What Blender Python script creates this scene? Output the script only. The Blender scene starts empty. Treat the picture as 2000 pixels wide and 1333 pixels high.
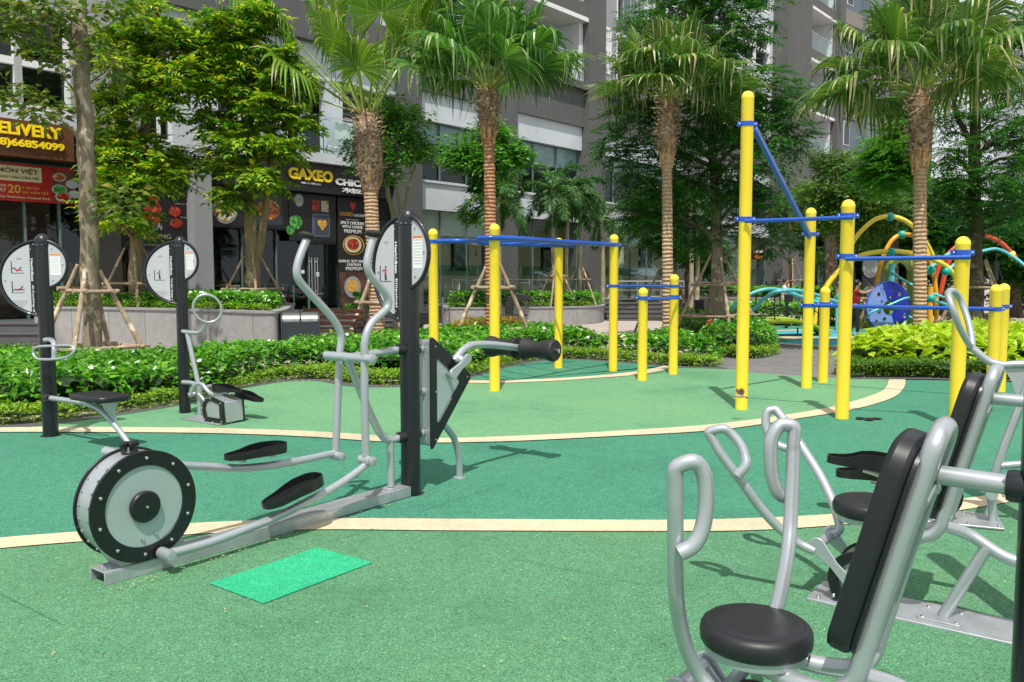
import bpy, bmesh, math, random
import numpy as np
from mathutils import Vector, Matrix, Quaternion
R = math.radians
random.seed(7); RNG = np.random.default_rng(7)
SC = bpy.context.scene
COL = SC.collection

# ------------------------------------------------------------------ camera
FPX, CX, CY, EYE = 1655.0, 1000.0, 666.5, 1.6
PITCH = math.atan(126.5 / 1655.0)
cam = bpy.data.cameras.new('camera'); cam_o = bpy.data.objects.new('camera', cam); COL.objects.link(cam_o)
cam.sensor_width = 36; cam.lens = FPX / 2000 * 36; cam.clip_start = 0.05; cam.clip_end = 900
cam_o.location = (0, 0, EYE); cam_o.rotation_euler = (math.pi / 2 - PITCH, 0, 0)
SC.camera = cam_o

# ------------------------------------------------------------------ light
SUN_EL, SUN_DIR = 61.0, (0.07, 1.0)          # direction the shadows point on the ground
az = math.atan2(-SUN_DIR[0], -SUN_DIR[1])     # azimuth of the sun, clockwise from +Y
w = bpy.data.worlds.new('World'); SC.world = w; w.use_nodes = True
nt = w.node_tree; nt.nodes.clear()
sky = nt.nodes.new('ShaderNodeTexSky'); sky.sky_type = 'NISHITA'; sky.sun_disc = False
sky.sun_elevation = R(SUN_EL); sky.sun_rotation = az % (2 * math.pi)
sky.air_density = 1.2; sky.dust_density = 3.0
mx = nt.nodes.new('ShaderNodeMix'); mx.data_type = 'RGBA'; mx.inputs[0].default_value = 0.7
mx.inputs[7].default_value = (13.2, 13.5, 13.9, 1)
bg = nt.nodes.new('ShaderNodeBackground'); bg.inputs[1].default_value = 0.079
wo = nt.nodes.new('ShaderNodeOutputWorld')
nt.links.new(sky.outputs[0], mx.inputs[6]); nt.links.new(mx.outputs[2], bg.inputs[0]); nt.links.new(bg.outputs[0], wo.inputs[0])
sun = bpy.data.lights.new('sun', 'SUN'); sun.energy = 4.85; sun.angle = R(0.6); sun.color = (1.0, 0.95, 0.87)
sun_o = bpy.data.objects.new('sun', sun); COL.objects.link(sun_o)
hd = Vector((SUN_DIR[0], SUN_DIR[1], 0)).normalized()
ld = Vector((hd.x * math.cos(R(SUN_EL)), hd.y * math.cos(R(SUN_EL)), -math.sin(R(SUN_EL))))
sun_o.rotation_euler = ld.to_track_quat('-Z', 'Y').to_euler(); sun_o.location = (0, -10, 30)
vs = SC.view_settings
vs.view_transform = 'Standard'; vs.look = 'None'; vs.exposure = 0.0; vs.gamma = 1.0; vs.use_curve_mapping = False
SC.cycles.max_bounces = 8; SC.cycles.transparent_max_bounces = 16
SC.cycles.sample_clamp_indirect = 6

# ------------------------------------------------------------------ picture <-> place
_cp, _sp = math.cos(PITCH), math.sin(PITCH)
CAMP = Vector((0, 0, EYE))
def ray(px, py):
    u = (px - CX) / FPX; v = (CY - py) / FPX
    return Vector((u, _cp + v * _sp, -_sp + v * _cp))
def G(px, py, z=0.0):
    d = ray(px, py); k = (z - EYE) / d.z
    return CAMP + d * k
def D(px, py, Y):
    d = ray(px, py); return CAMP + d * (Y / d.y)
class Fr:
    """vertical plane frame: s along u, t along w (left of u), z up"""
    def __init__(self, O, u):
        self.O = Vector((O[0], O[1], 0)); self.u = Vector((u[0], u[1], 0)).normalized()
        self.w = Vector((-self.u.y, self.u.x, 0))
    def P(self, s, t, z): return self.O + self.u * s + self.w * t + Vector((0, 0, z))
    def hit(self, px, py, t=0.0):
        d = ray(px, py); n = self.w
        k = (t - (CAMP - self.O).dot(n)) / d.dot(n)
        return CAMP + d * k
    def sz(self, px, py, t=0.0):
        p = self.hit(px, py, t) - self.O
        return p.dot(self.u), p.z
    def path(self, pts, t=0.0):
        return [self.hit(p[0], p[1], p[2] if len(p) > 2 else t) for p in pts]

# ------------------------------------------------------------------ objects
def wloc(o):
    v = Vector((0, 0, 0))
    while o is not None: v += o.location; o = o.parent
    return v
def tag(o, label=None, cat=None, group=None, kind=None):
    if label: o['label'] = label
    if cat: o['category'] = cat
    if group: o['group'] = group
    if kind: o['kind'] = kind
    return o
def thing(name, label, cat, loc=(0, 0, 0), group=None):
    o = bpy.data.objects.new(name, None); COL.objects.link(o); o.location = Vector(loc); o.empty_display_size = .1
    return tag(o, label, cat, group)
def copy_tree(o, parent=None):
    c = o.copy(); COL.objects.link(c)
    if parent is not None: c.parent = parent
    for ch in list(o.children): copy_tree(ch, c)
    return c

def cr(pts, k=6, closed=False):
    """Catmull-Rom resampling of a list of vectors"""
    P = [Vector(p) for p in pts]; n = len(P)
    if n < 3: return P
    out = []
    rng = range(n if closed else n - 1)
    for i in rng:
        if closed: p0, p1, p2, p3 = P[(i - 1) % n], P[i], P[(i + 1) % n], P[(i + 2) % n]
        else:
            p1, p2 = P[i], P[i + 1]
            p0 = P[i - 1] if i > 0 else p1 * 2 - p2
            p3 = P[i + 2] if i + 2 < n else p2 * 2 - p1
        for j in range(k):
            t = j / k
            out.append(0.5 * ((2 * p1) + (p2 - p0) * t + (2 * p0 - 5 * p1 + 4 * p2 - p3) * t * t + (3 * p1 - p0 - 3 * p2 + p3) * t ** 3))
    if not closed: out.append(P[-1])
    return out
def perp(a):
    a = Vector(a).normalized()
    h = Vector((0, 0, 1)) if abs(a.z) < .9 else Vector((1, 0, 0))
    x = a.cross(h).normalized(); return x, a.cross(x).normalized()

class MB:
    def __init__(self): self.v = []; self.f = []; self.m = []; self.mi = 0
    def add(self, vs, fs):
        b = len(self.v); self.v += [tuple(x) for x in vs]
        for f in fs: self.f.append(tuple(i + b for i in f)); self.m.append(self.mi)
        return self
    def box(self, c, sx, sy, sz, ax=None):
        c = Vector(c); X, Y, Z = ax if ax else (Vector((1, 0, 0)), Vector((0, 1, 0)), Vector((0, 0, 1)))
        vs = [c + X * (sx / 2 * i) + Y * (sy / 2 * j) + Z * (sz / 2 * k) for i in (-1, 1) for j in (-1, 1) for k in (-1, 1)]
        return self.add(vs, [(0, 1, 3, 2), (4, 6, 7, 5), (0, 4, 5, 1), (2, 3, 7, 6), (0, 2, 6, 4), (1, 5, 7, 3)])
    def fbox(self, fr, s0, s1, t0, t1, z0, z1):
        return self.box(fr.P((s0 + s1) / 2, (t0 + t1) / 2, (z0 + z1) / 2), abs(s1 - s0), abs(t1 - t0), abs(z1 - z0), (fr.u, fr.w, Vector((0, 0, 1))))
    def tube(self, pts, r, n=12, closed=False, k=0, caps=True):
        P = cr(pts, k, closed) if k else [Vector(p) for p in pts]
        m = len(P)
        rs = list(r) if isinstance(r, (list, tuple)) else [r] * m
        if len(rs) != m:
            rs = [rs[min(len(rs) - 1, int(i / (m - 1) * (len(rs) - 1)))] + (rs[min(len(rs) - 1, int(i / (m - 1) * (len(rs) - 1)) + 1)] - rs[min(len(rs) - 1, int(i / (m - 1) * (len(rs) - 1)))]) * ((i / (m - 1) * (len(rs) - 1)) % 1) for i in range(m)]
        T = []
        for i in range(m):
            a = P[(i - 1) % m] if (closed or i > 0) else P[0]
            b = P[(i + 1) % m] if (closed or i < m - 1) else P[-1]
            d = (b - a); T.append(d.normalized() if d.length > 1e-9 else (T[-1] if T else Vector((0, 0, 1))))
        x, y = perp(T[0]); vs = []
        for i in range(m):
            x = (x - T[i] * x.dot(T[i])).normalized(); y = T[i].cross(x)
            for j in range(n):
                a = 2 * math.pi * j / n
                vs.append(P[i] + (x * math.cos(a) + y * math.sin(a)) * rs[i])
        fs = []
        for i in range(m if closed else m - 1):
            i2 = (i + 1) % m
            for j in range(n):
                j2 = (j + 1) % n
                fs.append((i * n + j, i * n + j2, i2 * n + j2, i2 * n + j))
        if caps and not closed:
            fs.append(tuple(range(n - 1, -1, -1))); fs.append(tuple((m - 1) * n + j for j in range(n)))
        return self.add(vs, fs)
    def cyl(self, a, b, r, r2=None, n=20): return self.tube([a, b], [r, r if r2 is None else r2], n)
    def lathe(self, prof, O, ax=(0, 0, 1), n=28, caps=True):
        O = Vector(O); ax = Vector(ax).normalized(); x, y = perp(ax); vs = []; m = len(prof)
        for r, h in prof:
            for j in range(n):
                a = 2 * math.pi * j / n; vs.append(O + ax * h + (x * math.cos(a) + y * math.sin(a)) * max(r, 1e-4))
        fs = [(i * n + j, i * n + (j + 1) % n, (i + 1) * n + (j + 1) % n, (i + 1) * n + j) for i in range(m - 1) for j in range(n)]
        if caps: fs.append(tuple(range(n - 1, -1, -1))); fs.append(tuple((m - 1) * n + j for j in range(n)))
        return self.add(vs, fs)
    def sphere(self, c, r, sc=(1, 1, 1), n=16, half=False):
        c = Vector(c); vs = []; rows = n // 2; a0 = 0 if half else -math.pi / 2
        for i in range(rows + 1):
            a = a0 + (math.pi / 2 - a0) * i / rows
            for j in range(n):
                b = 2 * math.pi * j / n
                vs.append(c + Vector((r * sc[0] * math.cos(a) * math.cos(b), r * sc[1] * math.cos(a) * math.sin(b), r * sc[2] * math.sin(a))))
        fs = [(i * n + j, i * n + (j + 1) % n, (i + 1) * n + (j + 1) % n, (i + 1) * n + j) for i in range(rows) for j in range(n)]
        return self.add(vs, fs)
    def prism(self, pts, ext):
        ext = Vector(ext); P = [Vector(p) for p in pts]; n = len(P)
        return self.add(P + [p + ext for p in P], [tuple(range(n - 1, -1, -1)), tuple(range(n, 2 * n))] + [(i, (i + 1) % n, n + (i + 1) % n, n + i) for i in range(n)])
    def frame_prism(self, outer, inner, ext):
        """ring between two outlines with the same number of points, extruded"""
        ext = Vector(ext); A = [Vector(p) for p in outer]; B = [Vector(p) for p in inner]; n = len(A)
        vs = A + B + [p + ext for p in A] + [p + ext for p in B]; fs = []
        for i in range(n):
            j = (i + 1) % n
            fs += [(i, j, n + j, n + i), (2 * n + j, 2 * n + i, 3 * n + i, 3 * n + j), (i, 2 * n + i, 2 * n + j, j), (n + j, 3 * n + j, 3 * n + i, n + i)]
        return self.add(vs, fs)
    def bolt(self, p, ax, r=.006):
        old = self.mi; self.mi = 1
        self.lathe([(r, 0), (r, r * .4), (r * .75, r * .85), (r * .1, r * 1.05)], p, ax, n=8); self.mi = old
        return self
    def build(self, name, mats, parent=None, loc=None, angle=38, recalc=True, bevel=0):
        me = bpy.data.meshes.new(name)
        off = wloc(parent) if parent is not None else (Vector(loc) if loc is not None else Vector((0, 0, 0)))
        me.from_pydata([(x[0] - off.x, x[1] - off.y, x[2] - off.z) for x in self.v], [], self.f)
        if not isinstance(mats, (list, tuple)): mats = [mats]
        for m in mats: me.materials.append(m)
        me.polygons.foreach_set('material_index', self.m)
        if recalc:
            bm = bmesh.new(); bm.from_mesh(me); bmesh.ops.recalc_face_normals(bm, faces=bm.faces); bm.to_mesh(me); bm.free()
        me.polygons.foreach_set('use_smooth', [True] * len(me.polygons))
        me.set_sharp_from_angle(angle=R(angle)); me.update()
        o = bpy.data.objects.new(name, me); COL.objects.link(o)
        if parent is not None: o.parent = parent
        elif loc is not None: o.location = off
        if bevel:
            b = o.modifiers.new('bevel', 'BEVEL'); b.width = bevel; b.segments = 2; b.limit_method = 'ANGLE'; b.angle_limit = R(40)
            b.harden_normals = False
        return o

def np_mesh(name, V, Fc, mats, parent=None, loc=None, smooth=False, attr=None, mi=None):
    V = np.asarray(V, dtype=np.float64); Fc = np.asarray(Fc, dtype=np.int32)
    off = wloc(parent) if parent is not None else (Vector(loc) if loc is not None else Vector((0, 0, 0)))
    V = V - np.array(off[:])
    me = bpy.data.meshes.new(name); k = Fc.shape[1]
    me.vertices.add(len(V)); me.vertices.foreach_set('co', V.astype(np.float32).ravel())
    me.loops.add(Fc.size); me.loops.foreach_set('vertex_index', Fc.ravel())
    me.polygons.add(len(Fc)); me.polygons.foreach_set('loop_start', np.arange(0, Fc.size, k, dtype=np.int32))
    me.polygons.foreach_set('loop_total', np.full(len(Fc), k, dtype=np.int32))
    me.polygons.foreach_set('use_smooth', np.full(len(Fc), smooth, dtype=bool))
    if not isinstance(mats, (list, tuple)): mats = [mats]
    for m in mats: me.materials.append(m)
    if mi is not None: me.polygons.foreach_set('material_index', np.asarray(mi, dtype=np.int32))
    if attr is not None:
        a = me.attributes.new('tip', 'FLOAT', 'POINT'); a.data.foreach_set('value', np.asarray(attr, dtype=np.float32))
    me.update(calc_edges=True); me.validate()
    o = bpy.data.objects.new(name, me); COL.objects.link(o)
    if parent is not None: o.parent = parent
    elif loc is not None: o.location = off
    return o

def text(body, name, mat, parent, O, xd, ud, fit, bold=0.0, depth=0.003, align='LEFT', loc=None, shear=0.0):
    """flat lettering fitted to a width x height box whose lower left corner is O"""
    cu = bpy.data.curves.new(name, 'FONT'); cu.body = body; cu.size = 1.0; cu.offset = bold; cu.extrude = 0.02; cu.resolution_u = 3
    cu.shear = shear; cu.align_x = 'LEFT'
    to = bpy.data.objects.new(name, cu); COL.objects.link(to)
    dg = bpy.context.evaluated_depsgraph_get(); dg.update()
    me = bpy.data.meshes.new_from_object(to.evaluated_get(dg)); bpy.data.objects.remove(to); bpy.data.curves.remove(cu)
    n = len(me.vertices)
    if n == 0: return None
    co = np.zeros(n * 3, dtype=np.float32); me.vertices.foreach_get('co', co); co = co.reshape(-1, 3)
    mn, mxx = co.min(0), co.max(0); sz = np.maximum(mxx - mn, 1e-6)
    xd = Vector(xd).normalized(); ud = Vector(ud).normalized(); nd = xd.cross(ud)
    q = (co - mn) / sz; q[:, 2] -= .5
    W = np.array(O[:])[None] + q[:, 0:1] * fit[0] * np.array(xd[:])[None] + q[:, 1:2] * fit[1] * np.array(ud[:])[None] + q[:, 2:3] * depth * np.array(nd[:])[None]
    off = wloc(parent) if parent is not None else (Vector(loc) if loc is not None else Vector((0, 0, 0)))
    W = W - np.array(off[:])[None]
    me.vertices.foreach_set('co', W.astype(np.float32).ravel()); me.materials.clear(); me.materials.append(mat); me.update()
    o = bpy.data.objects.new(name, me); COL.objects.link(o)
    if parent is not None: o.parent = parent
    elif loc is not None: o.location = off
    return o

# ------------------------------------------------------------------ materials
def _new(name):
    m = bpy.data.materials.new(name); m.use_nodes = True; t = m.node_tree
    return m, t, t.nodes['Principled BSDF'], t.nodes['Material Output']
def _noise(t, scale, detail=4, rough=.6, coord='Object', vec=None, sc=None):
    n = t.nodes.new('ShaderNodeTexNoise'); n.inputs['Scale'].default_value = scale; n.inputs['Detail'].default_value = detail; n.inputs['Roughness'].default_value = rough
    tc = t.nodes.new('ShaderNodeTexCoord'); src = tc.outputs[coord]
    if sc:
        mp = t.nodes.new('ShaderNodeMapping'); mp.inputs['Scale'].default_value = sc; t.links.new(src, mp.inputs[0]); src = mp.outputs[0]
    t.links.new(src, n.inputs['Vector']); return n
def _ramp(t, fac, stops):
    r = t.nodes.new('ShaderNodeValToRGB'); e = r.color_ramp.elements
    while len(e) < len(stops): e.new(0.5)
    for i, (p, c) in enumerate(stops): e[i].position = p; e[i].color = (c[0], c[1], c[2], 1)
    t.links.new(fac, r.inputs[0]); return r
def _mix(t, a, b, fac, mode='MIX'):
    m = t.nodes.new('ShaderNodeMix'); m.data_type = 'RGBA'; m.blend_type = mode
    for s, v in ((0, fac), (6, a), (7, b)):
        if hasattr(v, 'links') or hasattr(v, 'is_linked'): t.links.new(v, m.inputs[s])
        elif s == 0: m.inputs[0].default_value = v
        else: m.inputs[s].default_value = (v[0], v[1], v[2], 1)
    return m.outputs[2]
def _bump(t, b, h, strength, dist):
    n = t.nodes.new('ShaderNodeBump'); n.inputs['Strength'].default_value = strength; n.inputs['Distance'].default_value = dist
    t.links.new(h, n.inputs['Height']); t.links.new(n.outputs[0], b.inputs['Normal']); return n
def pbr(name, col, rough=.5, metal=0, var=0.12, vs=3.0, bump=0, bs=60, bd=.002, coat=0, col2=None, spec=.5, dirt=0, sc=None):
    m, t, b, o = _new(name)
    b.inputs['Roughness'].default_value = rough; b.inputs['Metallic'].default_value = metal
    b.inputs['Coat Weight'].default_value = coat; b.inputs['Specular IOR Level'].default_value = spec
    n = _noise(t, vs, 5, sc=sc)
    c2 = col2 if col2 else tuple(min(1, c * (1 - var * 1.6)) for c in col); c1 = col if col2 else tuple(min(1, c * (1 + var)) for c in col)
    r = _ramp(t, n.outputs[0], [(.35, c1), (.68, c2)]); out = r.outputs[0]
    if dirt:
        n3 = _noise(t, .9, 6, .7); rr = _ramp(t, n3.outputs[0], [(.45, (1, 1, 1)), (.75, (1 - dirt,) * 3)])
        out = _mix(t, out, rr.outputs[0], 1.0, 'MULTIPLY')
    t.links.new(out, b.inputs['Base Color'])
    rv = t.nodes.new('ShaderNodeMapRange'); rv.inputs[3].default_value = rough * .85; rv.inputs[4].default_value = min(1, rough * 1.2)
    n2 = _noise(t, vs * 4, 4); t.links.new(n2.outputs[0], rv.inputs[0]); t.links.new(rv.outputs[0], b.inputs['Roughness'])
    if bump: _bump(t, b, _noise(t, bs, 3).outputs[0], bump, bd)
    return m
def leafmat(name, stops, trans=.35, rough=.42, tipcol=None, spec=.5):
    m, t, b, o = _new(name)
    g = t.nodes.new('ShaderNodeNewGeometry')
    r = _ramp(t, g.outputs['Random Per Island'], stops); col = r.outputs[0]
    n = _noise(t, .8, 3); rr = _ramp(t, n.outputs[0], [(.3, (.78, .8, .75)), (.7, (1.12, 1.12, 1.05))])
    col = _mix(t, col, rr.outputs[0], 1.0, 'MULTIPLY')
    if tipcol:
        a = t.nodes.new('ShaderNodeAttribute'); a.attribute_name = 'tip'
        ad = t.nodes.new('ShaderNodeMath'); ad.operation = 'ADD'; t.links.new(a.outputs['Fac'], ad.inputs[0])
        sb = t.nodes.new('ShaderNodeMath'); sb.operation = 'MULTIPLY'; sb.inputs[1].default_value = .62; t.links.new(g.outputs['Random Per Island'], sb.inputs[0]); t.links.new(sb.outputs[0], ad.inputs[1])
        sc_ = t.nodes.new('ShaderNodeMath'); sc_.operation = 'SUBTRACT'; sc_.inputs[1].default_value = .34; t.links.new(ad.outputs[0], sc_.inputs[0]); ad = sc_
        rp = _ramp(t, ad.outputs[0], [(.88, (0, 0, 0)), (1.0, (1, 1, 1))]); col = _mix(t, col, tipcol, rp.outputs[0])
    t.links.new(col, b.inputs['Base Color']); b.inputs['Roughness'].default_value = rough; b.inputs['Specular IOR Level'].default_value = spec
    tr = t.nodes.new('ShaderNodeBsdfTranslucent'); ms = t.nodes.new('ShaderNodeMixShader'); ms.inputs[0].default_value = trans
    c2 = _mix(t, col, (1.5, 1.6, .7), 1.0, 'MULTIPLY'); t.links.new(c2, tr.inputs[0])
    t.links.new(b.outputs[0], ms.inputs[1]); t.links.new(tr.outputs[0], ms.inputs[2]); t.links.new(ms.outputs[0], o.inputs[0])
    return m
def rubber(name, base, dark, light, dens=.5):
    """poured rubber granules: fine two-colour speckle over slow stains"""
    m, t, b, o = _new(name)
    v = t.nodes.new('ShaderNodeTexVoronoi'); v.inputs['Scale'].default_value = 175; tc = t.nodes.new('ShaderNodeTexCoord'); t.links.new(tc.outputs['Object'], v.inputs['Vector'])
    sx = t.nodes.new('ShaderNodeSeparateColor'); t.links.new(v.outputs['Color'], sx.inputs[0])
    r = _ramp(t, sx.outputs[0], [(0, dark), (.32, base), (.8, base), (1.0, light)])
    n = _noise(t, .55, 6, .65); rr = _ramp(t, n.outputs[0], [(.30, (.70, .78, .78)), (.48, (.98, 1, 1)), (.58, (1.05, 1.02, .98)), (.74, (1.3, 1.06, .92))])
    c = _mix(t, r.outputs[0], rr.outputs[0], 1.0, 'MULTIPLY')
    n2 = _noise(t, 14, 5, .7); r2 = _ramp(t, n2.outputs[0], [(.3, (.88, .88, .88)), (.65, (1.06, 1.06, 1.06))])
    c = _mix(t, c, r2.outputs[0], 1.0, 'MULTIPLY')
    t.links.new(c, b.inputs['Base Color']); b.inputs['Roughness'].default_value = .9; b.inputs['Specular IOR Level'].default_value = .25
    _bump(t, b, v.outputs['Distance'], .5, .003)
    return m
def glassmat(name, tint=(.75, .88, .86), refl=.12, dark=0.0):
    m, t, b, o = _new(name); t.nodes.remove(b)
    tr = t.nodes.new('ShaderNodeBsdfTransparent'); tr.inputs[0].default_value = (*tint, 1)
    gl = t.nodes.new('ShaderNodeBsdfGlossy'); gl.inputs['Roughness'].default_value = .02; gl.inputs[0].default_value = (.9, .95, 1, 1)
    lw = t.nodes.new('ShaderNodeLayerWeight'); pw = t.nodes.new('ShaderNodeMath'); pw.operation = 'POWER'; pw.inputs[1].default_value = 4.0; t.links.new(lw.outputs['Facing'], pw.inputs[0])
    mr = t.nodes.new('ShaderNodeMath'); mr.operation = 'MULTIPLY_ADD'; mr.inputs[1].default_value = .35; mr.inputs[2].default_value = refl; mr.use_clamp = True; t.links.new(pw.outputs[0], mr.inputs[0])
    ms = t.nodes.new('ShaderNodeMixShader'); t.links.new(mr.outputs[0], ms.inputs[0]); t.links.new(tr.outputs[0], ms.inputs[1]); t.links.new(gl.outputs[0], ms.inputs[2])
    t.links.new(ms.outputs[0], o.inputs[0]); return m
def bark(name, c1, c2, scale=12, rings=False, bd=.02):
    m, t, b, o = _new(name)
    n = _noise(t, scale, 8, .7, sc=(1, 1, .25) if not rings else (1, 1, 1))
    r = _ramp(t, n.outputs[0], [(.3, c1), (.62, c2)]); col = r.outputs[0]; h = n.outputs[0]
    n4 = _noise(t, 3.2, 4, .6); sp_ = _ramp(t, n4.outputs[0], [(.56, (0, 0, 0)), (.66, (1, 1, 1))])
    if rings:
        wv = t.nodes.new('ShaderNodeTexWave'); wv.bands_direction = 'Z'; wv.inputs['Scale'].default_value = 4.0; wv.inputs['Distortion'].default_value = 3.2; wv.inputs['Detail'].default_value = 3
        tc = t.nodes.new('ShaderNodeTexCoord'); t.links.new(tc.outputs['Object'], wv.inputs['Vector'])
        rw = _ramp(t, wv.outputs[1], [(.0, (.66, .60, .56)), (.30, (1, 1, 1))]); col = _mix(t, col, rw.outputs[0], 1.0, 'MULTIPLY')
        ad = t.nodes.new('ShaderNodeMath'); ad.operation = 'ADD'; t.links.new(wv.outputs[1], ad.inputs[0]); t.links.new(h, ad.inputs[1]); h = ad.outputs[0]
    else: col = _mix(t, col, tuple(min(1, c * 1.7 + .05) for c in c2), sp_.outputs[0])
    t.links.new(col, b.inputs['Base Color']); b.inputs['Roughness'].default_value = .9; b.inputs['Specular IOR Level'].default_value = .2
    _bump(t, b, h, .8, bd); return m
def tiles(name, c1, c2, mortar, w, h, msz=.012, rough=.8, vec='Object', rot=0):
    m, t, b, o = _new(name)
    br = t.nodes.new('ShaderNodeTexBrick'); br.inputs['Color1'].default_value = (*c1, 1); br.inputs['Color2'].default_value = (*c2, 1); br.inputs['Mortar'].default_value = (*mortar, 1)
    br.inputs['Scale'].default_value = 1; br.inputs['Brick Width'].default_value = w; br.inputs['Row Height'].default_value = h; br.inputs['Mortar Size'].default_value = msz
    tc = t.nodes.new('ShaderNodeTexCoord'); mp = t.nodes.new('ShaderNodeMapping'); mp.inputs['Rotation'].default_value = rot if isinstance(rot, tuple) else (0, 0, rot)
    t.links.new(tc.outputs[vec], mp.inputs[0]); t.links.new(mp.outputs[0], br.inputs['Vector'])
    n = _noise(t, 6, 6, .7); rr = _ramp(t, n.outputs[0], [(.3, (.82, .82, .82)), (.7, (1.1, 1.1, 1.1))])
    t.links.new(_mix(t, br.outputs[0], rr.outputs[0], 1.0, 'MULTIPLY'), b.inputs['Base Color']); b.inputs['Roughness'].default_value = rough
    iv = t.nodes.new('ShaderNodeMath'); iv.operation = 'SUBTRACT'; iv.inputs[0].default_value = 1; t.links.new(br.outputs[1], iv.inputs[1])
    _bump(t, b, iv.outputs[0], .4, .004); return m
def flecks(name, stops, scale=30, rough=.5, seed=0):
    m, t, b, o = _new(name)
    v = t.nodes.new('ShaderNodeTexVoronoi'); v.inputs['Scale'].default_value = scale; tc = t.nodes.new('ShaderNodeTexCoord'); t.links.new(tc.outputs['Object'], v.inputs['Vector'])
    sx = t.nodes.new('ShaderNodeSeparateColor'); t.links.new(v.outputs['Color'], sx.inputs[0])
    r = _ramp(t, sx.outputs[seed % 3], stops); r.color_ramp.interpolation = 'CONSTANT'
    t.links.new(r.outputs[0], b.inputs['Base Color']); b.inputs['Roughness'].default_value = rough; return m

M = {}
M['silver'] = pbr('silver_paint', (.43, .465, .495), .34, .5, .04, 5, bump=.05, bs=400, bd=.0005, coat=.12)
M['panel'] = pbr('sage_grey_panel', (.33, .42, .41), .42, 0.1, .03, 3)
M['steel'] = pbr('galvanised_steel', (.46, .49, .52), .42, .6, .12, 7, bump=.05, bs=200)
M['chrome'] = pbr('stainless', (.62, .63, .64), .22, 1.0, .04, 6)
M['postblk'] = pbr('charcoal_powder_coat', (.010, .012, .017), .36, .15, .1, 3, bump=.12, bs=500, bd=.0006, coat=.25)
M['black'] = pbr('black_plastic', (.009, .010, .012), .30, 0, .1, 4, bump=.06, bs=350)
M['vinyl'] = pbr('black_vinyl', (.012, .013, .016), .45, 0, .12, 6, bump=.15, bs=700, bd=.0006)
M['foam'] = pbr('black_foam_rubber', (.015, .016, .017), .62, 0, .1, 6, bump=.2, bs=300, bd=.001)
M['yellow'] = pbr('yellow_paint', (.97, .695, .045), .34, 0, .04, 2, coat=.3, bump=.03, bs=40)
M['orange'] = pbr('amber_paint', (.82, .36, .012), .36, 0, .05, 2, coat=.3)
M['red'] = pbr('red_paint', (.6, .055, .015), .38, 0, .06, 2, coat=.3)
M['blue'] = pbr('blue_paint', (.004, .075, .44), .3, 0, .06, 3, coat=.4)
M['deepblue'] = pbr('deep_blue_panel', (.008, .022, .34), .4, 0, .05, 3)
M['lilac'] = pbr('soft_blue_panel', (.20, .30, .66), .45, 0, .04, 2)
M['aqua'] = pbr('turquoise_tube', (.1, .50, .56), .35, 0, .04, 3, coat=.3)
M['teal'] = pbr('teal_joint', (.01, .40, .34), .35, 0, .06, 4, coat=.3)
M['lime'] = pbr('lime_plastic', (.30, .42, .02), .4, 0, .06, 2, coat=.2)
M['rope'] = pbr('black_rope', (.012, .012, .012), .8)
M['plate'] = pbr('sign_plate', (.46, .47, .51), .35, 0, .02, 2)
M['white'] = pbr('white_print', (.8, .8, .8), .5, 0, .02)
M['ink'] = pbr('black_print', (.012, .012, .015), .5)
M['grey_ink'] = pbr('grey_print', (.30, .31, .33), .5)
M['redink'] = pbr('red_print', (.55, .03, .05), .5)
M['orangeink'] = pbr('orange_print', (.75, .22, .03), .5)
M['rust'] = pbr('rust', (.22, .07, .02), .9, 0, .4, 20)
M['r_light'] = rubber('light_green_rubber', (.132, .318, .165), (.070, .21, .10), (.25, .43, .27))
M['r_teal'] = rubber('teal_green_rubber', (.052, .225, .142), (.020, .125, .078), (.15, .37, .26))
M['r_mid'] = rubber('grass_green_rubber', (.082, .238, .122), (.050, .100, .062), (.19, .37, .23))
M['r_patch'] = rubber('emerald_rubber', (.022, .405, .195), (.015, .28, .14), (.12, .50, .29))
M['r_cream'] = rubber('cream_rubber', (.60, .51, .35), (.46, .37, .24), (.72, .65, .50))
M['r_blue'] = rubber('sky_blue_rubber', (.05, .40, .52), (.03, .28, .4), (.2, .55, .62))
M['r_grey'] = tiles('grey_paving', (.16, .155, .16), (.20, .19, .195), (.10, .1, .1), .6, .3, .008)
M['pink'] = tiles('pink_paving', (.50, .42, .37), (.42, .36, .32), (.30, .27, .25), .4, .2, .01)
M['granite'] = pbr('granite_kerb', (.30, .30, .31), .7, 0, .1, 30, bump=.1, dirt=.25)
M['dgranite'] = pbr('dark_granite', (.10, .10, .105), .6, 0, .2, 40, dirt=.2)
M['conc'] = tiles('planter_stone', (.34, .335, .33), (.28, .28, .28), (.16, .16, .16), .9, 4.0, .008, .75, rot=(math.pi / 2, 0, 0))
M['wpaint'] = pbr('pale_grey_render', (.56, .605, .655), .8, 0, .03, .7, bump=.05, bs=60, dirt=.14)
M['wframe'] = pbr('white_window_paint', (.72, .73, .75), .5, 0, .02, 1)
M['gpaint'] = pbr('warm_grey_render', (.100, .103, .102), .8, 0, .05, .6, bump=.05, bs=60, dirt=.15)
M['lpaint'] = pbr('light_grey_render', (.30, .31, .33), .8, 0, .04, .6, dirt=.15)
M['bpaint'] = pbr('blue_grey_render', (.12, .15, .195), .8, 0, .04, .4, dirt=.15)
M['beige'] = pbr('taupe_render', (.22, .20, .18), .8, 0, .04, .4)
M['dkwall'] = pbr('dark_cladding', (.012, .012, .013), .45, 0, .1, 2)
M['brown'] = pbr('brown_sign_board', (.12, .045, .016), .5, 0, .25, 1.2, sc=(1, 1, 4))
M['glass'] = glassmat('window_glass', (.80, .87, .88), .03)
M['cglass'] = glassmat('clear_glass', (.93, .98, .96), .035)
M['bglass'] = glassmat('balcony_glass', (.92, .98, .96), .03)
M['mullion'] = pbr('glass_edge', (.12, .17, .17), .2, 0, .02)
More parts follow.
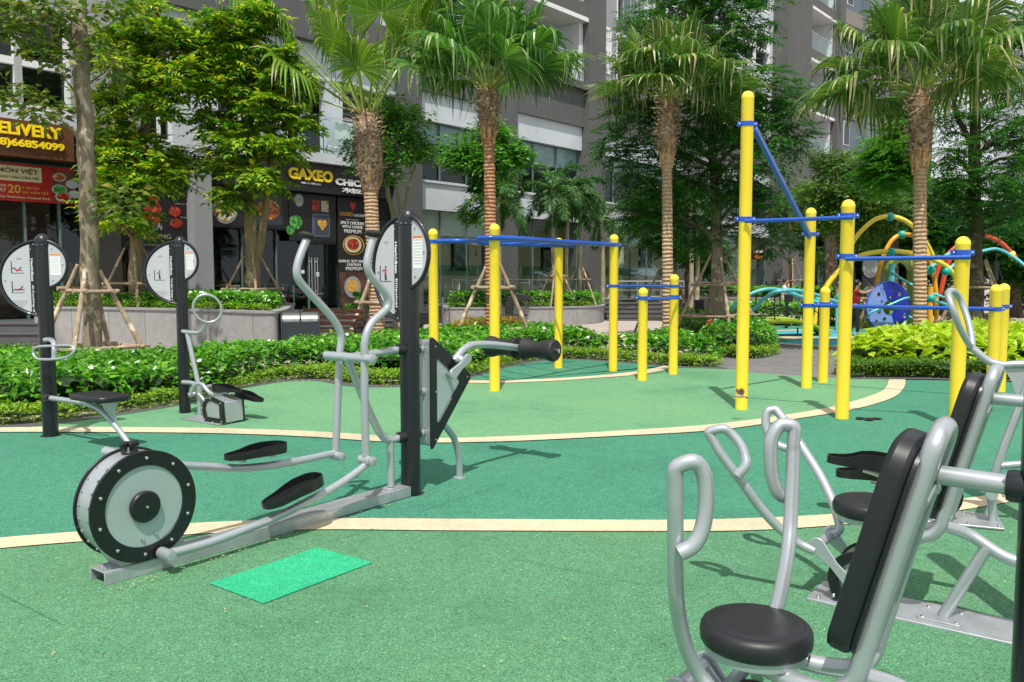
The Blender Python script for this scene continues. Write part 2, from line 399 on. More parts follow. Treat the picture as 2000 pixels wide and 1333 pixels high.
M['interior'] = pbr('beige_interior_wall', (.78, .72, .58), .8, 0, .05, .5)
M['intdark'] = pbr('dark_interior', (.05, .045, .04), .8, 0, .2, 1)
M['brick'] = tiles('interior_brick', (.30, .13, .08), (.22, .1, .06), (.2, .17, .14), .24, .08, .01, rot=(math.pi / 2, 0, 0))
M['wood'] = pbr('brown_wood', (.07, .028, .014), .5, 0, .3, 4, sc=(1, 1, 8))
M['stake'] = bark('stake_bark', (.22, .16, .11), (.42, .33, .24), 18, bd=.006)
M['bark'] = bark('mottled_bark', (.13, .10, .075), (.30, .25, .18), 11, bd=.02)
M['barkd'] = bark('dark_bark', (.05, .04, .028), (.13, .10, .07), 10, bd=.02)
M['barkl'] = bark('tan_bark', (.16, .11, .06), (.32, .25, .15), 9, bd=.02)
M['palmlow'] = bark('ringed_palm_bark', (.32, .20, .12), (.60, .43, .29), 20, True, .03)
M['palmred'] = bark('red_palm_bark', (.30, .12, .055), (.56, .31, .18), 20, True, .03)
M['palmboot'] = pbr('palm_fibre', (.36, .25, .17), .9, 0, .6, 14, bump=.6, bs=50, bd=.02)
M['palmcut'] = pbr('cut_leaf_base', (.48, .27, .11), .6, 0, .4, 12)
M['shaded_pillar'] = pbr('shade_darkened_render', (.030, .030, .029), .8, 0, .1, 1)  # pillar colour darkened to hold the shade of overhang and trees
M['palmsmooth'] = bark('grey_palm_stem', (.20, .18, .12), (.32, .30, .20), 16, False, .008)
M['petiole'] = pbr('petiole_green', (.22, .30, .05), .45, 0, .2, 5)
M['soil'] = pbr('planting_soil', (.06, .045, .025), .95, 0, .4, 5, bump=.6, bs=30, bd=.03)
M['under'] = pbr('light_blocking_mass', (.022, .055, .012), .9, 0, .5, 9, bump=.8, bs=16, bd=.08)  # inner stems as a dark fill that blocks light between leaves
M['l_hedge'] = leafmat('hedge_leaf', [(0, (.03, .14, .012)), (.4, (.075, .28, .02)), (.8, (.15, .42, .03)), (1, (.27, .50, .05))], .3, .3)
M['l_border'] = leafmat('border_leaf', [(0, (.09, .24, .012)), (.5, (.20, .39, .025)), (1, (.40, .52, .04))], .35, .45)
M['l_lime'] = leafmat('lime_leaf', [(0, (.26, .42, .015)), (.5, (.40, .56, .02)), (1, (.58, .68, .05))], .35, .45)
M['l_tree1'] = leafmat('round_tree_leaf', [(0, (.05, .12, .012)), (.6, (.10, .20, .02)), (1, (.26, .22, .05))], .35, .42)
M['l_tree2'] = leafmat('yellowish_tree_leaf', [(0, (.025, .12, .010)), (.35, (.09, .26, .018)), (.7, (.28, .42, .022)), (1, (.56, .54, .04))], .35, .4)
M['l_dark'] = leafmat('dark_tree_leaf', [(0, (.016, .09, .014)), (.6, (.035, .155, .022)), (1, (.10, .26, .04))], .3, .35)
M['l_bright'] = leafmat('bright_tree_leaf', [(0, (.04, .17, .015)), (.6, (.08, .27, .025)), (1, (.18, .38, .05))], .35, .35)
M['l_bush'] = leafmat('background_bush_leaf', [(0, (.03, .10, .012)), (.6, (.07, .18, .02)), (1, (.18, .28, .03))], .35, .45)
M['l_fan'] = leafmat('fan_palm_leaf', [(0, (.03, .12, .015)), (.5, (.07, .21, .03)), (1, (.16, .32, .06))], .3, .33, tipcol=(.34, .42, .20))
M['l_fanb'] = leafmat('bright_fan_palm_leaf', [(0, (.08, .20, .015)), (.5, (.15, .30, .02)), (1, (.26, .38, .05))], .35, .35, tipcol=(.50, .46, .28))
M['l_fanx'] = leafmat('straw_tipped_fan_leaf', [(0, (.04, .12, .02)), (.5, (.09, .20, .035)), (1, (.20, .28, .06))], .3, .36, tipcol=(.52, .46, .27))
M['l_feather'] = leafmat('feather_palm_leaf', [(0, (.02, .09, .022)), (.6, (.045, .16, .04)), (1, (.12, .28, .05))], .3, .4)
M['petal'] = pbr('white_petal', (.82, .82, .76), .6, 0, .02)
M['redpetal'] = pbr('red_petal', (.6, .06, .04), .6, 0, .1)
M['skin'] = pbr('skin', (.42, .25, .17), .55, 0, .06, 8)
M['hair'] = pbr('black_hair', (.012, .010, .009), .5, 0, .2, 40)
# ================================================================== ground
def sheet(name, pts, z, mat, kind='structure', extra=None):
    mb = MB(); P = [Vector((p[0], p[1], z)) for p in pts]
    mb.add(P, [tuple(range(len(P)))])
    o = mb.build(name, mat, recalc=False)
    if o.data.polygons[0].normal.z < 0: o.data.flip_normals()
    return tag(o, kind=kind)
def gp(pts, k=5):
    """picture points on the ground, smoothed"""
    c = cr([Vector((x, y, 0)) for x, y in pts], k)
    return [G(q.x, q.y) for q in c]
def strip(name, up, lo, z, mat):
    A, B = gp(up), gp(lo); n = 90
    def rs(P):
        L = [0]
        for i in range(1, len(P)): L.append(L[-1] + (P[i] - P[i - 1]).length)
        out = []; j = 0
        for i in range(n + 1):
            t = L[-1] * i / n
            while j < len(P) - 2 and L[j + 1] < t: j += 1
            f = (t - L[j]) / max(1e-9, L[j + 1] - L[j]); out.append(P[j].lerp(P[j + 1], min(1, max(0, f))))
        return out
    A, B = rs(A), rs(B); mb = MB()
    vs = [Vector((p.x, p.y, z)) for p in A] + [Vector((p.x, p.y, z)) for p in B]
    mb.add(vs, [(i, i + 1, n + 2 + i, n + 1 + i) for i in range(n)])
    o = mb.build(name, mat, recalc=False)
    if o.data.polygons[0].normal.z < 0: o.data.flip_normals()
    return tag(o, kind='structure')

sheet('ground', [(-250, -60), (250, -60), (250, 420), (-250, 420)], 0.0, M['pink'])
KERB = [(-260, 858), (0, 841), (120, 830), (340, 797), (430, 772), (500, 757), (560, 748), (620, 747), (680, 757), (760, 759), (850, 754), (920, 741), (1000, 718), (1090, 705), (1200, 710), (1300, 719), (1420, 723), (1480, 731), (1640, 741), (1780, 744), (2000, 749), (2300, 757)]
kerbw = gp(KERB, 6)
# the grey slabs behind the rubber: a path between the beds
sheet('path', [G(1250, 730), G(1700, 745), G(2050, 752), G(2100, 700), G(1700, 672), G(1640, 668), G(1560, 672), G(1420, 672), G(1330, 690)], .004, M['r_grey'])
sheet('rubber_floor', kerbw + [Vector((16, 6, 0)), Vector((14, -4, 0)), Vector((-12, -4, 0)), Vector((-14, 4, 0))], .012, M['r_teal'])
L1U = [(-200, 840), (0, 839), (130, 838), (400, 840), (600, 846), (730, 854), (850, 860), (1000, 856), (1200, 846), (1400, 832), (1560, 810), (1632, 796), (1680, 783), (1719, 769), (1732, 757), (1736, 744)]
L1L = [(-200, 849), (0, 848), (130, 848), (400, 850), (600, 857), (730, 866), (850, 869), (1000, 866), (1200, 856), (1400, 844), (1560, 821), (1662, 804), (1720, 789), (1752, 775), (1767, 757), (1768, 744)]
L2U = [(-160, 1072), (0, 1057), (140, 1046), (380, 1028), (650, 1019), (899, 1020), (1280, 1022), (1450, 1019), (1615, 1011), (1760, 997), (1887, 979), (1989, 965), (2140, 940)]
L2L = [(-160, 1094), (0, 1078), (140, 1066), (380, 1050), (600, 1041), (899, 1043), (1280, 1044), (1450, 1043), (1615, 1034), (1760, 1019), (1887, 1001), (1989, 983), (2140, 957)]
L3U = [(893, 746), (914, 746.2), (982, 746), (1085, 742), (1171, 736), (1245, 728), (1285, 720), (1300, 717)]
L3L = [(893, 750), (914, 751), (982, 751), (1085, 747), (1171, 741), (1245, 735), (1292, 727), (1325, 719)]
far = [p for p in gp(KERB, 6) if p.x < G(1750, 746).x - .05 and p.x > G(-100, 850).x]
near1 = [p for p in gp(L1U) if p.x > G(-60, 849).x]
sheet('light_rubber_zone', far + near1[::-1], .016, M['r_light'])
sheet('front_rubber_zone', gp(L2L) + [Vector((14, 4.5, 0)), Vector((13.9, -3.9, 0)), Vector((-11.9, -3.9, 0)), Vector((-12, 3, 0))], .016, M['r_mid'])
far3 = [p for p in gp(KERB, 6) if G(898, 745).x < p.x < G(1306, 719).x and p.y > 12.5]
sheet('inner_rubber_zone', far3 + gp(L3U)[::-1], .020, M['r_teal'])
strip('painted_line', L1U, L1L, .022, M['r_cream'])
strip('painted_line', L2U, L2L, .022, M['r_cream'])
strip('painted_line', L3U, L3L, .024, M['r_cream'])
o = sheet('rubber_patch', [G(408, 1147), G(515, 1187), G(728, 1106), G(620, 1076)], .021, M['r_patch'])
# slab seams of the rubber floor (thin dark joints, as in the photo)
def seam(a, b, wd=.0032):
    A, B = G(*a), G(*b); d = (B - A).normalized(); n = Vector((-d.y, d.x, 0)) * wd / 2; Z = Vector((0, 0, .0255))
    return [A - n + Z, B - n + Z, B + n + Z, A + n + Z]
mb = MB()
for a, b in (((0, 1168), (120, 1228)), ((820, 1005), (1000, 945)), ((640, 1065), (730, 1040)), ((1000, 1098), (1260, 1150)), ((1560, 1100), (1960, 1170)), ((1660, 842), (1890, 868)), ((470, 808), (700, 842)), ((960, 905), (1200, 868)), ((130, 930), (330, 905)), ((1620, 1066), (1990, 1090))):
    mb.add(seam(a, b), [(0, 1, 2, 3)])
tag(mb.build('floor_joints', pbr('joint_gap', (.035, .14, .075), .95), recalc=False), kind='structure')
# kerb of dark slabs between rubber and bed
mb = MB(); K = gp(KERB[:17], 6)
for i in range(len(K) - 1):
    a, b = K[i], K[i + 1]; d = (b - a).normalized(); n = Vector((-d.y, d.x, 0)) * .16
    if n.y < 0: n = -n
    mb.add([a + Vector((0, 0, .02)), b + Vector((0, 0, .02)), b + n + Vector((0, 0, .026)), a + n + Vector((0, 0, .026))], [(0, 1, 2, 3)])
tag(mb.build('kerb', M['dgranite'], recalc=False), kind='structure')
K2 = gp([(1665, 743), (1780, 743), (2000, 748), (2300, 756)], 6); mb = MB()
for i in range(len(K2) - 1):
    a, b = K2[i], K2[i + 1]; n = Vector((0, .14, 0))
    mb.add([a + Vector((0, 0, .02)), b + Vector((0, 0, .02)), b + n + Vector((0, 0, .026)), a + n + Vector((0, 0, .026))], [(0, 1, 2, 3)])
tag(mb.build('kerb', M['dgranite'], recalc=False), kind='structure')
# playground floor far right: teal with blue patches and cream bands
sheet('playground_floor', [G(1400, 672), G(1530, 668), G(1700, 676), G(1900, 690), G(2300, 690), G(2300, 636), G(1900, 630), G(1480, 632)], .010, M['r_teal'])
sheet('playground_blue_zone', gp([(1500, 649), (1590, 646), (1700, 650), (1760, 655), (1700, 664), (1620, 661), (1510, 656)], 3), .014, M['r_blue'])
sheet('playground_blue_zone', gp([(1515, 671), (1600, 664), (1690, 667), (1730, 673), (1640, 677), (1560, 676)], 3), .014, M['r_blue'])
strip('painted_line', [(1480, 648), (1560, 645), (1650, 645)], [(1480, 649.5), (1560, 647), (1650, 647)], .018, M['r_cream'])
strip('painted_line', [(1490, 657), (1600, 660), (1700, 659), (1800, 664)], [(1490, 661), (1600, 664), (1700, 662), (1800, 668)], .018, M['r_cream'])
strip('painted_line', [(1500, 669), (1600, 677), (1700, 679)], [(1500, 672), (1600, 679.5), (1700, 681)], .018, M['r_cream'])
# fallen blossom specks, drain cover
mb = MB()
for i in range(260):
    if i < 110:
        k = random.random(); p = G(215 + 560 * k, 1158 - 178 * k + random.uniform(2, 14))
    else: p = G(random.uniform(0, 1990), random.choice([random.uniform(760, 1330), random.uniform(1000, 1330)]))
    a = random.uniform(0, 6.3); s = random.uniform(.003, .008); p.z = .03
    x, y = Vector((math.cos(a), math.sin(a), 0)) * s, Vector((-math.sin(a), math.cos(a), 0)) * s * .5
    mb.add([p - x, p - y, p + x, p + y], [(0, 1, 2, 3)])
tag(mb.build('fallen_petals', pbr('fallen_petal', (.75, .62, .2), .7), recalc=False), 'tiny fallen yellow petals scattered over the green rubber floor', 'petals', kind='stuff')
mb = MB(); c = G(1697, 822)
for i in range(9):
    a = i * 2.4; mb.lathe([(.0, .0), (random.uniform(.03, .055), .001), (.01, .004)], c + Vector((.12 * math.cos(a) * random.random(), .12 * math.sin(a) * random.random(), .0255)), n=7)
tag(mb.build('drain_stain', M['ink'], recalc=False, loc=c), 'small black blot of melted tar on the teal rubber floor', 'stain', kind='thing')
# ================================================================== gym equipment
Z = Vector((0, 0, 1))
def post_part(root, P, h, r=.0715, mats=None, name='post'):
    mb = MB(); P = Vector((P[0], P[1], 0))
    prof = [(r, 0), (r, h - .13), (r * 1.0, h - .125), (r * 1.06, h - .123), (r * 1.06, h - .085)]
    for i in range(1, 9): a = i / 8 * math.pi / 2; prof.append((r * 1.06 * math.cos(a), h - .085 + .085 * math.sin(a)))
    mb.lathe(prof, P, n=36)
    for a in (-2.2, -1.7, -1.2, 1.5): mb.bolt(P + Vector((math.cos(a) * r * 1.05, math.sin(a) * r * 1.05, h - .115)), (math.cos(a), math.sin(a), 0), .006)
    mb.lathe([(r + .03, 0.006), (r + .028, .012), (r, .014)], P, n=36)
    return mb.build(name, [M['postblk'], M['chrome']], root)
def collar(root, c, ax, r=.045, L=.1, name='collar'):
    mb = MB(); ax = Vector(ax).normalized(); c = Vector(c)
    mb.lathe([(r * .6, -.01), (r, 0), (r, L * .8), (r * .9, L), (r * .4, L + .004)], c, ax, n=24)
    for i in range(4):
        a = i * math.pi / 2 + .6; x, y = perp(ax); mb.bolt(c + ax * (L + .003) + (x * math.cos(a) + y * math.sin(a)) * r * .7, ax, .005)
    return mb.build(name, [M['postblk'], M['chrome']], root)
def arc_outline(c, ez, rx, rz, e, n=28):
    """half ellipse in the plane (e, z): from top round the far side to the bottom"""
    return [c + e * (rx * math.sin(a)) + Z * (rz * math.cos(a)) for a in [math.pi * i / n for i in range(n + 1)]]
def fig(mb_d, mb_r, O, x, kind, s):
    """tiny exercise pictogram in printed ink; kind: 0 stand, 1 sit up, 2 leg lift"""
    n = x.cross(Z) * .0012
    def bar(mb, a, b, w):
        A, B = O + x * a[0] * s + Z * a[1] * s, O + x * b[0] * s + Z * b[1] * s; d = (B - A).normalized(); q = d.cross(n).normalized() * w * s / 2
        mb.prism([A - q, B - q, B + q, A + q], n)
    bar(mb_d, (-.5, 0), (-.5, 1.1), .07); bar(mb_d, (-.55, 0), (.6, 0), .03)
    if kind == 0:
        bar(mb_r, (0, .55), (.05, .85), .15); bar(mb_d, (0, .55), (-.02, .08), .08); bar(mb_d, (.05, .55), (.12, .08), .08); bar(mb_d, (.04, .92), (.07, 1.05), .12); bar(mb_d, (.02, .8), (-.3, .72), .05)
    elif kind == 1:
        bar(mb_r, (-.1, .22), (.25, .35), .16); bar(mb_d, (-.1, .25), (-.25, .5), .08); bar(mb_d, (-.25, .5), (-.42, .42), .08); bar(mb_d, (.28, .42), (.34, .55), .12); bar(mb_d, (.2, .3), (.45, .2), .05)
    else:
        bar(mb_r, (-.15, .28), (.15, .3), .16); bar(mb_d, (.15, .3), (.45, .62), .08); bar(mb_d, (.15, .28), (.58, .3), .07); bar(mb_d, (-.28, .3), (-.18, .32), .12); bar(mb_d, (-.3, .3), (-.5, .18), .04)
def sign(root, P, ztop, e, lx, lh, rx, rh, title, sub, kinds):
    """sign disc on both sides of the post: e points to the small side"""
    e = Vector(e).normalized(); n = e.cross(Z).normalized()
    if n.y > 0: n = -n
    P = Vector((P[0], P[1], 0)); c = P + Z * (ztop - lh / 2) + n * .02; rz = lh / 2
    sg = MB(); out = arc_outline(c, 0, lx, rz, -e); sg.tube([o + n * .012 for o in out], .014, n=10)
    pl = sg.build('sign_rim', M['postblk'], root)
    inn = arc_outline(c, 0, lx - .008, rz - .008, -e)
    mb = MB(); mb.prism(inn, n * .010); plate = mb.build('sign_backing', M['black'], root, angle=60)
    # pale printed field left of a black strip
    xs = -.115
    fld = [q for q in arc_outline(c, 0, lx - .02, rz - .022, -e) if (q - c).dot(e) < xs]
    if fld:
        t0, t1 = fld[0], fld[-1]
        fld = [c + e * xs + Z * (t0 - c).z] + fld + [c + e * xs + Z * (t1 - c).z]
    mb = MB(); mb.prism([q + n * .011 for q in fld], n * .003); mb.build('sign_face', M['plate'], plate, angle=60)
    mb = MB()
    for q in (c + e * (xs + .012) + Z * (rz * .76), c + e * (xs + .02) - Z * (rz * .8), c - e * (lx - .052) - Z * .02, c + e * -.075 + Z * rz * .9, c - e * .075 - Z * rz * .93): mb.bolt(q + n * .014, n, .008)
    mb.m = [0] * len(mb.m); mb.build('screws', M['chrome'], plate)
    text(title, 'lettering', M['white'], plate, c + e * (xs + .008) + Z * (rz * .52) + n * .013, -Z, e, (lh * .30, .022), .012)
    text(sub, 'lettering', M['white'], plate, c + e * (xs + .008) + Z * (rz * .52 - lh * .35) + n * .013, -Z, e, (lh * (.36 if len(sub) > 12 else .27), .022), .012)
    d, r_ = MB(), MB(); wv = abs(lx + xs)
    for i, kd in enumerate(kinds):
        zz = (.22 - .52 * i) * rz if len(kinds) > 1 else -.15 * rz
        fig(d, r_, c + e * (xs - wv * .42) + Z * (zz - .03) + n * .0152, e, kd, .105)
    d.build('pictogram', M['ink'], plate); r_.build('pictogram', M['redink'], plate)
    g = MB()
    for i in range(4): g.box(c + e * (xs - wv * .35) + Z * (-rz * (.60 + .05 * i)) + n * .0155, wv * (.5 - .1 * i), .001, .004, (e, n, Z))
    g.box(c + e * (xs - wv * .36) + Z * (rz * .52) + n * .0155, .045, .001, .012, (e, n, Z))
    g.build('small_print', M['grey_ink'], plate)
    # small side with warning notice
    c2 = P + Z * (ztop - rh / 2) + n * .02
    mb = MB(); mb.tube([o + n * .012 for o in arc_outline(c2, 0, rx, rh / 2, e)], .016, n=10); mb.build('sign_rim', M['postblk'], root)
    mb = MB(); mb.prism(arc_outline(c2, 0, rx - .008, rh / 2 - .008, e), n * .010); p2 = mb.build('sign_backing', M['black'], root, angle=60)
    mb = MB(); f2 = [q + n * .011 for q in arc_outline(c2, 0, rx - .016, rh / 2 - .016, e)]; mb.prism(f2, n * .003); mb.build('sign_face', M['plate'], p2, angle=60)
    x0, x1 = .076, .076 + (rx - .08) * .62; zt = rh * .22; zb = -rh * .22
    if x1 - x0 > .03:
        o_ = n * .0148
        mb = MB(); mb.prism([c2 + e * x0 + Z * zb + o_, c2 + e * x1 + Z * zb + o_, c2 + e * x1 + Z * zt + o_, c2 + e * x0 + Z * zt + o_], n * .0008); mb.build('notice', M['white'], p2)
        mb = MB(); mb.box(c2 + e * (x0 + x1) / 2 + Z * (zt - .008) + n * .0165, x1 - x0, .001, .015, (e, n, Z)); mb.build('notice_header', M['orangeink'], p2)
        mb = MB()
        for i in range(9): mb.box(c2 + e * ((x0 + x1) / 2 + (.003 if i % 3 == 2 else 0)) + Z * (zt - .028 - i * (rh * .44 - .04) / 9) + n * .0165, (x1 - x0) * (.8 if i % 3 else .88), .001, .0028, (e, n, Z))
        mb.build('notice_text', M['grey_ink'], p2)
    mb = MB()
    for q in (c2 + e * .095 + Z * rh * .33, c2 + e * (rx - .045), c2 + e * .095 - Z * rh * .33): mb.bolt(q + n * .014, n, .008)
    mb.m = [0] * len(mb.m); mb.build('screws', M['chrome'], p2)
def pedal(root, C, ax, lat, L=.42, W=.19, lo=.032, hi=.062):
    """foot tray: toe low, heel wrapped by a high rim; C underside centre, ax toe->heel"""
    ax = Vector(ax).normalized(); lat = Vector(lat).normalized(); up = ax.cross(lat).normalized()
    if up.z < 0: up = -up
    def outl(k, n=40):
        o = []
        for i in range(n):
            a = 2 * math.pi * i / n; ca, sa = math.cos(a), math.sin(a)
            x = (abs(ca) ** .62) * (1 if ca > 0 else -1) * L / 2 * k; wd = W / 2 * (.80 + .2 * (x / L + .5)) * (k if k == 1 else (W / 2 - .011) / (W / 2))
            wd *= 1 - .10 * math.exp(-((x / L + .08) / .15) ** 2)
            o.append((x, (abs(sa) ** .75) * (1 if sa > 0 else -1) * wd))
        return o
    hf = lambda x: lo + (hi - lo) * (1 / (1 + math.exp(-(x / L + .10) * 14)))
    A, B = outl(1), outl(.95); n = len(A); fl = lo * .55
    vs = [C + ax * x + lat * y for x, y in A] + [C + ax * x + lat * y + up * hf(x) for x, y in A] + [C + ax * x + lat * y + up * hf(x) for x, y in B] + [C + ax * x + lat * y + up * (min(fl, hf(x) - .002)) for x, y in B]
    fs = [tuple(range(n - 1, -1, -1)), tuple(range(3 * n, 4 * n))]
    for r_ in range(3): fs += [(r_ * n + i, r_ * n + (i + 1) % n, (r_ + 1) * n + (i + 1) % n, (r_ + 1) * n + i) for i in range(n)]
    mb = MB(); mb.add(vs, fs); p = mb.build('pedal', M['black'], root, angle=50)
    mb = MB()
    for i in range(15):
        x = (-.43 + .062 * i) * L
        for j in range(7):
            y = (-.36 + .12 * j) * W
            if abs(y) > W * .40 * (1 - (abs(x) / L * 1.9) ** 6): continue
            mb.box(C + ax * x + lat * y + up * (fl + .002), .009, .007, .006, (ax, lat, up))
    mb.build('tread', M['foam'], p)
    return p

# ---------------- elliptical trainer with leg curl, centre left
E = Fr(G(205, 1152), (.605, .796)); TC = .075
pc = E.hit(800, 962, TC); s_post, _ = E.sz(797, 955, TC)
EP = E.P(s_post + .03, TC, 0)
root = thing('elliptical_trainer', 'silver and black elliptical trainer with big round flywheel, at the left front', 'elliptical trainer', E.P(1.0, TC, 0))
s_end = E.sz(803, 960, 0)[0]; bh = .088
mb = MB()
mb.fbox(E, 0, s_end, 0, .15, bh - .008, bh); mb.fbox(E, 0, s_end, 0, .008, .016, bh - .0082); mb.fbox(E, 0, s_end, .142, .15, .016, bh - .0082)
for s in (.05, .12): 
    for t in (.035, .115): mb.bolt(E.P(s, t, bh), Z, .009)
for s in (s_end - .28, s_end - .12):
    for t in (.02, .13): mb.bolt(E.P(s, t, bh), Z, .010)
mb.build('base_beam', [M['steel'], M['chrome']], root, bevel=.003)
mb = MB(); mb.fbox(E, .02, .06, .012, .05, .016, .04); mb.build('rust_patch', M['rust'], root, bevel=.008)
post_part(root, EP, 2.09)
wc_s, wc_z = E.sz(281.5, 990, 0); WR = .296
wc_z = bh + WR + .004
def ringpts(r, t, n=64, cz=None): return [E.P(wc_s + r * math.cos(2 * math.pi * i / n), t, wc_z + r * math.sin(2 * math.pi * i / n)) for i in range(n)]
mb = MB(); mb.cyl(E.P(wc_s, .004, wc_z), E.P(wc_s, .146, wc_z), WR * .955, n=64)
hx = .13
mb.prism([E.P(wc_s - .225, .012, bh + .15), E.P(wc_s - hx, .012, bh + .001), E.P(wc_s + .25, .012, bh + .001), E.P(wc_s + .2, .012, bh + .12)], E.w * .126)
for i in range(9):
    a = math.pi * (.62 + .078 * i) + .3
    for t in (.025, .125): mb.bolt(E.P(wc_s + WR * .955 * math.cos(a), t, wc_z + WR * .955 * math.sin(a)), E.u * math.cos(a) + Z * math.sin(a), .008)
fw = mb.build('flywheel_housing', [M['silver'], M['chrome']], root)
for t, d, nm in ((.0, -.016, 0), (.15, .014, 1)):
    mb = MB(); mb.frame_prism(ringpts(WR, t), ringpts(WR * .73, t), E.w * d)
    for i in range(10):
        a = 2 * math.pi * (i + .42) / 10; mb.bolt(E.P(wc_s + WR * .865 * math.cos(a), t + d, wc_z + WR * .865 * math.sin(a)), E.w * d, .011)
    mb.build('ring_cover', [M['black'], M['chrome']], fw, bevel=.003)
mb = MB(); mb.prism(ringpts(WR * .745, -.004), E.w * -.003); 
for q in ((-.02, -.175), (.055, -.16)): mb.bolt(E.P(wc_s + q[0], -.0072, wc_z + q[1]), -E.w, .011)
mb.build('side_panel', [M['panel'], M['chrome']], fw)
mb = MB(); mb.lathe([(.082, 0), (.084, .02), (.076, .028), (.0, .03)], E.P(wc_s - .005, -.007, wc_z + .0), -E.w, n=40)
mb.bolt(E.P(wc_s - .005, -.037, wc_z), -E.w, .010); mb.build('hub_cap', [M['black'], M['chrome']], fw)
mb = MB(); kc = E.P(wc_s - .03, .075, wc_z + WR * .955)
mb.lathe([(.045, 0), (.045, .012), (.026, .014), (.026, .03)], kc, Z, n=20); mb.box(kc + Z * .042, .10, .03, .03, (E.u, E.w, Z)); mb.box(kc + Z * .042, .03, .075, .028, (E.u, E.w, Z)); mb.build('resistance_knob', M['black'], fw, bevel=.006)
# swing arms: near (t -0.09) and far (t .25)
TN, TF = -.085, .245
def arm(name, pts, t, r=.0265, **k): 
    mb = MB(); mb.tube(E.path(pts, t), r, n=16, k=7); return mb.build(name, M['silver'], root)
cn = E.hit(325, 1083, TN); cf = E.hit(205, 882, TF + .02)
la = arm('pedal_arm', [(325, 1083), (400, 1063), (470, 1038), (555, 1003), (662, 946), (722, 903)], TN, .025)
lb = arm('pedal_arm', [(215, 886), (290, 900), (355, 909), (410, 912), (466, 915), (531, 909), (590, 899), (636, 889), (655, 886)], TF, .025)
mb = MB(); mb.cyl(cn - E.w * .045, cn + E.w * .05, .031); mb.lathe([(.026, 0), (.026, .01), (.0, .012)], cn - E.w * .045, -E.w); mb.build('crank_joint', M['silver'], la)
mb = MB(); mb.cyl(cn + E.w * .045, cn + E.w * .1, .016); mb.build('crank_pin', M['black'], la)
mb = MB(); q = E.hit(213, 884, TF); mb.cyl(q - E.w * .09, q + E.w * .03, .030); mb.build('crank_joint', M['silver'], lb)
hn = arm('handle', [(715, 896), (712.5, 800), (712, 702), (713, 665), (724, 634), (745, 613), (757, 600), (756, 580), (738, 556), (722, 535), (717, 515), (721, 493), (728, 466)], TN)
hf_ = arm('handle', [(655.5, 886), (659, 800), (663, 702), (666, 668), (664, 648), (653, 627), (634, 604), (606, 574), (586, 551), (580, 535), (581, 518), (588, 495), (599, 468)], TF)
for h, q, tt, d in ((hn, (729, 457), TN, (.15, 1)), (hf_, (600, 462), TF, (.35, 1))):
    c = E.hit(q[0], q[1], tt); mb = MB(); axx = (E.u * d[0] + Z * d[1]).normalized()
    mb.lathe([(.012, -.022), (.045, -.018), (.058, -.004), (.058, .006), (.045, .018), (.02, .024), (.001, .025)], c, axx, n=28); mb.build('grip_knob', M['foam'], h)
for (q, tt, o_) in (((715, 899), TN, la), ((655.5, 890), TF, lb)):
    c = E.hit(q[0], q[1], tt); mb = MB(); mb.cyl(c - E.w * .055, c + E.w * .05, .031); mb.lathe([(.031, 0), (.031, .012), (.024, .016), (0, .017)], c - E.w * .06, -E.w); mb.build('arm_joint', M['silver'], o_)
pv = E.hit(712, 701, TN); pv2 = E.P(*[(pv - E.O).dot(E.u), TF, pv.z])
mb = MB(); mb.cyl(pv - E.w * .06, pv2 + E.w * .05, .031); mb.lathe([(.034, 0), (.034, .02), (.028, .024), (0, .025)], pv - E.w * .062, -E.w)
mb.tube([E.P((pv - E.O).dot(E.u), TC, pv.z), E.P(s_post - .05, TC, pv.z + .02)], .026, n=16)
mb.build('pivot_bar', M['silver'], root)
a0 = E.P((pv - E.O).dot(E.u) - .01, TC, pv.z)
mb = MB(); low = E.hit(784, 854, TC)
mb.tube([a0, E.hit(708, 774, TC), E.hit(729, 822, TC), E.hit(745, 850, TC), E.hit(760, 860, TC), low], .027, n=16, k=7)
v0 = E.hit(762, 862, TC); mb.tube([v0, E.hit(764, 950, TC)], .026, n=16)
mb.build('brace_tube', M['silver'], root)
mb = MB(); q = E.hit(764, 952, TC); mb.box(Vector((q.x, q.y, bh + .006)), .12, .09, .010, (E.u, E.w, Z)); mb.build('foot_plate', M['steel'], root, bevel=.003)
for zz in (pv.z + .02, low.z): collar(root, E.P(s_post - .02, TC, zz), -E.u, .040, .08)
for q, tt, ax_, zz in (((575, 976), TN - .01, None, 0), ((500, 899), TF - .01, None, 0)):
    c = E.hit(q[0], q[1], tt); sl = .20 if tt < 0 else -.02
    ax_ = (E.u + Z * sl).normalized(); up = (Z - E.u * sl).normalized()
    p = pedal(root, c + up * .030, ax_, E.w, .43, .19)
    mb = MB(); mb.box(c + up * .02 - ax_ * .1, .03, .05, .035, (ax_, E.w, up)); mb.box(c + up * .02 + ax_ * .12, .03, .05, .035, (ax_, E.w, up)); mb.build('pedal_bracket', M['silver'], p, bevel=.004)
sign(root, EP, 2.03, -E.w, .33, .76, .225, .52, 'HealthBeat', 'Elliptical', [0])

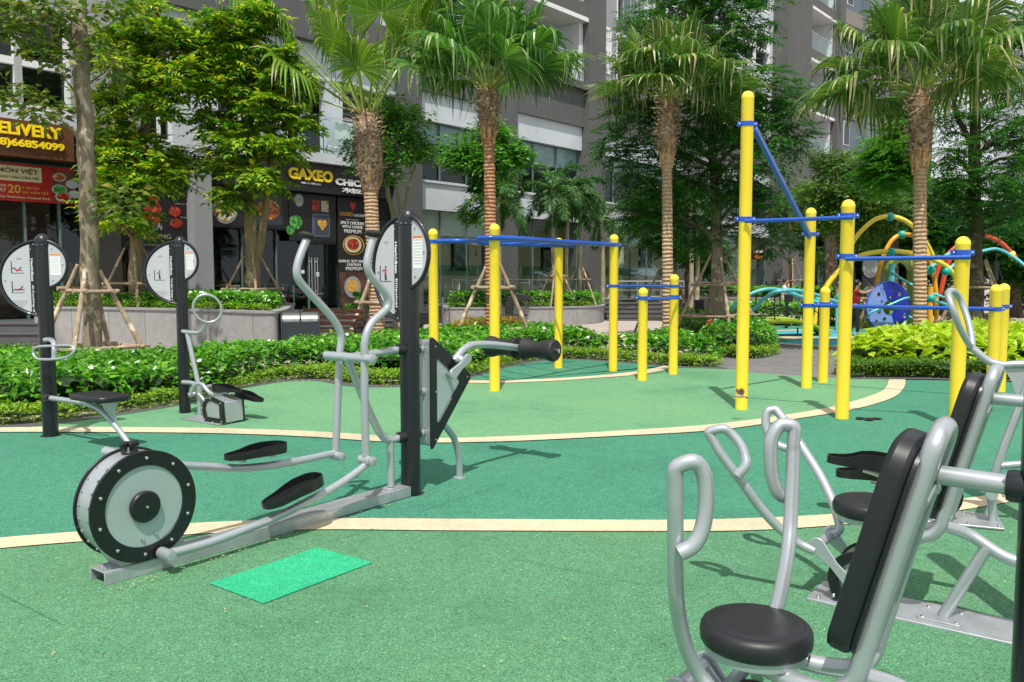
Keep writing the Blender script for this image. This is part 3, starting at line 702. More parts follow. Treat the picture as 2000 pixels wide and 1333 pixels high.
# ---------------- leg press / curl box on the far side of the same post
s1, zt = E.sz(841, 662, 0); s2, zm = E.sz(915, 735, 0); s3, zb = E.sz(852, 868, 0)
root2 = thing('leg_exercise_station', 'silver box with black triangle frame and twin foam rollers behind the elliptical post', 'exercise station', E.P(s1 + .1, .07, 0))
def rtri(pts, t, inset=0.0, k=6, rad=.05):
    """rounded triangle in the (s, z) plane"""
    c = (sum(p[0] for p in pts) / 3, sum(p[1] for p in pts) / 3); out = []
    P = [(p[0] + (c[0] - p[0]) * inset, p[1] + (c[1] - p[1]) * inset) for p in pts]
    for i in range(3):
        a, b, c_ = P[i - 1], P[i], P[(i + 1) % 3]
        da = math.dist(a, b); db = math.dist(c_, b); r_ = min(rad * (1 - inset), da * .3, db * .3)
        p0 = (b[0] + (a[0] - b[0]) * r_ / da, b[1] + (a[1] - b[1]) * r_ / da); p1 = (b[0] + (c_[0] - b[0]) * r_ / db, b[1] + (c_[1] - b[1]) * r_ / db)
        for j in range(k + 1):
            u = j / k; out.append(((1 - u) ** 2 * p0[0] + 2 * u * (1 - u) * b[0] + u * u * p1[0], (1 - u) ** 2 * p0[1] + 2 * u * (1 - u) * b[1] + u * u * p1[1]))
    return [E.P(x, t, y) for x, y in out]
TRI = [(s1 - .015, zt + .03), (s1 - .015, zb - .05), (s2 + .03, zm + .005)]
mb = MB(); mb.prism(rtri(TRI, .006, .05), E.w * .128)
for zz in (zt - .05, zt - .12, zb + .12, zb + .05):
    for t in (.045, .115): mb.bolt(E.P(s1 - .02, t, zz), -E.u, .007)
mb.lathe([(.028, 0), (.028, .03), (.01, .036)], E.P(s1 + .0, .075, (zt + zb) / 2), -E.u)
bx = mb.build('housing', [M['silver'], M['chrome']], root2)
for t, d in ((.0, -.014), (.14, .014)):
    mb = MB(); mb.frame_prism(rtri(TRI, t), rtri(TRI, t, .42, rad=.07), E.w * d)
    for q in ((s1 + .035, zt - .06), (s1 + .035, (zt + zb) / 2), (s1 + .03, zb + .04), (s2 - .035, zm)): mb.bolt(E.P(q[0], t + d, q[1]), E.w * d, .008)
    mb.build('triangle_frame', [M['black'], M['chrome']], bx, bevel=.004)
mb = MB(); mb.prism(rtri(TRI, -.004, .40), E.w * .008); mb.build('inner_panel', M['panel'], bx)
for zz in (E.sz(822, 683, TC)[1], E.sz(825, 846, TC)[1]):
    collar(root2, E.P(s_post + .07, TC, zz), E.u, .036, .05)
    mb = MB(); mb.cyl(E.P(s_post + .1, TC, zz), E.P(s1 + .02, TC, zz), .026); mb.build('bracket_tube', M['silver'], root2)
hp = E.hit(878, 730, -.03); le = E.hit(912, 700, -.06)
mb = MB(); mb.cyl(hp + E.w * .03, hp - E.w * .045, .02); mb.build('axle', M['chrome'], root2)
def lever(root_, fr, a, b, ra, rb, t, th, mat=M['silver'], name='lever'):
    a = Vector(a); b = Vector(b); d = (b - a).normalized(); q = d.cross(fr.w).normalized(); out = []
    n = 10
    base = math.pi / 2
    for i in range(n + 1):
        an = math.pi / 2 + math.pi * i / n; out.append(a + d * (ra * math.cos(an)) + q * (ra * math.sin(an)))
    mid = (a + b) / 2; rm = min(ra, rb) * .72; out.append(mid - q * rm)
    for i in range(n + 1):
        an = -math.pi / 2 + math.pi * i / n; out.append(b + d * (rb * math.cos(an)) + q * (rb * math.sin(an)))
    out.append(mid + q * rm)
    mb = MB(); mb.prism(out, fr.w * th); return mb.build(name, mat, root_, bevel=.004, angle=50)
lever(root2, E, hp - E.w * .05, le - E.w * .02, .042, .036, 0, .022)
mb = MB(); tp = E.path([(886, 706), (897, 692), (908, 681), (924, 674), (950, 673), (985, 676), (1018, 681)], -.01)
mb.tube(tp, .029, n=16, k=7); mb.cyl(E.hit(893, 699, -.01), E.hit(904, 706, -.06), .034); arm_ = mb.build('roller_arm', M['silver'], root2)
rc = tp[-1]
mb = MB(); mb.cyl(rc - E.w * .38, rc + E.w * .42, .018); mb.build('roller_axle', M['chrome'], arm_)
for sgn, L in ((-1, .32), (1, .32)):
    mb = MB(); pr = [(.03, .0), (.092, .004), (.095, .012), (.092, .022), (.088, .03)]
    for i in range(9): u = i / 8; pr.append((.086 - .022 * math.sin(math.pi * min(1, u * 1.1)) + .006 * u, .03 + u * (L - .05)))
    pr += [(.088, L - .008), (.082, L), (.03, L), (.0, L)]
    mb.lathe(pr, rc + E.w * sgn * .03, E.w * sgn, n=32); mb.build('foam_roller', M['foam'], arm_)
mb = MB(); mb.tube(E.path([(862, 826), (874, 838), (886, 855), (893, 876), (897, 900), (897.5, 933)], .09), .026, n=16, k=7); mb.build('support_leg', M['silver'], root2)
mb = MB(); q = E.hit(897.5, 933, .09); mb.lathe([(.05, .0), (.05, .024), (.03, .027)], Vector((q.x, q.y, 0))); mb.build('foot_flange', M['silver'], root2)

# ---------------- ab crunch bench, far left
P2 = G(92, 856); A2 = Fr(P2, (.84, -.54)); A2P = P2 + Vector((0, .07, 0))
root3 = thing('ab_crunch_bench', 'charcoal post with low black padded seat on a curved silver tube, far left', 'exercise bench', P2)
post_part(root3, A2P, 2.02)
sign(root3, A2P, 1.95, (1, .10, 0), .40, .74, .235, .47, 'HealthBeat', 'Ab Crunch/Leg Lift', [1, 2])
mb = MB(); mb.tube(A2.path([(100, 778), (135, 783), (165, 788), (192, 799), (215, 820), (238, 848), (258, 877), (270, 900)], 0), .026, n=16, k=7); seatbar = mb.build('seat_tube', M['silver'], root3)
q = A2.hit(98, 778, 0); collar(root3, q - A2.u * .07, A2.u, .04, .07)
mb = MB(); sc_, sz_ = A2.sz(196, 781, 0); zt_ = sz_ + .0
def rrect(c, X, Y, a, b, r, n=6):
    out = []
    for (sx, sy, a0) in ((1, 1, 0), (-1, 1, 90), (-1, -1, 180), (1, -1, 270)):
        for i in range(n + 1):
            an = R(a0 + 90 * i / n); out.append(c + X * (sx * (a - r) + r * math.cos(an)) + Y * (sy * (b - r) + r * math.sin(an)))
    return out
bc = A2.P(sc_, .0, zt_)
mb.prism(rrect(bc, A2.u, A2.w, .28, .17, .09), Z * .055); pad = mb.build('seat_pad', M['vinyl'], root3, bevel=.016)
mb = MB(); mb.prism(rrect(bc - Z * .007, A2.u, A2.w, .22, .12, .03), Z * .006)
mb.prism([A2.P(sc_ - .02, -.004, zt_ - .01), A2.P(sc_ + .26, -.004, zt_ - .01), A2.P(sc_ + .235, -.004, zt_ - .08), A2.P(sc_ + .25, -.004, zt_ - .23), A2.P(sc_ + .17, -.004, zt_ - .17)], A2.w * .008)
mb.build('seat_bracket', M['silver'], root3)
hb = A2.hit(90, 665, 0)
mb = MB(); hc = D(105, 688, 8.02); mb.tube([hb - A2.u * .02, D(96, 664, 8.25), D(104, 668, 8.1), D(106, 680, 8.03), D(106, 700, 8.02)], .024, n=14, k=6)
lp = [D(x, y, yy) for x, y, yy in ((104, 676, 8.03), (80, 677, 8.1), (69, 680, 8.14), (65, 688, 8.16), (68, 697, 8.14), (78, 702, 8.1), (105, 702, 8.0), (130, 698, 7.9), (141, 692, 7.86), (145, 684, 7.86), (141, 677, 7.88), (130, 675, 7.92))]
mb.tube(lp, .013, n=10, k=5, closed=True); mb.build('grab_handle', M['silver'], root3)
collar(root3, Vector((A2P.x, A2P.y, hb.z)) , A2.u, .04, .10)

# ---------------- stepper machine(s)
def stepper_left():
    P = G(357, 811); S = Fr(P, (.866, -.5)); PP = P + Vector((0, .07, 0))
    rt = thing('stepper_machine', 'charcoal post stepper with round silver steering ring, in front of the hedge', 'stepper', P)
    post_part(rt, PP, 2.06, .064)
    sign(rt, PP, 2.0, (.98, .1, 0), .39, .72, .20, .45, 'HealthBeat', 'Cardio Stepper', [0])
    q = [G(351, 822), G(427, 835), G(463, 827), G(391, 816)]
    mb = MB(); mb.prism([Vector((p.x, p.y, .018)) for p in q], Z * .014)
    for (u, v) in ((.1, .15), (.1, .85), (.45, .1), (.6, .1), (.8, .1), (.93, .5), (.93, .9), (.5, .9)):
        a = q[0].lerp(q[1], u).lerp(q[3].lerp(q[2], u), v); mb.bolt(Vector((a.x, a.y, .032)), Z, .011)
    mb.build('base_plate', [M['steel'], M['chrome']], rt, bevel=.003)
    t0 = (q[0].lerp(q[1], .6) - S.O).dot(S.w) + .02
    pent = [(399, 822), (394, 797), (398, 781), (411, 776), (434, 787), (437, 828)]
    pw = S.path(pent, t0); ext = S.w * .30
    cen = sum(pw, Vector()) / len(pw)
    mb = MB(); mb.prism([p + S.w * .012 for p in pw], ext - S.w * .024); bx = mb.build('resistance_box', M['silver'], rt, bevel=.01)
    for off in (0, 1):
        A_ = [p + (ext if off else Vector()) for p in pw]; B_ = [p.lerp(cen + (ext if off else Vector()), .32) for p in A_]
        mb = MB(); mb.frame_prism(A_, B_, S.w * (.035 if not off else -.035)); mb.frame_prism([p + S.w * -.004 for p in A_], B_, S.w * .004)
        for p in A_:
            mb.bolt(p.lerp(cen + (ext if off else Vector()), .13) - S.w * .004, -S.w if not off else S.w, .010)
        mb.build('box_frame', [M['black'], M['chrome']], bx, bevel=.004)
    kc = S.hit(446, 806, t0 + .15); mb = MB(); mb.lathe([(.055, 0), (.055, .02), (.035, .022), (.035, .045), (0, .046)], kc + S.u * .0, S.u, n=20); mb.box(kc + S.u * .04, .02, .09, .03, (S.u, S.w, Z)); mb.build('resistance_knob', M['black'], bx, bevel=.004)
    col0, col1 = S.hit(366, 652, 0), S.hit(387, 749, 0)
    mb = MB(); mb.tube([col0, col1], .027, n=16); mb.tube([S.hit(389, 752, 0), S.hit(391, 818, 0)], .03, n=16)
    mb.prism([S.hit(379, 820, 0), S.hit(390, 802, 0), S.hit(398, 820, 0)], S.w * .01); mb.build('column', M['silver'], rt)
    z1 = S.hit(354, 648, 0).z; z2 = S.hit(356, 746, 0).z
    for zz in (z1, z2): collar(rt, S.P(.02, .0, zz) + Vector((0, .04, 0)), S.u, .036, .09)
    mb = MB(); mb.tube(S.path([(357, 648), (375, 650), (388, 650), (396, 644), (401, 632)], 0), .024, n=14, k=6); mb.tube(S.path([(357, 747), (372, 748), (383, 750)], 0), .024, n=14); mb.build('bracket_tube', M['silver'], rt)
    rcn = S.hit(405, 603, 0); ex = Vector((.93, .37, 0)); ez = Vector((-.06, -.12, 1)).normalized(); rr = .148
    mb = MB(); mb.tube([rcn + ex * (rr * math.cos(a)) + ez * (rr * 1.06 * math.sin(a)) for a in [2 * math.pi * i / 40 for i in range(40)]], .0145, n=12, closed=True); mb.build('steering_ring', M['silver'], rt)
    # crank arms, pedals
    mb = MB(); mb.cyl(S.hit(368, 773, -.02), S.hit(392, 766, .10), .03); mb.build('crank_joint', M['silver'], rt)
    a1 = MB(); a1.tube(S.path([(372, 770), (376, 758), (386, 750), (396, 752), (404, 762), (414, 770), (428, 771), (446, 766)], -.1), .022, n=14, k=6); a1 = a1.build('pedal_arm', M['silver'], rt)
    a2 = MB(); a2.tube(S.path([(390, 764), (408, 755), (430, 756), (444, 768), (458, 778), (478, 779)], .12), .022, n=14, k=6); a2 = a2.build('pedal_arm', M['silver'], rt)
    mb = MB(); mb.tube(S.path([(388, 770), (397, 780), (402, 792)], -.13), .018, n=10, k=4); mb.cyl(S.hit(402, 794, -.17), S.hit(412, 790, -.03), .028); mb.build('crank_link', M['silver'], rt)
    c1 = S.hit(443, 764, -.1); pedal(rt, c1, -S.u, S.w, .40, .17, .03, .065)
    c2 = S.hit(487, 779, .14); pedal(rt, c2, (-S.u + Z * .12).normalized(), S.w, .40, .17, .03, .065)
    return rt
stepper_left()

# ---------------- chest press machines (two of a kind), right
aU = Vector((.808, -.589, 0)); LATN = Vector((.589, .808, 0))
def chest_press(lat, s0, label, arms, name='chest_press_machine', extra=True):
    """s0: where the seat centre lies along the axis; arms: list of (bar pts, loop pts, t_top, t_low)"""
    C = Fr(LATN * lat, aU); sp = lambda ds, t, z: C.P(s0 + ds, t, z)
    rt = thing(name, label, 'exercise machine', sp(.25, 0, 0), 'chest press machines')
    PP = sp(.76, 0, 0); post_part(rt, PP, 2.1)
    # base plate
    mb = MB(); mb.prism(rrect(sp(.45, 0, .014), C.u, C.w, .70, .145, .01), Z * .014)
    for ds, t in ((.10, .1), (.10, -.1), (.40, .07), (.40, -.07), (.26, .07), (.26, -.07), (-.2, .11), (-.2, -.11)): mb.bolt(sp(ds, t, .028), Z, .012)
    bp = mb.build('base_plate', [M['steel'], M['chrome']], rt, bevel=.003)
    mb = MB(); mb.prism(rrect(sp(.33, 0, .0285), C.u, C.w, .095, .095, .02), Z * .005); mb.build('foot_plate', M['steel'], rt, bevel=.002)
    # flywheel box: domed profile
    def dome(r, t, n=26):
        cz = .145; pts = []
        for i in range(n + 1):
            a = -R(14) + (math.pi + R(28)) * i / n; pts.append(sp(-.02 + r * math.cos(a), t, cz + r * math.sin(a)))
        pts.append(sp(-.02 - r * .78, t, cz - r * .84)); pts.append(sp(-.02 + r * .86, t, cz - r * .84)); return pts
    mb = MB(); mb.prism(dome(.130, -.085), C.w * .17); fw = mb.build('flywheel_housing', M['silver'], rt, angle=50)
    for t, d in ((-.09, -.016), (.09, .016)):
        mb = MB(); mb.frame_prism(dome(.142, t), dome(.092, t), C.w * d)
        for ds, z in ((-.13, .055), (.10, .055), (-.02, .262)): mb.bolt(sp(ds, t + d, z), C.w * d, .009)
        mb.build('ring_cover', [M['black'], M['chrome']], fw, bevel=.004)
        mb = MB(); mb.prism(dome(.096, t + (.002 if d < 0 else -.006)), C.w * .004); mb.build('side_panel', M['panel'], fw)
    kc = sp(.115, .0, .16); mb = MB(); mb.lathe([(.048, 0), (.048, .02), (.03, .022), (.032, .05), (0, .052)], kc, C.u, n=18)
    for i in range(6):
        a = i * math.pi / 3; mb.box(kc + C.u * .036 + C.w * .03 * math.cos(a) + Z * .03 * math.sin(a), .03, .014, .014, (C.u, C.w, Z))
    mb.build('resistance_knob', M['black'], fw, bevel=.003)
    # seat
    st = MB(); zc = .455; st.lathe([(.12, -.03), (.155, -.026), (.158, 0)], sp(0, 0, zc), Z, n=44); st.build('seat_pan', M['silver'], rt)
    mb = MB(); mb.lathe([(.14, 0), (.164, .003), (.170, .012), (.172, .035), (.170, .052), (.164, .062), (.154, .069), (.147, .0705), (.1445, .0685), (.142, .0705), (.10, .0712), (.0, .0715)], sp(0, 0, zc), Z, n=48)
    seat = mb.build('seat_pad', M['vinyl'], rt, angle=80)
    # back rest
    A_, B_ = sp(.305, 0, .53), sp(.470, 0, 1.16); up = (B_ - A_).normalized(); nf = C.w.cross(up).normalized()
    if nf.dot(C.u) > 0: nf = -nf
    mid = (A_ + B_) / 2 + nf * .0; hh = (B_ - A_).length / 2
    pts = []
    for (sx, sz, a0, rx) in ((1, 1, 0, .10), (-1, 1, 90, .10), (-1, -1, 180, .07), (1, -1, 270, .07)):
        for i in range(7): an = R(a0 + 15 * i); pts.append(mid + C.w * (sx * (.145 - rx) + rx * math.cos(an)) + up * (sz * (hh - rx) + rx * math.sin(an)))
    mb = MB(); mb.prism(pts, nf * .07); bk = mb.build('backrest', M['vinyl'], rt, bevel=.018, angle=60)
    mb = MB(); mb.prism([p + (mid - p) * .03 - nf * .012 for p in pts], nf * .011); mb.build('backrest_board', M['black'], rt)
    # frame: hoop of tube behind the back, sweeping under the seat
    rr = .0275
    def side(t): return [sp(-.02, t * .45, .425), sp(.13, t * .8, .405), sp(.25, t, .41), sp(.315, t, .46), sp(.345, t, .56), sp(.405, t, .80), sp(.485, t, 1.10)]
    top = [sp(.502, -.075, 1.165), sp(.507, -.03, 1.19), sp(.507, .03, 1.19), sp(.502, .075, 1.165)]
    mb = MB(); mb.tube(side(-.092) + top + side(.092)[::-1], rr, n=18, k=7); mb.build('back_frame', M['silver'], rt)
    mb = MB(); mb.tube([sp(.50, 0, 1.06), sp(.70, 0, 1.055)], .027, n=16); 
    mb.tube([sp(.47, -.09, 1.0), sp(.475, 0, 1.03), sp(.47, .09, 1.0)], .022, n=12); mb.build('bracket_tube', M['silver'], rt)
    collar(rt, sp(.72, 0, 1.055), -C.u, .043, .06)
    mb = MB(); mb.tube([sp(.335, -.06, .47), sp(.43, 0, .43), sp(.56, 0, .36), sp(.66, 0, .34), sp(.76, 0, .34)], .027, n=16, k=6)
    mb.tube([sp(.50, 0, .385), sp(.335, 0, .03)], .027, n=16); mb.tube([sp(.33, -.09, .48), sp(.33, .09, .48)], .02, n=12)
    mb.build('support_tube', M['silver'], rt)
    # pivot with side levers and push arms
    pz = .285; pds = -.215
    mb = MB(); mb.cyl(sp(pds, -.10, pz), sp(pds, .10, pz), .026); mb.build('pivot_axle', M['silver'], rt)
    for sg, (bar, loop, tt, tl) in zip((-1, 1), arms):
        a = sp(pds, sg * .115, pz); b = sp(-.045, sg * .115, .12)
        lever(rt, C, b, a, .03, .042, 0, .014 * (1 if sg > 0 else 1), name='pivot_lever')
        n_ = len(bar); pth = []
        for i, q in enumerate(bar):
            u = i / (n_ - 1); f = u * u * (3 - 2 * u)
            pth.append(C.hit(q[0], q[1], tt + (tl - tt) * f))
        if (pth[-1] - sp(pds, sg * .1, pz)).length > .04: pth.append(sp(pds, sg * .1, pz))
        mb = MB()
        n2 = len(loop); lo = [C.hit(q[0], q[1], tt - sg * (.05 * math.sin(math.pi * i / (n2 - 1)))) for i, q in enumerate(loop)]
        dn = (pth[1] - pth[0]).normalized(); rt_ = (lo[1] - pth[0]).normalized()
        mb.tube(lo[::-1][:-1] + [pth[0] + rt_ * .012, pth[0] + dn * .012, pth[0] + dn * .06] + pth[1:], .0235, n=18, k=8); mb.build('push_handle', M['silver'], rt)
    return rt
cp1 = chest_press(2.527, -.899, 'nearest chest press machine, round black seat low at the right front', [
    ([(1319, 912), (1319, 1018), (1320, 1147), (1327, 1211), (1342, 1270), (1364, 1315), (1392, 1352)], [(1320, 912), (1352, 902), (1367, 912), (1377, 938), (1379, 985), (1371, 1035), (1353, 1066), (1327, 1081)], -.345, -.10),
    ([(1551, 832), (1549, 889), (1547, 953), (1544, 1018), (1540, 1069), (1531, 1125), (1516, 1190), (1490, 1255), (1450, 1310), (1410, 1345)], [(1553, 832), (1525, 831), (1511, 848), (1505, 875), (1507, 923), (1517, 958), (1530, 970), (1542, 967)], .335, .10)])
cp2 = chest_press(4.267, -.97, 'second chest press machine, partly hidden behind the nearest backrest, seat beside the cream line', [
    ([(1383, 844), (1409, 889), (1448, 941), (1482, 988), (1521, 1031), (1559, 1061), (1590, 1076)], [(1383, 844), (1412, 838), (1428, 848), (1444, 866), (1454, 888), (1456, 910), (1440, 930)], -.345, -.10),
    ([(1514, 799), (1538, 829), (1568, 876), (1598, 923), (1620, 966), (1635, 1005), (1639, 1035)], [(1514, 799), (1498, 806), (1496, 833), (1505, 856), (1524, 872), (1545, 876), (1566, 872)], .335, .10)])

# ---------------- stepper at the right edge
def stepper_right():
    S = Fr((3.32, 5.25), (.92, -.38)); PP = S.P(0.02, 0, 0)
    rt = thing('stepper_machine', 'stepper with two black pedals and tilted silver ring, behind the chest presses at right', 'stepper', PP)
    post_part(rt, PP, 2.06, .064)
    mb = MB(); mb.prism(rrect(S.P(-.50, 0, .02), S.u, S.w, .30, .17, .01), Z * .014)
    for u in (-.27, -.1, .1, .27):
        for v in (-.14, .14): mb.bolt(S.P(-.5 + u, v, .034), Z, .012)
    mb.build('base_plate', [M['steel'], M['chrome']], rt, bevel=.003)
    mb = MB(); mb.cyl(S.P(-.58, -.09, .19), S.P(-.58, .09, .19), .14, n=32); bx = mb.build('resistance_box', M['silver'], rt)
    for t, d in ((-.09, -.014), (.09, .014)):
        mb = MB(); c_ = S.P(-.58, t, .19); mb.lathe([(.08, 0), (.15, 0), (.15, .014), (.08, .014)], c_, S.w * d, n=36, caps=False); mb.build('box_frame', M['black'], bx)
    mb = MB(); mb.tube([S.hit(1938, 1036, 0), S.hit(1939, 1000, 0), S.hit(1934, 960, 0)], .027, n=16); mb.tube([S.hit(1936, 965, 0), S.hit(1950, 904, 0), S.hit(1992, 793, 0), S.hit(2012, 740, 0)], .027, n=16, k=3)
    c_ = S.hit(1934, 961, 0); mb.cyl(c_ - S.w * .09, c_ + S.w * .09, .034); mb.tube([c_, S.hit(1911, 938, 0)], .014, n=10); mb.build('column', M['silver'], rt)
    mb = MB(); mb.tube([S.hit(1955, 910, 0), S.hit(2010, 906, 0)], .024, n=14); mb.build('bracket_tube', M['silver'], rt)
    mb = MB(); mb.tube([S.hit(x, y, 0) for x, y in ((1898, 680), (1914, 693), (1932, 706), (1955, 713), (1985, 712), (2050, 710))], .024, n=16, k=6)
    mb.prism([S.hit(1960, 720, 0), S.hit(2030, 720, 0), S.hit(2030, 790, 0), S.hit(1985, 776, 0), S.hit(1976, 745, 0)], S.w * .012)
    mb.build('handle_stem', M['silver'], rt)
    lp = [S.hit(x, y, t) for x, y, t in ((1897, 678, 0), (1876, 643, -.10), (1863, 609, -.15), (1853, 582, -.12), (1852, 572, -.03), (1859, 568, .04), (1867, 573, .11), (1877, 589, .15), (1889, 621, .12), (1897, 655, .06))]
    mb = MB(); mb.tube(lp, .0205, n=14, k=6, closed=True); mb.build('steering_ring', M['silver'], rt)
    for q, t, d in (((1680, 912), -.13, -.09), ((1696, 934), .13, .02)):
        ax_ = (S.u + Z * d).normalized(); c_ = S.hit(q[0], q[1], t); pedal(rt, c_, ax_, S.w, .42, .18, .05, .105)
        mb = MB(); mb.tube([c_ + ax_ * .02 - Z * .012, c_ + ax_ * .24 - Z * .035, S.P(-.72, t * .9, .40), S.P(-.55, t * .8, .42), S.P(-.40, t * .6, .36)], .022, n=14, k=5); mb.build('pedal_arm', M['silver'], rt)
    return rt
stepper_right()

# ---------------- yellow pull-up frames
def ypost(root, x, ybase, ytop, xt=None, Y=None):
    g = G(x, ybase) if ybase else D(x, 700, Y)
    g = Vector((g.x, g.y + (.07 if ybase else 0), 0)); top = D(x if xt is None else xt, ytop, g.y).z; r = .0725
    mb = MB(); prof = [(r * 1.01, 0.014), (r, top - .09)]
    prof += [(r * 1.015, top - .088), (r * 1.015, top - .075)]
    for i in range(1, 9): a = i / 8 * math.pi / 2; prof.append((r * 1.015 * math.cos(a), top - .075 + .075 * math.sin(a)))
    mb.lathe(prof, g, n=32); mb.build('post', M['yellow'], root); return g
def clamp(root, g, z, d, h=.05, ear=.045, r=.0725):
    """blue band with two flange ears across direction d"""
    d = Vector((d[0], d[1], 0)).normalized(); n = Vector((-d.y, d.x, 0)); g = Vector((g[0], g[1], z))
    mb = MB(); mb.lathe([(r + .002, -h / 2), (r + .010, -h / 2), (r + .010, h / 2), (r + .002, h / 2)], g, Z, n=32, caps=False)
    for s in (-1, 1):
        mb.box(g + d * s * (r + ear / 2), ear + .01, .022, h, (d, n, Z))
        mb.bolt(g + d * s * (r + ear * .55) - n * .011, -n if n.y > 0 else n, .012)
    return mb.build('clamp', [M['blue'], M['chrome']], root, bevel=.002)
def bar(root, a, b, r=.021, name='bar'):
    mb = MB(); mb.tube([a, b], r, n=16); return mb.build(name, M['blue'], root)
y1 = thing('monkey_bars', 'lower yellow frame with blue overhead ladder and short dip posts, left of the tall pole', 'monkey bars', G(1091, 722))
ga, gb, gc, gd, ge, gf = ypost(y1, 847, 747, 447, 845), ypost(y1, 966, 767, 437, 962), ypost(y1, 1091, 722, 465), ypost(y1, 1198, 728, 458, 1196.5), ypost(y1, 1255.5, 746, 562), ypost(y1, 1316, 734, 536)
zl = 2.12
def V3(g, z, dx=0, dy=0): return Vector((g.x + dx, g.y + dy, z))
def rail(pts, nm='ladder_rail'):
    mb = MB(); mb.tube(pts, .037, n=14, k=8); return mb.build(nm, M['blue'], y1)
r1 = [V3(ga, zl, .06, -.13), V3(ga, zl, .5, -.16), D(945, 470, (ga.y * .58 + gc.y * .42)), D(1060, 481, gc.y - .4), V3(gc, zl, -.05, -.13), V3(gc, zl, .25, -.12)]
r1 = [Vector((p.x, p.y, zl)) for p in r1]
r2 = [V3(gb, zl, -.22, -.02), V3(gb, zl, -.0, -.115), V3(gb, zl, .4, .25), V3(gb, zl, 1.0, 1.15), V3(gd, zl, -.45, -.62), V3(gd, zl, -.05, -.11), V3(gd, zl, .06, .0)]
rail(r1); rail(r2)
c1, c2 = cr(r1, 8), cr(r2, 8)
for i in range(1, 8):
    a = c1[int((len(c1) - 1) * (.08 + .84 * i / 8))]; b = c2[int((len(c2) - 1) * (.06 + .86 * i / 8))]
    bar(y1, a, b, .017, 'rung')
for g in (ga, gb, gc, gd): clamp(y1, g, zl, (1, .25), .055)
zz = 1.44; clamp(y1, gd, zz, (1, .1), .045); clamp(y1, gf, zz, (1, -.1), .045); bar(y1, V3(gd, zz, .08, -.03), V3(gf, zz, -.06, -.03), .02)
zz = 1.25; clamp(y1, ge, zz + .02, (1, .1), .055); clamp(y1, gf, zz + .02, (1, .1), .055); bar(y1, V3(ge, zz, .02, -.09), V3(gf, zz, .06, -.1), .02)

y2 = thing('pull_up_frame', 'taller yellow frame with one very tall pole and slanted blue bar, right of centre', 'pull-up frame', G(1600, 790))
gg, gh, gi, gj = ypost(y2, 1451, 804, 178, 1452), ypost(y2, 1578, 761, 406, 1581), ypost(y2, 1610, 750, 560, 1612), ypost(y2, 1649, 822, 390, 1654)
gk = ypost(y2, 1873, 840, 462, 1884)
gl = ypost(y2, 1940, None, 556, 1943, 10.7); gm = ypost(y2, 1955, None, 554, 1959, 11.6)
zt1 = D(1452, 243, gg.y).z
clamp(y2, gg, zt1, (1, .1), .055); zt2 = D(1580, 458, gh.y).z; clamp(y2, gh, zt2, (1, -.2), .05)
def sqbar(root, a, b, w, h):
    d = (b - a).normalized(); n = Vector((-d.y, d.x, 0)).normalized(); mb = MB(); mb.box((a + b) / 2, (b - a).length, w, h, (d, n, d.cross(n))); return mb.build('slanted_bar', M['blue'], root, bevel=.01)
sqbar(y2, V3(gg, zt1 - .05, .085, .0), V3(gh, zt2 - .04, -.04, -.09), .055, .075)
z1 = D(1452, 432, gg.y).z; clamp(y2, gg, z1 + .02, (1, .05), .055); clamp(y2, gj, D(1654, 422, gj.y).z, (1, -.05), .055)
bar(y2, V3(gg, z1 - .01, -.03, -.1), V3(gj, z1 - .01, .02, -.1), .023)
z1 = D(1654, 503, gj.y).z; clamp(y2, gj, z1 + .01, (1, .0), .055); clamp(y2, gk, D(1884, 494, gk.y).z, (1, 0), .055)
bar(y2, V3(gj, z1 - .02, -.05, -.1), V3(gk, D(1884, 503, gk.y).z, .03, -.1), .024)
z1 = 1.19
clamp(y2, gh, z1, (1, -.1), .05); clamp(y2, gi, z1, (1, -.1), .05); clamp(y2, gl, z1, (1, .1), .05); clamp(y2, gm, z1, (1, 0), .05)
bar(y2, V3(gh, z1, .05, -.08), V3(gl, z1, -.05, -.08), .026); bar(y2, V3(gl, z1, .07, 0), V3(gm, z1, -.07, 0), .02)
# ================================================================== main building
FB = Fr((-3.3, 28.0), (.64, .7686))       # s along the front, t>0 into the building
def S_(px, t=0.0): return FB.sz(px, 500, t)[0]
bld = thing('apartment_building', 'long grey and white apartment block with shops and glazed cafe on its ground floor', 'building', FB.P(0, 2, 0))
def bbox(name, mat, rects, parent=bld, bevel=0):
    if len(rects) > 1 and name != 'louvre_panel':
        for r in rects: bbox(name, mat, [r], parent, bevel)
        return
    mb = MB()
    for r in rects: mb.fbox(FB, *r)
    return mb.build(name, mat, parent, bevel=bevel)
FLOOR = .6
# storey heights: ground glass .6-3.83, band, windows 4.73-6.76, band -7.69, dark band -9.14, ledge -9.43
sL, sC0, sC0b, sC1, sC1b, sC2, sC2b, sC3, sC3b, sC4, sC4b = S_(-260), S_(190), S_(232), S_(374), S_(408), S_(775), S_(812), S_(968), S_(1000), S_(1135), S_(1167)
sC5, sC5b, sE = S_(1500), S_(1547), S_(1624)
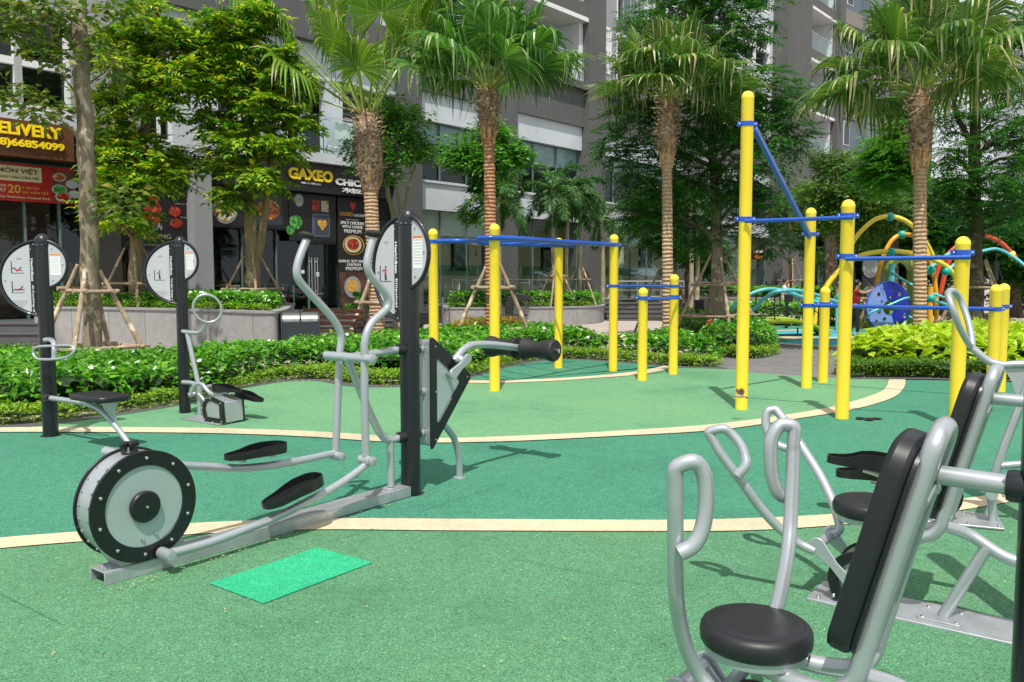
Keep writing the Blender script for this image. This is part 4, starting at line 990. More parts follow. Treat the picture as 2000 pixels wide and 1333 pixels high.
# floor slab / plinth and inner rooms
bbox('plinth', M['dgranite'], [(sL, sE, -.25, 6, 0.0, FLOOR)])
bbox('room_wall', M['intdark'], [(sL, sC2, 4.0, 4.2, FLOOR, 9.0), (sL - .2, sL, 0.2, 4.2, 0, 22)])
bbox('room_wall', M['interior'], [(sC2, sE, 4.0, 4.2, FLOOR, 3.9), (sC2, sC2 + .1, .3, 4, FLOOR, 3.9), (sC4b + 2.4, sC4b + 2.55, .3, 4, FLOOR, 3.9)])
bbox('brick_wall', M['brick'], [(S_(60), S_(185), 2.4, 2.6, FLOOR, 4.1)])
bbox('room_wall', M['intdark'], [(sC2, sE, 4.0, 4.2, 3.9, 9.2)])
bbox('ceiling', M['interior'], [(sC2, sE, .35, 4.0, 3.95, 4.15)]); bbox('ceiling', M['intdark'], [(sL, sC2 - .01, .35, 4.0, 4.15, 4.3)]); bbox('floor_slab', M['interior'], [(sC2 + .2, sE, .3, 3.9, FLOOR + .002, FLOOR + .02)])  # pale floor slab added over the dark plinth to brighten the cafe
# columns
for a, b, mt, zt, tt in ((sC0, sC0b, 'shaded_pillar', 4.9, -.15), (sC1, sC1b, 'lpaint', 4.7, -.22), (sC2, sC2b, 'gpaint', 23, -.35), (sC3, sC3b, 'gpaint', 9.14, -.28), (sC4, sC4b, 'gpaint', 23, -.35), (S_(1330), S_(1352), 'gpaint', 23, -.35), (sC5, sC5b, 'gpaint', 23, -.9)):
    bbox('column', M[mt], [(a, b, tt, .7, 0.02, zt)])
bbox('column', M['lpaint'], [(S_(172), S_(222), -.35, .4, 4.91, 23)])
# horizontal wall bands of the middle part (between columns)
bays = [(sC2b, sC3), (sC3b, sC4), (sC4b, S_(1330)), (S_(1352), sC5), (sC5b, sE)]
for a, b in bays:
    bbox('wall_band', M['wpaint'], [(a, b, 0, .3, 3.83, 4.72)]); bbox('wall_band', M['wpaint'], [(a, b, 0, .3, 6.76, 7.69)])
    bbox('sill', M['wpaint'], [(a, b, -.06, 0.32, 4.72, 4.80)])
    bbox('wall_band', M['gpaint'], [(a, b, -.12, .35, 7.69, 9.14)])
    bbox('ledge', M['gpaint'], [(a, b, -.34, .3, 9.14, 9.43)])
def glazing(a, b, z0, z1, name='window', n=3, frame='mullion', mw=.03, t=.22, glass='glass', parent=None, fd=.05, transom=None):
    """one window: outer frame with mullions, glass panes set behind"""
    f = MB(); w = (b - a) / n
    f.fbox(FB, a, b, t - fd, t + .02, z1 - mw, z1); f.fbox(FB, a, b, t - fd, t + .02, z0, z0 + mw)
    for i in range(n + 1):
        x = a + w * i; f.fbox(FB, x - mw / 2, x + mw / 2, t - fd - .002, t + .022, z0 + mw * 1.01, z1 - mw * 1.01)
    if transom:
        for i in range(n): f.fbox(FB, a + w * i + mw / 2 + .001, a + w * (i + 1) - mw / 2 - .001, t - fd, t + .02, transom - mw / 2, transom + mw / 2)
    fo = f.build(name, M[frame], parent or bld)
    g = MB(); g.fbox(FB, a, b, t + .024, t + .032, z0 + .002, z1 - .002); g.build('pane', M[glass], fo)
    return fo
M['blind'] = pbr('roller_blind', (.55, .58, .58), .8, 0, .05, 2)
for i, (a, b) in enumerate(bays[:4]):
    glazing(a, b, 4.80, 6.76, n=3 if i < 2 else 5, mw=.022)
    bbox('blind', M['blind'], [(a, b, .27, .285, (6.1, 5.95, 6.2, 5.95)[i], 6.755)])
    glazing(a, b, FLOOR, 3.83, name='shop_window', mw=.02, n=(3, 3, 5, 5)[i], glass='cglass' if i < 3 else 'glass')
    if i in (0, 2): bbox('blind', M['blind'], [(a, b, .27, .285, 3.0, 3.82)])
    f = MB(); f.fbox(FB, a, b, .17, .215, 1.62, 1.98)
    f.build('frosted_strip', M['frost'] if 'frost' in M else M.setdefault('frost', glassmat('frosted_teal_film', (.66, .86, .82), .16)), bld)
    # inside lowered ceiling edge
    bbox('room_wall', M['lpaint'], [(a, b, 1.2, 1.3, 3.45, 3.94)])
glazing(sC5b + .1, sE, FLOOR, 3.83, name='shop_window', n=4, glass='glass')
for s0_, s1_ in ((S_(1553), S_(1567)), (S_(1574), S_(1596))):
    bbox('wall_recess', M['intdark'], [(s0_, s1_, .05, .25, 4.9, 6.9)]); glazing(s0_, s1_, 4.9, 6.9, n=1, frame='wframe', mw=.09, t=-.01)
bbox('wall_band', M['wpaint'], [(sC5b, sE, .06, .35, 4.72, 6.76)])
# left part above the shops
bbox('wall_band', M['wpaint'], [(sL, S_(172), -.02, .3, 4.92, 5.22), (sL, S_(172), -.02, .3, 7.72, 8.3)])
bbox('wall_band', M['wpaint'], [(S_(222), sC2, -.02, .3, 7.3, 8.3)])
bbox('wall_band', M['gpaint'], [(sL, S_(172), -.30, .3, 8.3, 9.3), (S_(222), sC2, -.30, .3, 8.3, 9.3)])
for a, b in ((S_(-140), S_(52)), (S_(52) + .001, S_(150))): glazing(a, b, 5.24, 7.7, n=1, frame='wframe', mw=.16, t=.12, fd=.1, transom=6.3)
bbox('wall', M['lpaint'], [(S_(150), S_(172), -.02, .3, 5.22, 7.72), (S_(222), S_(298), -.02, .3, 4.92, 7.3)]); bbox('wall', M['wpaint'], [(S_(343), S_(432), -.03, .3, 4.75, 7.3)])
bbox('wall', M['wpaint'], [(S_(641), S_(673), -.01, .3, 5.15, 7.3), (S_(606), S_(621), .5, .8, 5.15, 7.3), (S_(560), S_(575), .2, .5, 5.15, 7.3)])
bbox('wall', M['wpaint'], [(S_(222), sC2, -.02, .3, 4.70, 4.92)])
glazing(S_(298), S_(343), 4.95, 7.25, n=2, frame='wframe', mw=.07, t=.1, transom=6.3)
glazing(S_(432), S_(560), 4.95, 7.3, n=3, frame='wframe', mw=.06, t=.1, transom=5.9)
glazing(S_(576), S_(606), 5.15, 7.0, n=1, frame='wframe', mw=.06, t=.7)
M['louvre'] = pbr('grey_louvre', (.10, .11, .12), .5)
bbox('louvre_panel', M['louvre'], [(S_(673), sC2, .32, .36, 5.15, 7.3)] + [(S_(673), sC2, .24, .31, 5.2 + .16 * i, 5.27 + .16 * i) for i in range(13)])
bbox('balcony_slab', M['wpaint'], [(S_(536), S_(735), -.45, .28, 4.86, 5.14)])
f = MB()
for px in (575, 620, 672, 720): f.fbox(FB, S_(px) - .02, S_(px) + .02, -.42, -.38, 5.15, 6.0)
f.fbox(FB, S_(560), S_(735), -.43, -.37, 6.18, 6.21); rl = f.build('balcony_rail', M['chrome'], bld)
f = MB(); f.fbox(FB, S_(560), S_(735), -.405, -.395, 5.18, 6.17); f.build('pane', M['bglass'], rl)
# small things on the balcony
def lwall(): pass
t_ = thing('drying_towel', 'white towel hanging inside the glass balcony rail above the chicken shop', 'towel', FB.P(S_(657), -.3, 5.5))
mb = MB(); s0 = S_(645)
for i in range(8): mb.fbox(FB, s0 + i * .11, s0 + i * .11 + .112, -.335 + .012 * math.sin(i * 1.7), -.325 + .012 * math.sin(i * 1.7), 5.62, 6.15)
mb.build('cloth', M['white'], t_)
for i in range(4):
    b_ = MB(); c = FB.P(S_(638) + .27 * i, -.18, 5.15); b_.lathe([(.10, 0), (.115, .05), (.115, .22), (.06, .28), (.035, .29), (.035, .32), (0, .325)], c, n=16)
    o = b_.build('water_bottle', M['plate'], loc=c); tag(o, 'milky white plastic bottle in the row on the glass balcony above the chicken shop', 'bottle', 'bottles in a row on the balcony')
# shop glazing left
glazing(sL, sC0, FLOOR, 4.12, name='shop_window', n=6, glass='glass', mw=.04)
glazing(sC0b, sC1, FLOOR, 4.12, name='shop_window', n=3, glass='glass', mw=.03)
glazing(sC1b, sC2, FLOOR, 4.0, name='shop_window', n=6, glass='glass', mw=.02)
bbox('cladding', M['dkwall'], [(sC0b, sC1, -.05, .2, 4.13, 4.69), (S_(412), S_(755), -.05, .2, 4.01, 4.69)])
bbox('cladding', M['dkwall'], [(S_(410), S_(600), .02, .1, 2.9, 3.98), (S_(600), S_(657), .02, .1, 2.55, 3.98)])
# door handles and stickers of the chicken shop
f = MB()
for px in (606, 611, 617, 622): f.fbox(FB, S_(px) - .012, S_(px) + .012, .06, .085, 1.05, 2.15)
for px in (606, 617): f.fbox(FB, S_(px) - .012, S_(px + 5) + .012, .086, .11, 1.15, 1.18); f.fbox(FB, S_(px) - .012, S_(px + 5) + .012, .086, .11, 2.02, 2.05)
f.build('door_handles', M['chrome'], bld)
# ---- upper storeys
STO = [9.43 + 3.15 * i for i in range(5)]
seg = [(sL, S_(172), 'w'), (S_(222), sC2, 'b'), (sC2b, S_(985), 'w'), (S_(985), sC4, 'b'), (sC4b, S_(1200), 'w'), (S_(1200), S_(1262), 'b'), (S_(1262), S_(1330), 'w'), (S_(1352), S_(1430), 'w'), (S_(1430), sC5, 'w2'), (sC5b, S_(1614), 'b')]
for k in range(4):
    z0, z1 = STO[k], STO[k + 1]
    for a, b, kd in seg:
        if kd in 'w w2':
            n = max(1, round((b - a) / 3.2)); wd = (b - a) / n
            wm_ = M['lpaint'] if kd == 'w' else M['wpaint']; bbox('wall', wm_, [(a, b, 0, .3, z0 - .001, z0 + .75), (a, b, 0, .3, z1 - .45, z1 - .002)])
            for i in range(n + 1):
                x = a + wd * i; bbox('wall', wm_, [(max(a, x - .45), min(b, x + .45), 0.001, .299, z0 + .75, z1 - .45)])
            for i in range(n): glazing(a + wd * i + .45, a + wd * (i + 1) - .45, z0 + .75, z1 - .45, n=2, frame='wframe', mw=.12, t=.14, fd=.16, transom=z0 + 1.75)
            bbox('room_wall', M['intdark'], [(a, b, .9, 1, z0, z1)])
        else:
            bbox('balcony_slab', M['gpaint'], [(a, b, -.30, 1.6, z1 - .55, z1 - .001)]); bbox('slab_edge', M['wframe'], [(a, b, -.305, 1.5, z1 - .72, z1 - .552)])
            bbox('wall', M['wframe'], [(a, a + .12, .0, 1.6, z0, z1 - .73), (b - .25, b, -.02, 1.6, z0, z1 - .73), (a + (b - a) * .38, a + (b - a) * .38 + .3, .9, 1.6, z0, z1 - .73)])
            bbox('wall', M['wpaint'], [(a, b, 1.6, 1.8, z0, z1)])
            bbox('louvre_panel', M['louvre'], [(a + (b - a) * .48, a + (b - a) * .66, 1.0, 1.04, z0, z1 - .75)] + [(a + (b - a) * .48, a + (b - a) * .66, .93, 1.0, z0 + .1 + .14 * i, z0 + .17 + .14 * i) for i in range(15)])
            f = MB()
            for i in range(5): x = a + .15 + (b - a - .45) * i / 4; f.fbox(FB, x - .02, x + .02, -.26, -.22, z0 + .01, z0 + 1.0)
            f.fbox(FB, a + .12, b - .26, -.27, -.21, z0 + 1.02, z0 + 1.07); r_ = f.build('balcony_rail', M['steel'], bld)
            f = MB(); f.fbox(FB, a + .13, b - .26, -.243, -.237, z0 + .06, z0 + 1.0); f.build('pane', M['bglass'], r_)
bbox('roof', M['gpaint'], [(sL, sE, -.4, 8, 22.04, 22.5)])
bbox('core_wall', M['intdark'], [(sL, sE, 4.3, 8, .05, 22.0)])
bbox('side_wall', M['bpaint'], [(sE - .01, sE + .25, -.4, 8, 0.02, 22.03)])
bbox('pier', M['gpaint'], [(S_(1614), sE, -.5, .3, 6.77, 22.03)])
# balcony planting high on the facade
pb = thing('green_wall_panel', 'green artificial leaf panel with purple and red flowers on the upper balcony', 'plant panel', FB.P(S_(1118), 1.3, 9.45))
mb = MB(); rr = random.Random(3)
for i in range(500):
    c = FB.P(rr.uniform(S_(1104), S_(1127)), 1.45 + rr.uniform(-.05, .05), rr.uniform(9.5, 11.4)); a = rr.uniform(0, 6.3); s = .09
    x = FB.u * math.cos(a) + Z * math.sin(a); y = -FB.u * math.sin(a) + Z * math.cos(a) - FB.w * .5; mb.add([c - x * s, c - y * s * .6, c + x * s, c + y * s * .6], [(0, 1, 2, 3)])
mb.build('leaves', M['l_hedge'], pb, recalc=False)
for nm, mt, px, z, cat in (('flower_pot', 'redpetal', 1100, 9.75, 'pink'), ('flower_pot', None, 1090, 9.85, 'purple'), ('flower_pot', 'redpetal', 1078, 9.6, 'red')):
    mt_ = M[mt] if mt else pbr('purple_petal', (.12, .05, .35), .6)
    t_ = thing(nm, f'{cat} flowers in a pot on the upper balcony beside the green leaf panel', 'flower pot', FB.P(S_(px), .1, 9.44))
    mb = MB(); mb.lathe([(.11, 0), (.15, .22), (.16, .24), (.13, .24)], FB.P(S_(px), .1, 9.44), n=16); mb.build('pot', M['rust'], t_)
    mb = MB()
    for i in range(60):
        c = FB.P(S_(px) + rr.gauss(0, .1), .1 + rr.gauss(0, .08), z + rr.uniform(-.05, .3)); mb.sphere(c, .045, n=6)
    mb.build('blossom', mt_, t_)

# ================================================================== signs and posters (flat, on the shop fronts)
def board(name, label, cat, s0, s1, z0, z1, t, mat, th=.05, group=None, bevel=0):
    r = thing(name, label, cat, FB.P((s0 + s1) / 2, t, z0), group)
    mb = MB(); mb.fbox(FB, s0, s1, t, t + th, z0, z1); mb.build('panel', mat, r, bevel=bevel); return r
NB = -FB.w
def ftext(root, body, mat, px0, px1, z0, z1, t, bold=.02, depth=.02, name='lettering'):
    a, b = S_(px0, t), S_(px1, t); return text(body, name, mat, root, FB.P(a, t - depth / 2 - .002, z0), FB.u, Z, (b - a, z1 - z0), bold, depth)
M['ylet'] = pbr('yellow_lettering', (.90, .66, .01), .4, 0, .02)
M['redboard'] = pbr('red_banner', (.40, .012, .012), .5, 0, .15, 2)
M['cream'] = pbr('cream_banner', (.60, .55, .32), .5, 0, .05)
M['gold'] = pbr('gold_print', (.65, .33, .05), .5)
M['pizza'] = flecks('pizza_topping_print', [(0, (.55, .45, .3)), (.3, (.5, .06, .02)), (.5, (.7, .66, .5)), (.65, (.35, .2, .05)), (.8, (.12, .25, .04))], 9, .5)
M['fried'] = flecks('fried_food_print', [(0, (.3, .08, .02)), (.4, (.55, .2, .05)), (.7, (.2, .04, .01)), (.9, (.65, .35, .1))], 16, .5, 1)
M['redfood'] = flecks('red_food_print', [(0, (.35, .02, .015)), (.5, (.2, .01, .01)), (.8, (.55, .1, .04))], 16, .5, 2)
M['goldfood'] = flecks('golden_food_print', [(0, (.65, .36, .06)), (.5, (.5, .22, .03)), (.8, (.75, .5, .15))], 30, .5)
M['saladp'] = flecks('salad_print', [(0, (.05, .3, .04)), (.5, (.02, .16, .02)), (.8, (.15, .45, .08))], 16, .5)
M['slate'] = pbr('slate_print', (.035, .04, .055), .4)
M['brownp'] = pbr('brown_print', (.10, .045, .03), .5, 0, .5, 2)
def disc(root, px, z, rs, rz, t, mat, name='print', th=.006):
    mb = MB(); c = FB.P(S_(px, t), t, z); mb.prism([c + FB.u * rs * math.cos(a) + Z * rz * math.sin(a) for a in [2 * math.pi * i / 32 for i in range(32)]], NB * th); return mb.build(name, mat, root, recalc=True)
sg = board('shop_sign', 'brown board over the left shop with yellow DELIVERY lettering and phone number', 'shop sign', S_(-170), S_(152, -.3), 4.2, 4.98, -.32, M['brown'], .3)
ftext(sg, 'DELIVERY', M['ylet'], -20, 129, 4.64, 4.90, -.33, .035, .05)
ftext(sg, '(028)66854099', M['ylet'], -28, 133, 4.35, 4.56, -.33, .035, .05)
bn = board('menu_banner', 'red and cream banner reading MON VIET behind the left shop glass', 'banner', S_(-110), S_(157), 3.26, 4.08, .10, M['redboard'], .02)
mb = MB(); mb.fbox(FB, S_(-100), S_(91), .092, .1, 3.70, 4.03); mb.build('cream_field', M['cream'], bn)
mb = MB(); mb.fbox(FB, S_(113), S_(157), .09, .1, 3.30, 4.0); mb.build('photo_field', M['brownp'], bn)
for px, z, r_, m_ in ((122, 3.86, .13, 'fried'), (146, 3.72, .13, 'plate'), (121, 3.58, .15, 'saladp'), (128, 3.42, .16, 'redfood'), (150, 3.50, .12, 'plate')): disc(bn, px, z, r_ * 1.1, r_ * .75, .088, M['plate']); disc(bn, px, z, r_ * .9, r_ * .58, .082, M[m_])
ftext(bn, 'MÓN VIỆT', M['brownp'], 3, 81, 3.85, 4.0, .09, .02, .006); ftext(bn, 'GIAO TẬN CĂN HỘ', M['brownp'], 1, 82, 3.74, 3.82, .09, .01, .006)
ftext(bn, '20', M['gold'], 21, 46, 3.43, 3.62, .098, .02, .006); ftext(bn, 'Ưu đãi', M['cream'], -12, 18, 3.56, 3.62, .098, .005, .006); ftext(bn, 'NGAY', M['cream'], -12, 18, 3.45, 3.53, .098, .01, .006)
ftext(bn, '% Tới Giờ', M['gold'], 48, 81, 3.54, 3.60, .098, .01, .006); ftext(bn, 'GIÁ NIÊM YẾT', M['gold'], 48, 100, 3.44, 3.52, .098, .01, .006)
ftext(bn, 'Miễn phí nội khu Vinhomes Central Park', M['cream'], -50, 103, 3.31, 3.39, .098, .01, .006)
p1 = board('window_poster', 'dark fried chicken poster reading RAN and ONG in the shop window behind the leafy tree', 'poster', S_(238), S_(371), 2.25, 3.95, .14, M['dkwall'], .02)
disc(p1, 290, 3.20, .38, .42, .13, M['redfood']); mb = MB(); a_ = FB.P(S_(296), .13, 3.25); mb.prism([a_, a_ + FB.u * .35 - Z * .5, a_ + FB.u * .08 + Z * .45], NB * .004); mb.build('paper_cone', M['lpaint'], p1)
for px, z in ((344, 3.25), (346, 2.95)): disc(p1, px, z, .17, .13, .13, M['redfood'])
ftext(p1, 'RÁN', M['lpaint'], 287, 318, 2.76, 2.93, .128, .0, .004); ftext(p1, 'MẬT ONG', M['lpaint'], 268, 335, 2.52, 2.70, .128, .0, .004)
ftext(p1, 'TƯƠNG VỊ TỎI', M['lpaint'], 343, 369, 3.42, 3.47, .128, .0, .004); ftext(p1, 'VỊ NGỌT', M['lpaint'], 354, 369, 3.08, 3.13, .128, .0, .004)
ftext(p1, 'HƯƠNG VỊ HÀN QUỐC THỊNH HÀNH NHẤT', M['lpaint'], 268, 366, 2.36, 2.41, .128, .0, .004)
s2 = board('shop_sign', 'black fascia with yellow and white chicken shop lettering behind the palm trunk', 'shop sign', S_(430), S_(757, -.2), 4.02, 4.82, -.24, M['dkwall'], .18)
ftext(s2, 'GAXEO', M['ylet'], 565, 651, 4.33, 4.66, -.25, .05, .05); ftext(s2, 'CHICKEN', M['white'], 656, 740, 4.29, 4.49, -.25, .05, .05)
ftext(s2, '가께오 치킨', M['white'], 669, 733, 4.08, 4.23, -.25, .04, .04); ftext(s2, 'HEALTHY CHICKEN', M['white'], 590, 628, 4.23, 4.28, -.25, .01, .02)
p2 = board('food_poster', 'dark poster of a round pizza on a grey tray behind the forked tree', 'poster', S_(412), S_(560), 2.95, 3.95, .0, M['dkwall'], .018)
disc(p2, 442, 3.42, .40, .44, -.002, M['slate']); disc(p2, 442, 3.42, .38, .42, -.009, M['lpaint']); disc(p2, 442, 3.43, .34, .37, -.016, M['pizza'])
mb = MB(); mb.prism(rrect(FB.P(S_(520), -.001, 3.45), FB.u, Z, .55, .42, .08), NB * .01); mb.build('tray', M['slate'], p2); disc(p2, 527, 3.45, .36, .28, -.012, M['fried'])
p3 = board('food_poster', 'dark poster with heart shaped golden crust on a blue grey tray beside the shop door', 'poster', S_(566), S_(657), 2.62, 3.96, .0, M['dkwall'], .018)
disc(p3, 586, 3.78, .15, .18, -.003, M['plate']); disc(p3, 579, 3.15, .22, .2, -.003, M['saladp']); disc(p3, 568, 2.92, .14, .14, -.003, M['saladp'])
for px, m_ in ((618, 'redfood'), (636, 'pizza')):
    mb = MB(); mb.prism(rrect(FB.P(S_(px), -.001, 3.66), FB.u, Z, .13, .16, .01), NB * .006); mb.build('print', M[m_], p3)
mb = MB(); mb.prism(rrect(FB.P(S_(628), -.001, 3.10), FB.u, Z, .32, .34, .06), NB * .006); mb.build('tray', pbr('tray_print', (.10, .12, .19), .4), p3)
mb = MB(); mb.prism(rrect(FB.P(S_(629), -.008, 3.10), FB.u, Z, .26, .28, .03), NB * .004); mb.build('tray_floor', pbr('tray_floor_print', (.05, .06, .09), .4), p3)
hp_ = []
for i in range(30):
    a = 2 * math.pi * i / 30; hp_.append((16 * math.sin(a) ** 3 / 17, (13 * math.cos(a) - 5 * math.cos(2 * a) - 2 * math.cos(3 * a) - math.cos(4 * a)) / 17))
mb = MB(); c = FB.P(S_(630), -.013, 3.12); mb.prism([c + FB.u * x * .18 + Z * y * .2 for x, y in hp_], NB * .012); mb.build('heart_crust', M['goldfood'], p3)
mb = MB(); 
for dz in (-.03, .03):
    a_ = FB.P(S_(567), -.012, 3.68 + dz); b_ = FB.P(S_(604), -.012, 3.86 + dz); mb.tube([a_, b_], .006, n=6)
mb.build('chopsticks', M['slate'], p3)
p4 = board('menu_board', 'tall dark chicken menu panel with red plate and brown dish photos by the palm trunk', 'poster', S_(660), S_(757), .66, 3.97, -.02, M['dkwall'], .05)
mb = MB(); c = FB.P(S_(689), -.026, 3.74); mb.prism([c + FB.u * x * .12 + Z * y * .17 for x, y in hp_], NB * .006); mb.build('heart_logo', M['redink'], p4)
for tx, mt, a, b, z0, z1, bo in (('GAXEO', 'gold', 664, 690, 3.42, 3.54, .03), ('CHICKEN', 'white', 692, 714, 3.42, 3.50, .03), ('HAPPY TOGETHER', 'white', 677, 701, 3.30, 3.33, 0), ('SPICY CHICKEN', 'white', 666, 711, 3.17, 3.26, .01), ('WITH CHEESE', 'white', 669, 709, 3.06, 3.14, .01), ('PREMIUM', 'white', 673, 706, 2.91, 3.02, .0), ('GARLIC SOY SAUCE', 'white', 661, 719, 2.02, 2.10, .01), ('CHICKEN', 'white', 677, 704, 1.91, 1.99, .01), ('PREMIUM', 'white', 675, 707, 1.78, 1.88, 0)):
    ftext(p4, tx, M[mt], a, b, z0, z1, -.022, bo, .006)
mb = MB(); mb.fbox(FB, S_(661), S_(750), -.026, -.021, .70, 1.72); mb.build('print_field', M['brownp'], p4)
disc(p4, 691, 2.55, .42, .30, -.022, M['gold']); disc(p4, 691, 2.55, .38, .27, -.029, M['dkwall']); disc(p4, 690, 2.56, .33, .24, -.036, M['cream']); disc(p4, 690, 2.58, .23, .17, -.043, M['redfood'])
disc(p4, 688, 1.27, .32, .33, -.028, M['lpaint']); disc(p4, 688, 1.30, .24, .2, -.035, M['goldfood'])
st_ = board('door_sticker', 'small white logo sticker on the chicken shop glass door', 'sticker', S_(593), S_(599), 1.68, 1.78, .12, M['white'], .01)
st_ = board('door_sticker', 'small square play symbol plate beside the long door handles', 'sticker', S_(620), S_(625), 1.6, 1.72, .055, M['white'], .01)
mb = MB(); c = FB.P(S_(622), .054, 1.66); mb.prism([c - Z * .03, c + Z * .03, c + FB.u * .04], NB * .002); mb.build('symbol', M['ink'], st_)
ftext(st_, 'CHICKEN', M['lpaint'], 614, 630, 1.05, 1.10, .05, .0, .004); ftext(st_, 'BEER', M['lpaint'], 614, 625, .93, .99, .05, .0, .004)
p5 = thing('window_lettering', 'small gold and white GAXEO CHICKEN lettering on the glass behind the forked tree', 'lettering', FB.P(S_(450), .1, 1.3))
ftext(p5, 'GAXEO', M['gold'], 440, 452, 1.30, 1.37, .12, .02, .004); ftext(p5, 'CHICKEN', M['lpaint'], 454, 466, 1.30, 1.36, .12, .01, .004)
# PHO GA sign
sgt = S_(1470, -.5)
sg5 = thing('hanging_sign', 'small dark brown sign reading PHO GA with a golden bowl', 'shop sign', FB.P(sgt, -1.0, 2.4))
q0, q1 = D(1467.5, 507, 46), D(1495, 486, 46); ex = Vector((1, .25, 0)).normalized(); wq = (q1.x - q0.x)
mb = MB(); c = Vector(((q0.x + q1.x) / 2, 46, (q0.z + q1.z) / 2)); nq = ex.cross(Z); mb.prism(rrect(c, ex, Z, wq / 2 * 1.02, (q1.z - q0.z) / 2, .05), -nq * .08); mb.build('panel', pbr('maroon_sign', (.045, .012, .008), .4), sg5, bevel=.01)
text('PHỞ GÀ', 'lettering', M['white'], sg5, c - ex * wq * .40 + Z * .06 + nq * .01, ex, Z, (wq * .8, .16), .05, .01)
mb = MB(); mb.tube([c + ex * wq * .30 * math.cos(a) + Z * (-.13 + .09 * math.sin(a)) + nq * .012 for a in [math.pi + math.pi * i / 12 for i in range(13)]], .018, n=6); mb.tube([c - ex * wq * .28 - Z * .12 + nq * .012, c + ex * wq * .3 - Z * .13 + nq * .012], .012, n=6); mb.tube([c - ex * .12 + Z * .0 + nq * .012, c - ex * .06 - Z * .1 + nq * .012], .012, n=6); mb.build('bowl_emblem', M['gold'], sg5)
mb = MB(); mb.tube([c + ex * wq * .52 + Z * .2, c + ex * wq * .52 + Z * .2 + Vector((.9, 1.6, 0))], .03, n=8); mb.build('bracket', M['dkwall'], sg5)
sg6 = thing('shop_sign', 'black sign board with white lettering PHAM behind the slanted blue bar', 'shop sign', FB.P(S_(1560), -.8, 2.9))
mb = MB(); mb.fbox(FB, S_(1547, -.8), S_(1600, -.8), -.85, -.7, 2.75, 4.6); mb.build('panel', M['dkwall'], sg6)
ftext(sg6, 'PHAM', M['white'], 1549, 1575, 3.55, 4.4, -.86, .06, .05)
# pictures, furniture and lamps in the cafe
def picture(px, z, w_, h_, mat, lab):
    r = thing('framed_picture', lab, 'picture', FB.P(S_(px, 3.9), 3.9, z)); s = S_(px, 3.9)
    mb = MB(); mb.fbox(FB, s - w_ / 2, s + w_ / 2, 3.92, 3.98, z - h_ / 2, z + h_ / 2); mb.build('frame', M['dkwall'], r)
    mb = MB(); mb.fbox(FB, s - w_ / 2 + .12, s + w_ / 2 - .12, 3.905, 3.918, z - h_ / 2 + .12, z + h_ / 2 - .12); mb.build('print', mat, r)
pm = pbr('seascape_print', (.28, .36, .38), .5, 0, .6, 3)
picture(900, 2.45, 1.0, 1.25, pm, 'dark framed print on the cafe wall, left of the second palm trunk'); picture(1072, 2.3, 1.05, 1.3, pm, 'dark framed print in the cafe between the slender palm trunks'); picture(1262, 2.5, 1.3, 1.6, pm, 'dark framed print in the cafe left of the third palm trunk')
def table(px, t, lab):
    s = S_(px, t); r = thing('cafe_table', lab, 'table', FB.P(s, t, FLOOR)); mb = MB(); mb.fbox(FB, s - .6, s + .6, t - .35, t + .35, FLOOR + .72, FLOOR + .76); mb.build('table_top', M['lpaint'], r, bevel=.01)
    for a in (-.5, .5):
        for b in (-.28, .28): mb = MB(); mb.fbox(FB, s + a - .02, s + a + .02, t + b - .02, t + b + .02, FLOOR, FLOOR + .72); mb.build('leg', M['chrome'], r)
def chair(px, t, mat, lab, grp=None, back=1):
    s = S_(px, t); r = thing('cafe_chair', lab, 'chair', FB.P(s, t, FLOOR), grp)
    mb = MB(); mb.fbox(FB, s - .21, s + .21, t - .2, t + .2, FLOOR + .43, FLOOR + .47); mb.build('seat', mat, r, bevel=.01)
    mb = MB(); c = FB.P(s + back * .2, t, FLOOR + .68); mb.prism(rrect(c, FB.w, Z, .2, .2, .07), FB.u * .03); mb.build('backrest', mat, r, bevel=.008)
    for a in (-.18, .18):
        for b in (-.17, .17): mb = MB(); mb.tube([FB.P(s + a, t + b, FLOOR + .43), FB.P(s + a * 1.15, t + b * 1.15, FLOOR)], .014, n=6); mb.build('leg', mat, r)
table(1010, 1.0, 'cafe table behind the glass right of the second palm'); table(1082, 1.2, 'cafe table behind the glass between the slender palms'); table(1215, 1.3, 'cafe table behind the glass near the stainless ramp rail')
chair(882, 1.0, M['white'], 'white shell chair inside the cafe, near the left glass panes'); chair(896, 1.6, M['white'], 'white shell chair inside the cafe, deeper behind the left panes')
yel, rdm = M['yellow'], M['redink']
chair(420, 1.2, yel, 'yellow metal chair inside the chicken shop by the grey column'); chair(446, 1.2, rdm, 'red metal chair inside the chicken shop left of the forked tree', None, -1); chair(520, 1.2, yel, 'yellow metal chair inside the chicken shop right of the forked tree'); chair(545, 1.2, rdm, 'red metal chair inside the chicken shop nearest the door', None, -1)
table(433, 1.3, 'dark shop table left of the forked tree'); table(533, 1.3, 'dark shop table right of the forked tree')
bs = thing('slatted_bench', 'yellow slatted bench back inside the left shop', 'bench', FB.P(S_(150), 1.5, FLOOR)); mb = MB()
for i in range(14): s = S_(85) + i * .19; mb.fbox(FB, s, s + .12, 1.5, 1.54, FLOOR + .5, FLOOR + 1.35)
mb.build('slats', pbr('ochre_wood', (.45, .26, .03), .5), bs); mb = MB(); mb.fbox(FB, S_(80), S_(185), 1.1, 1.55, FLOOR + .42, FLOOR + .49); mb.build('seat', M['wood'], bs)
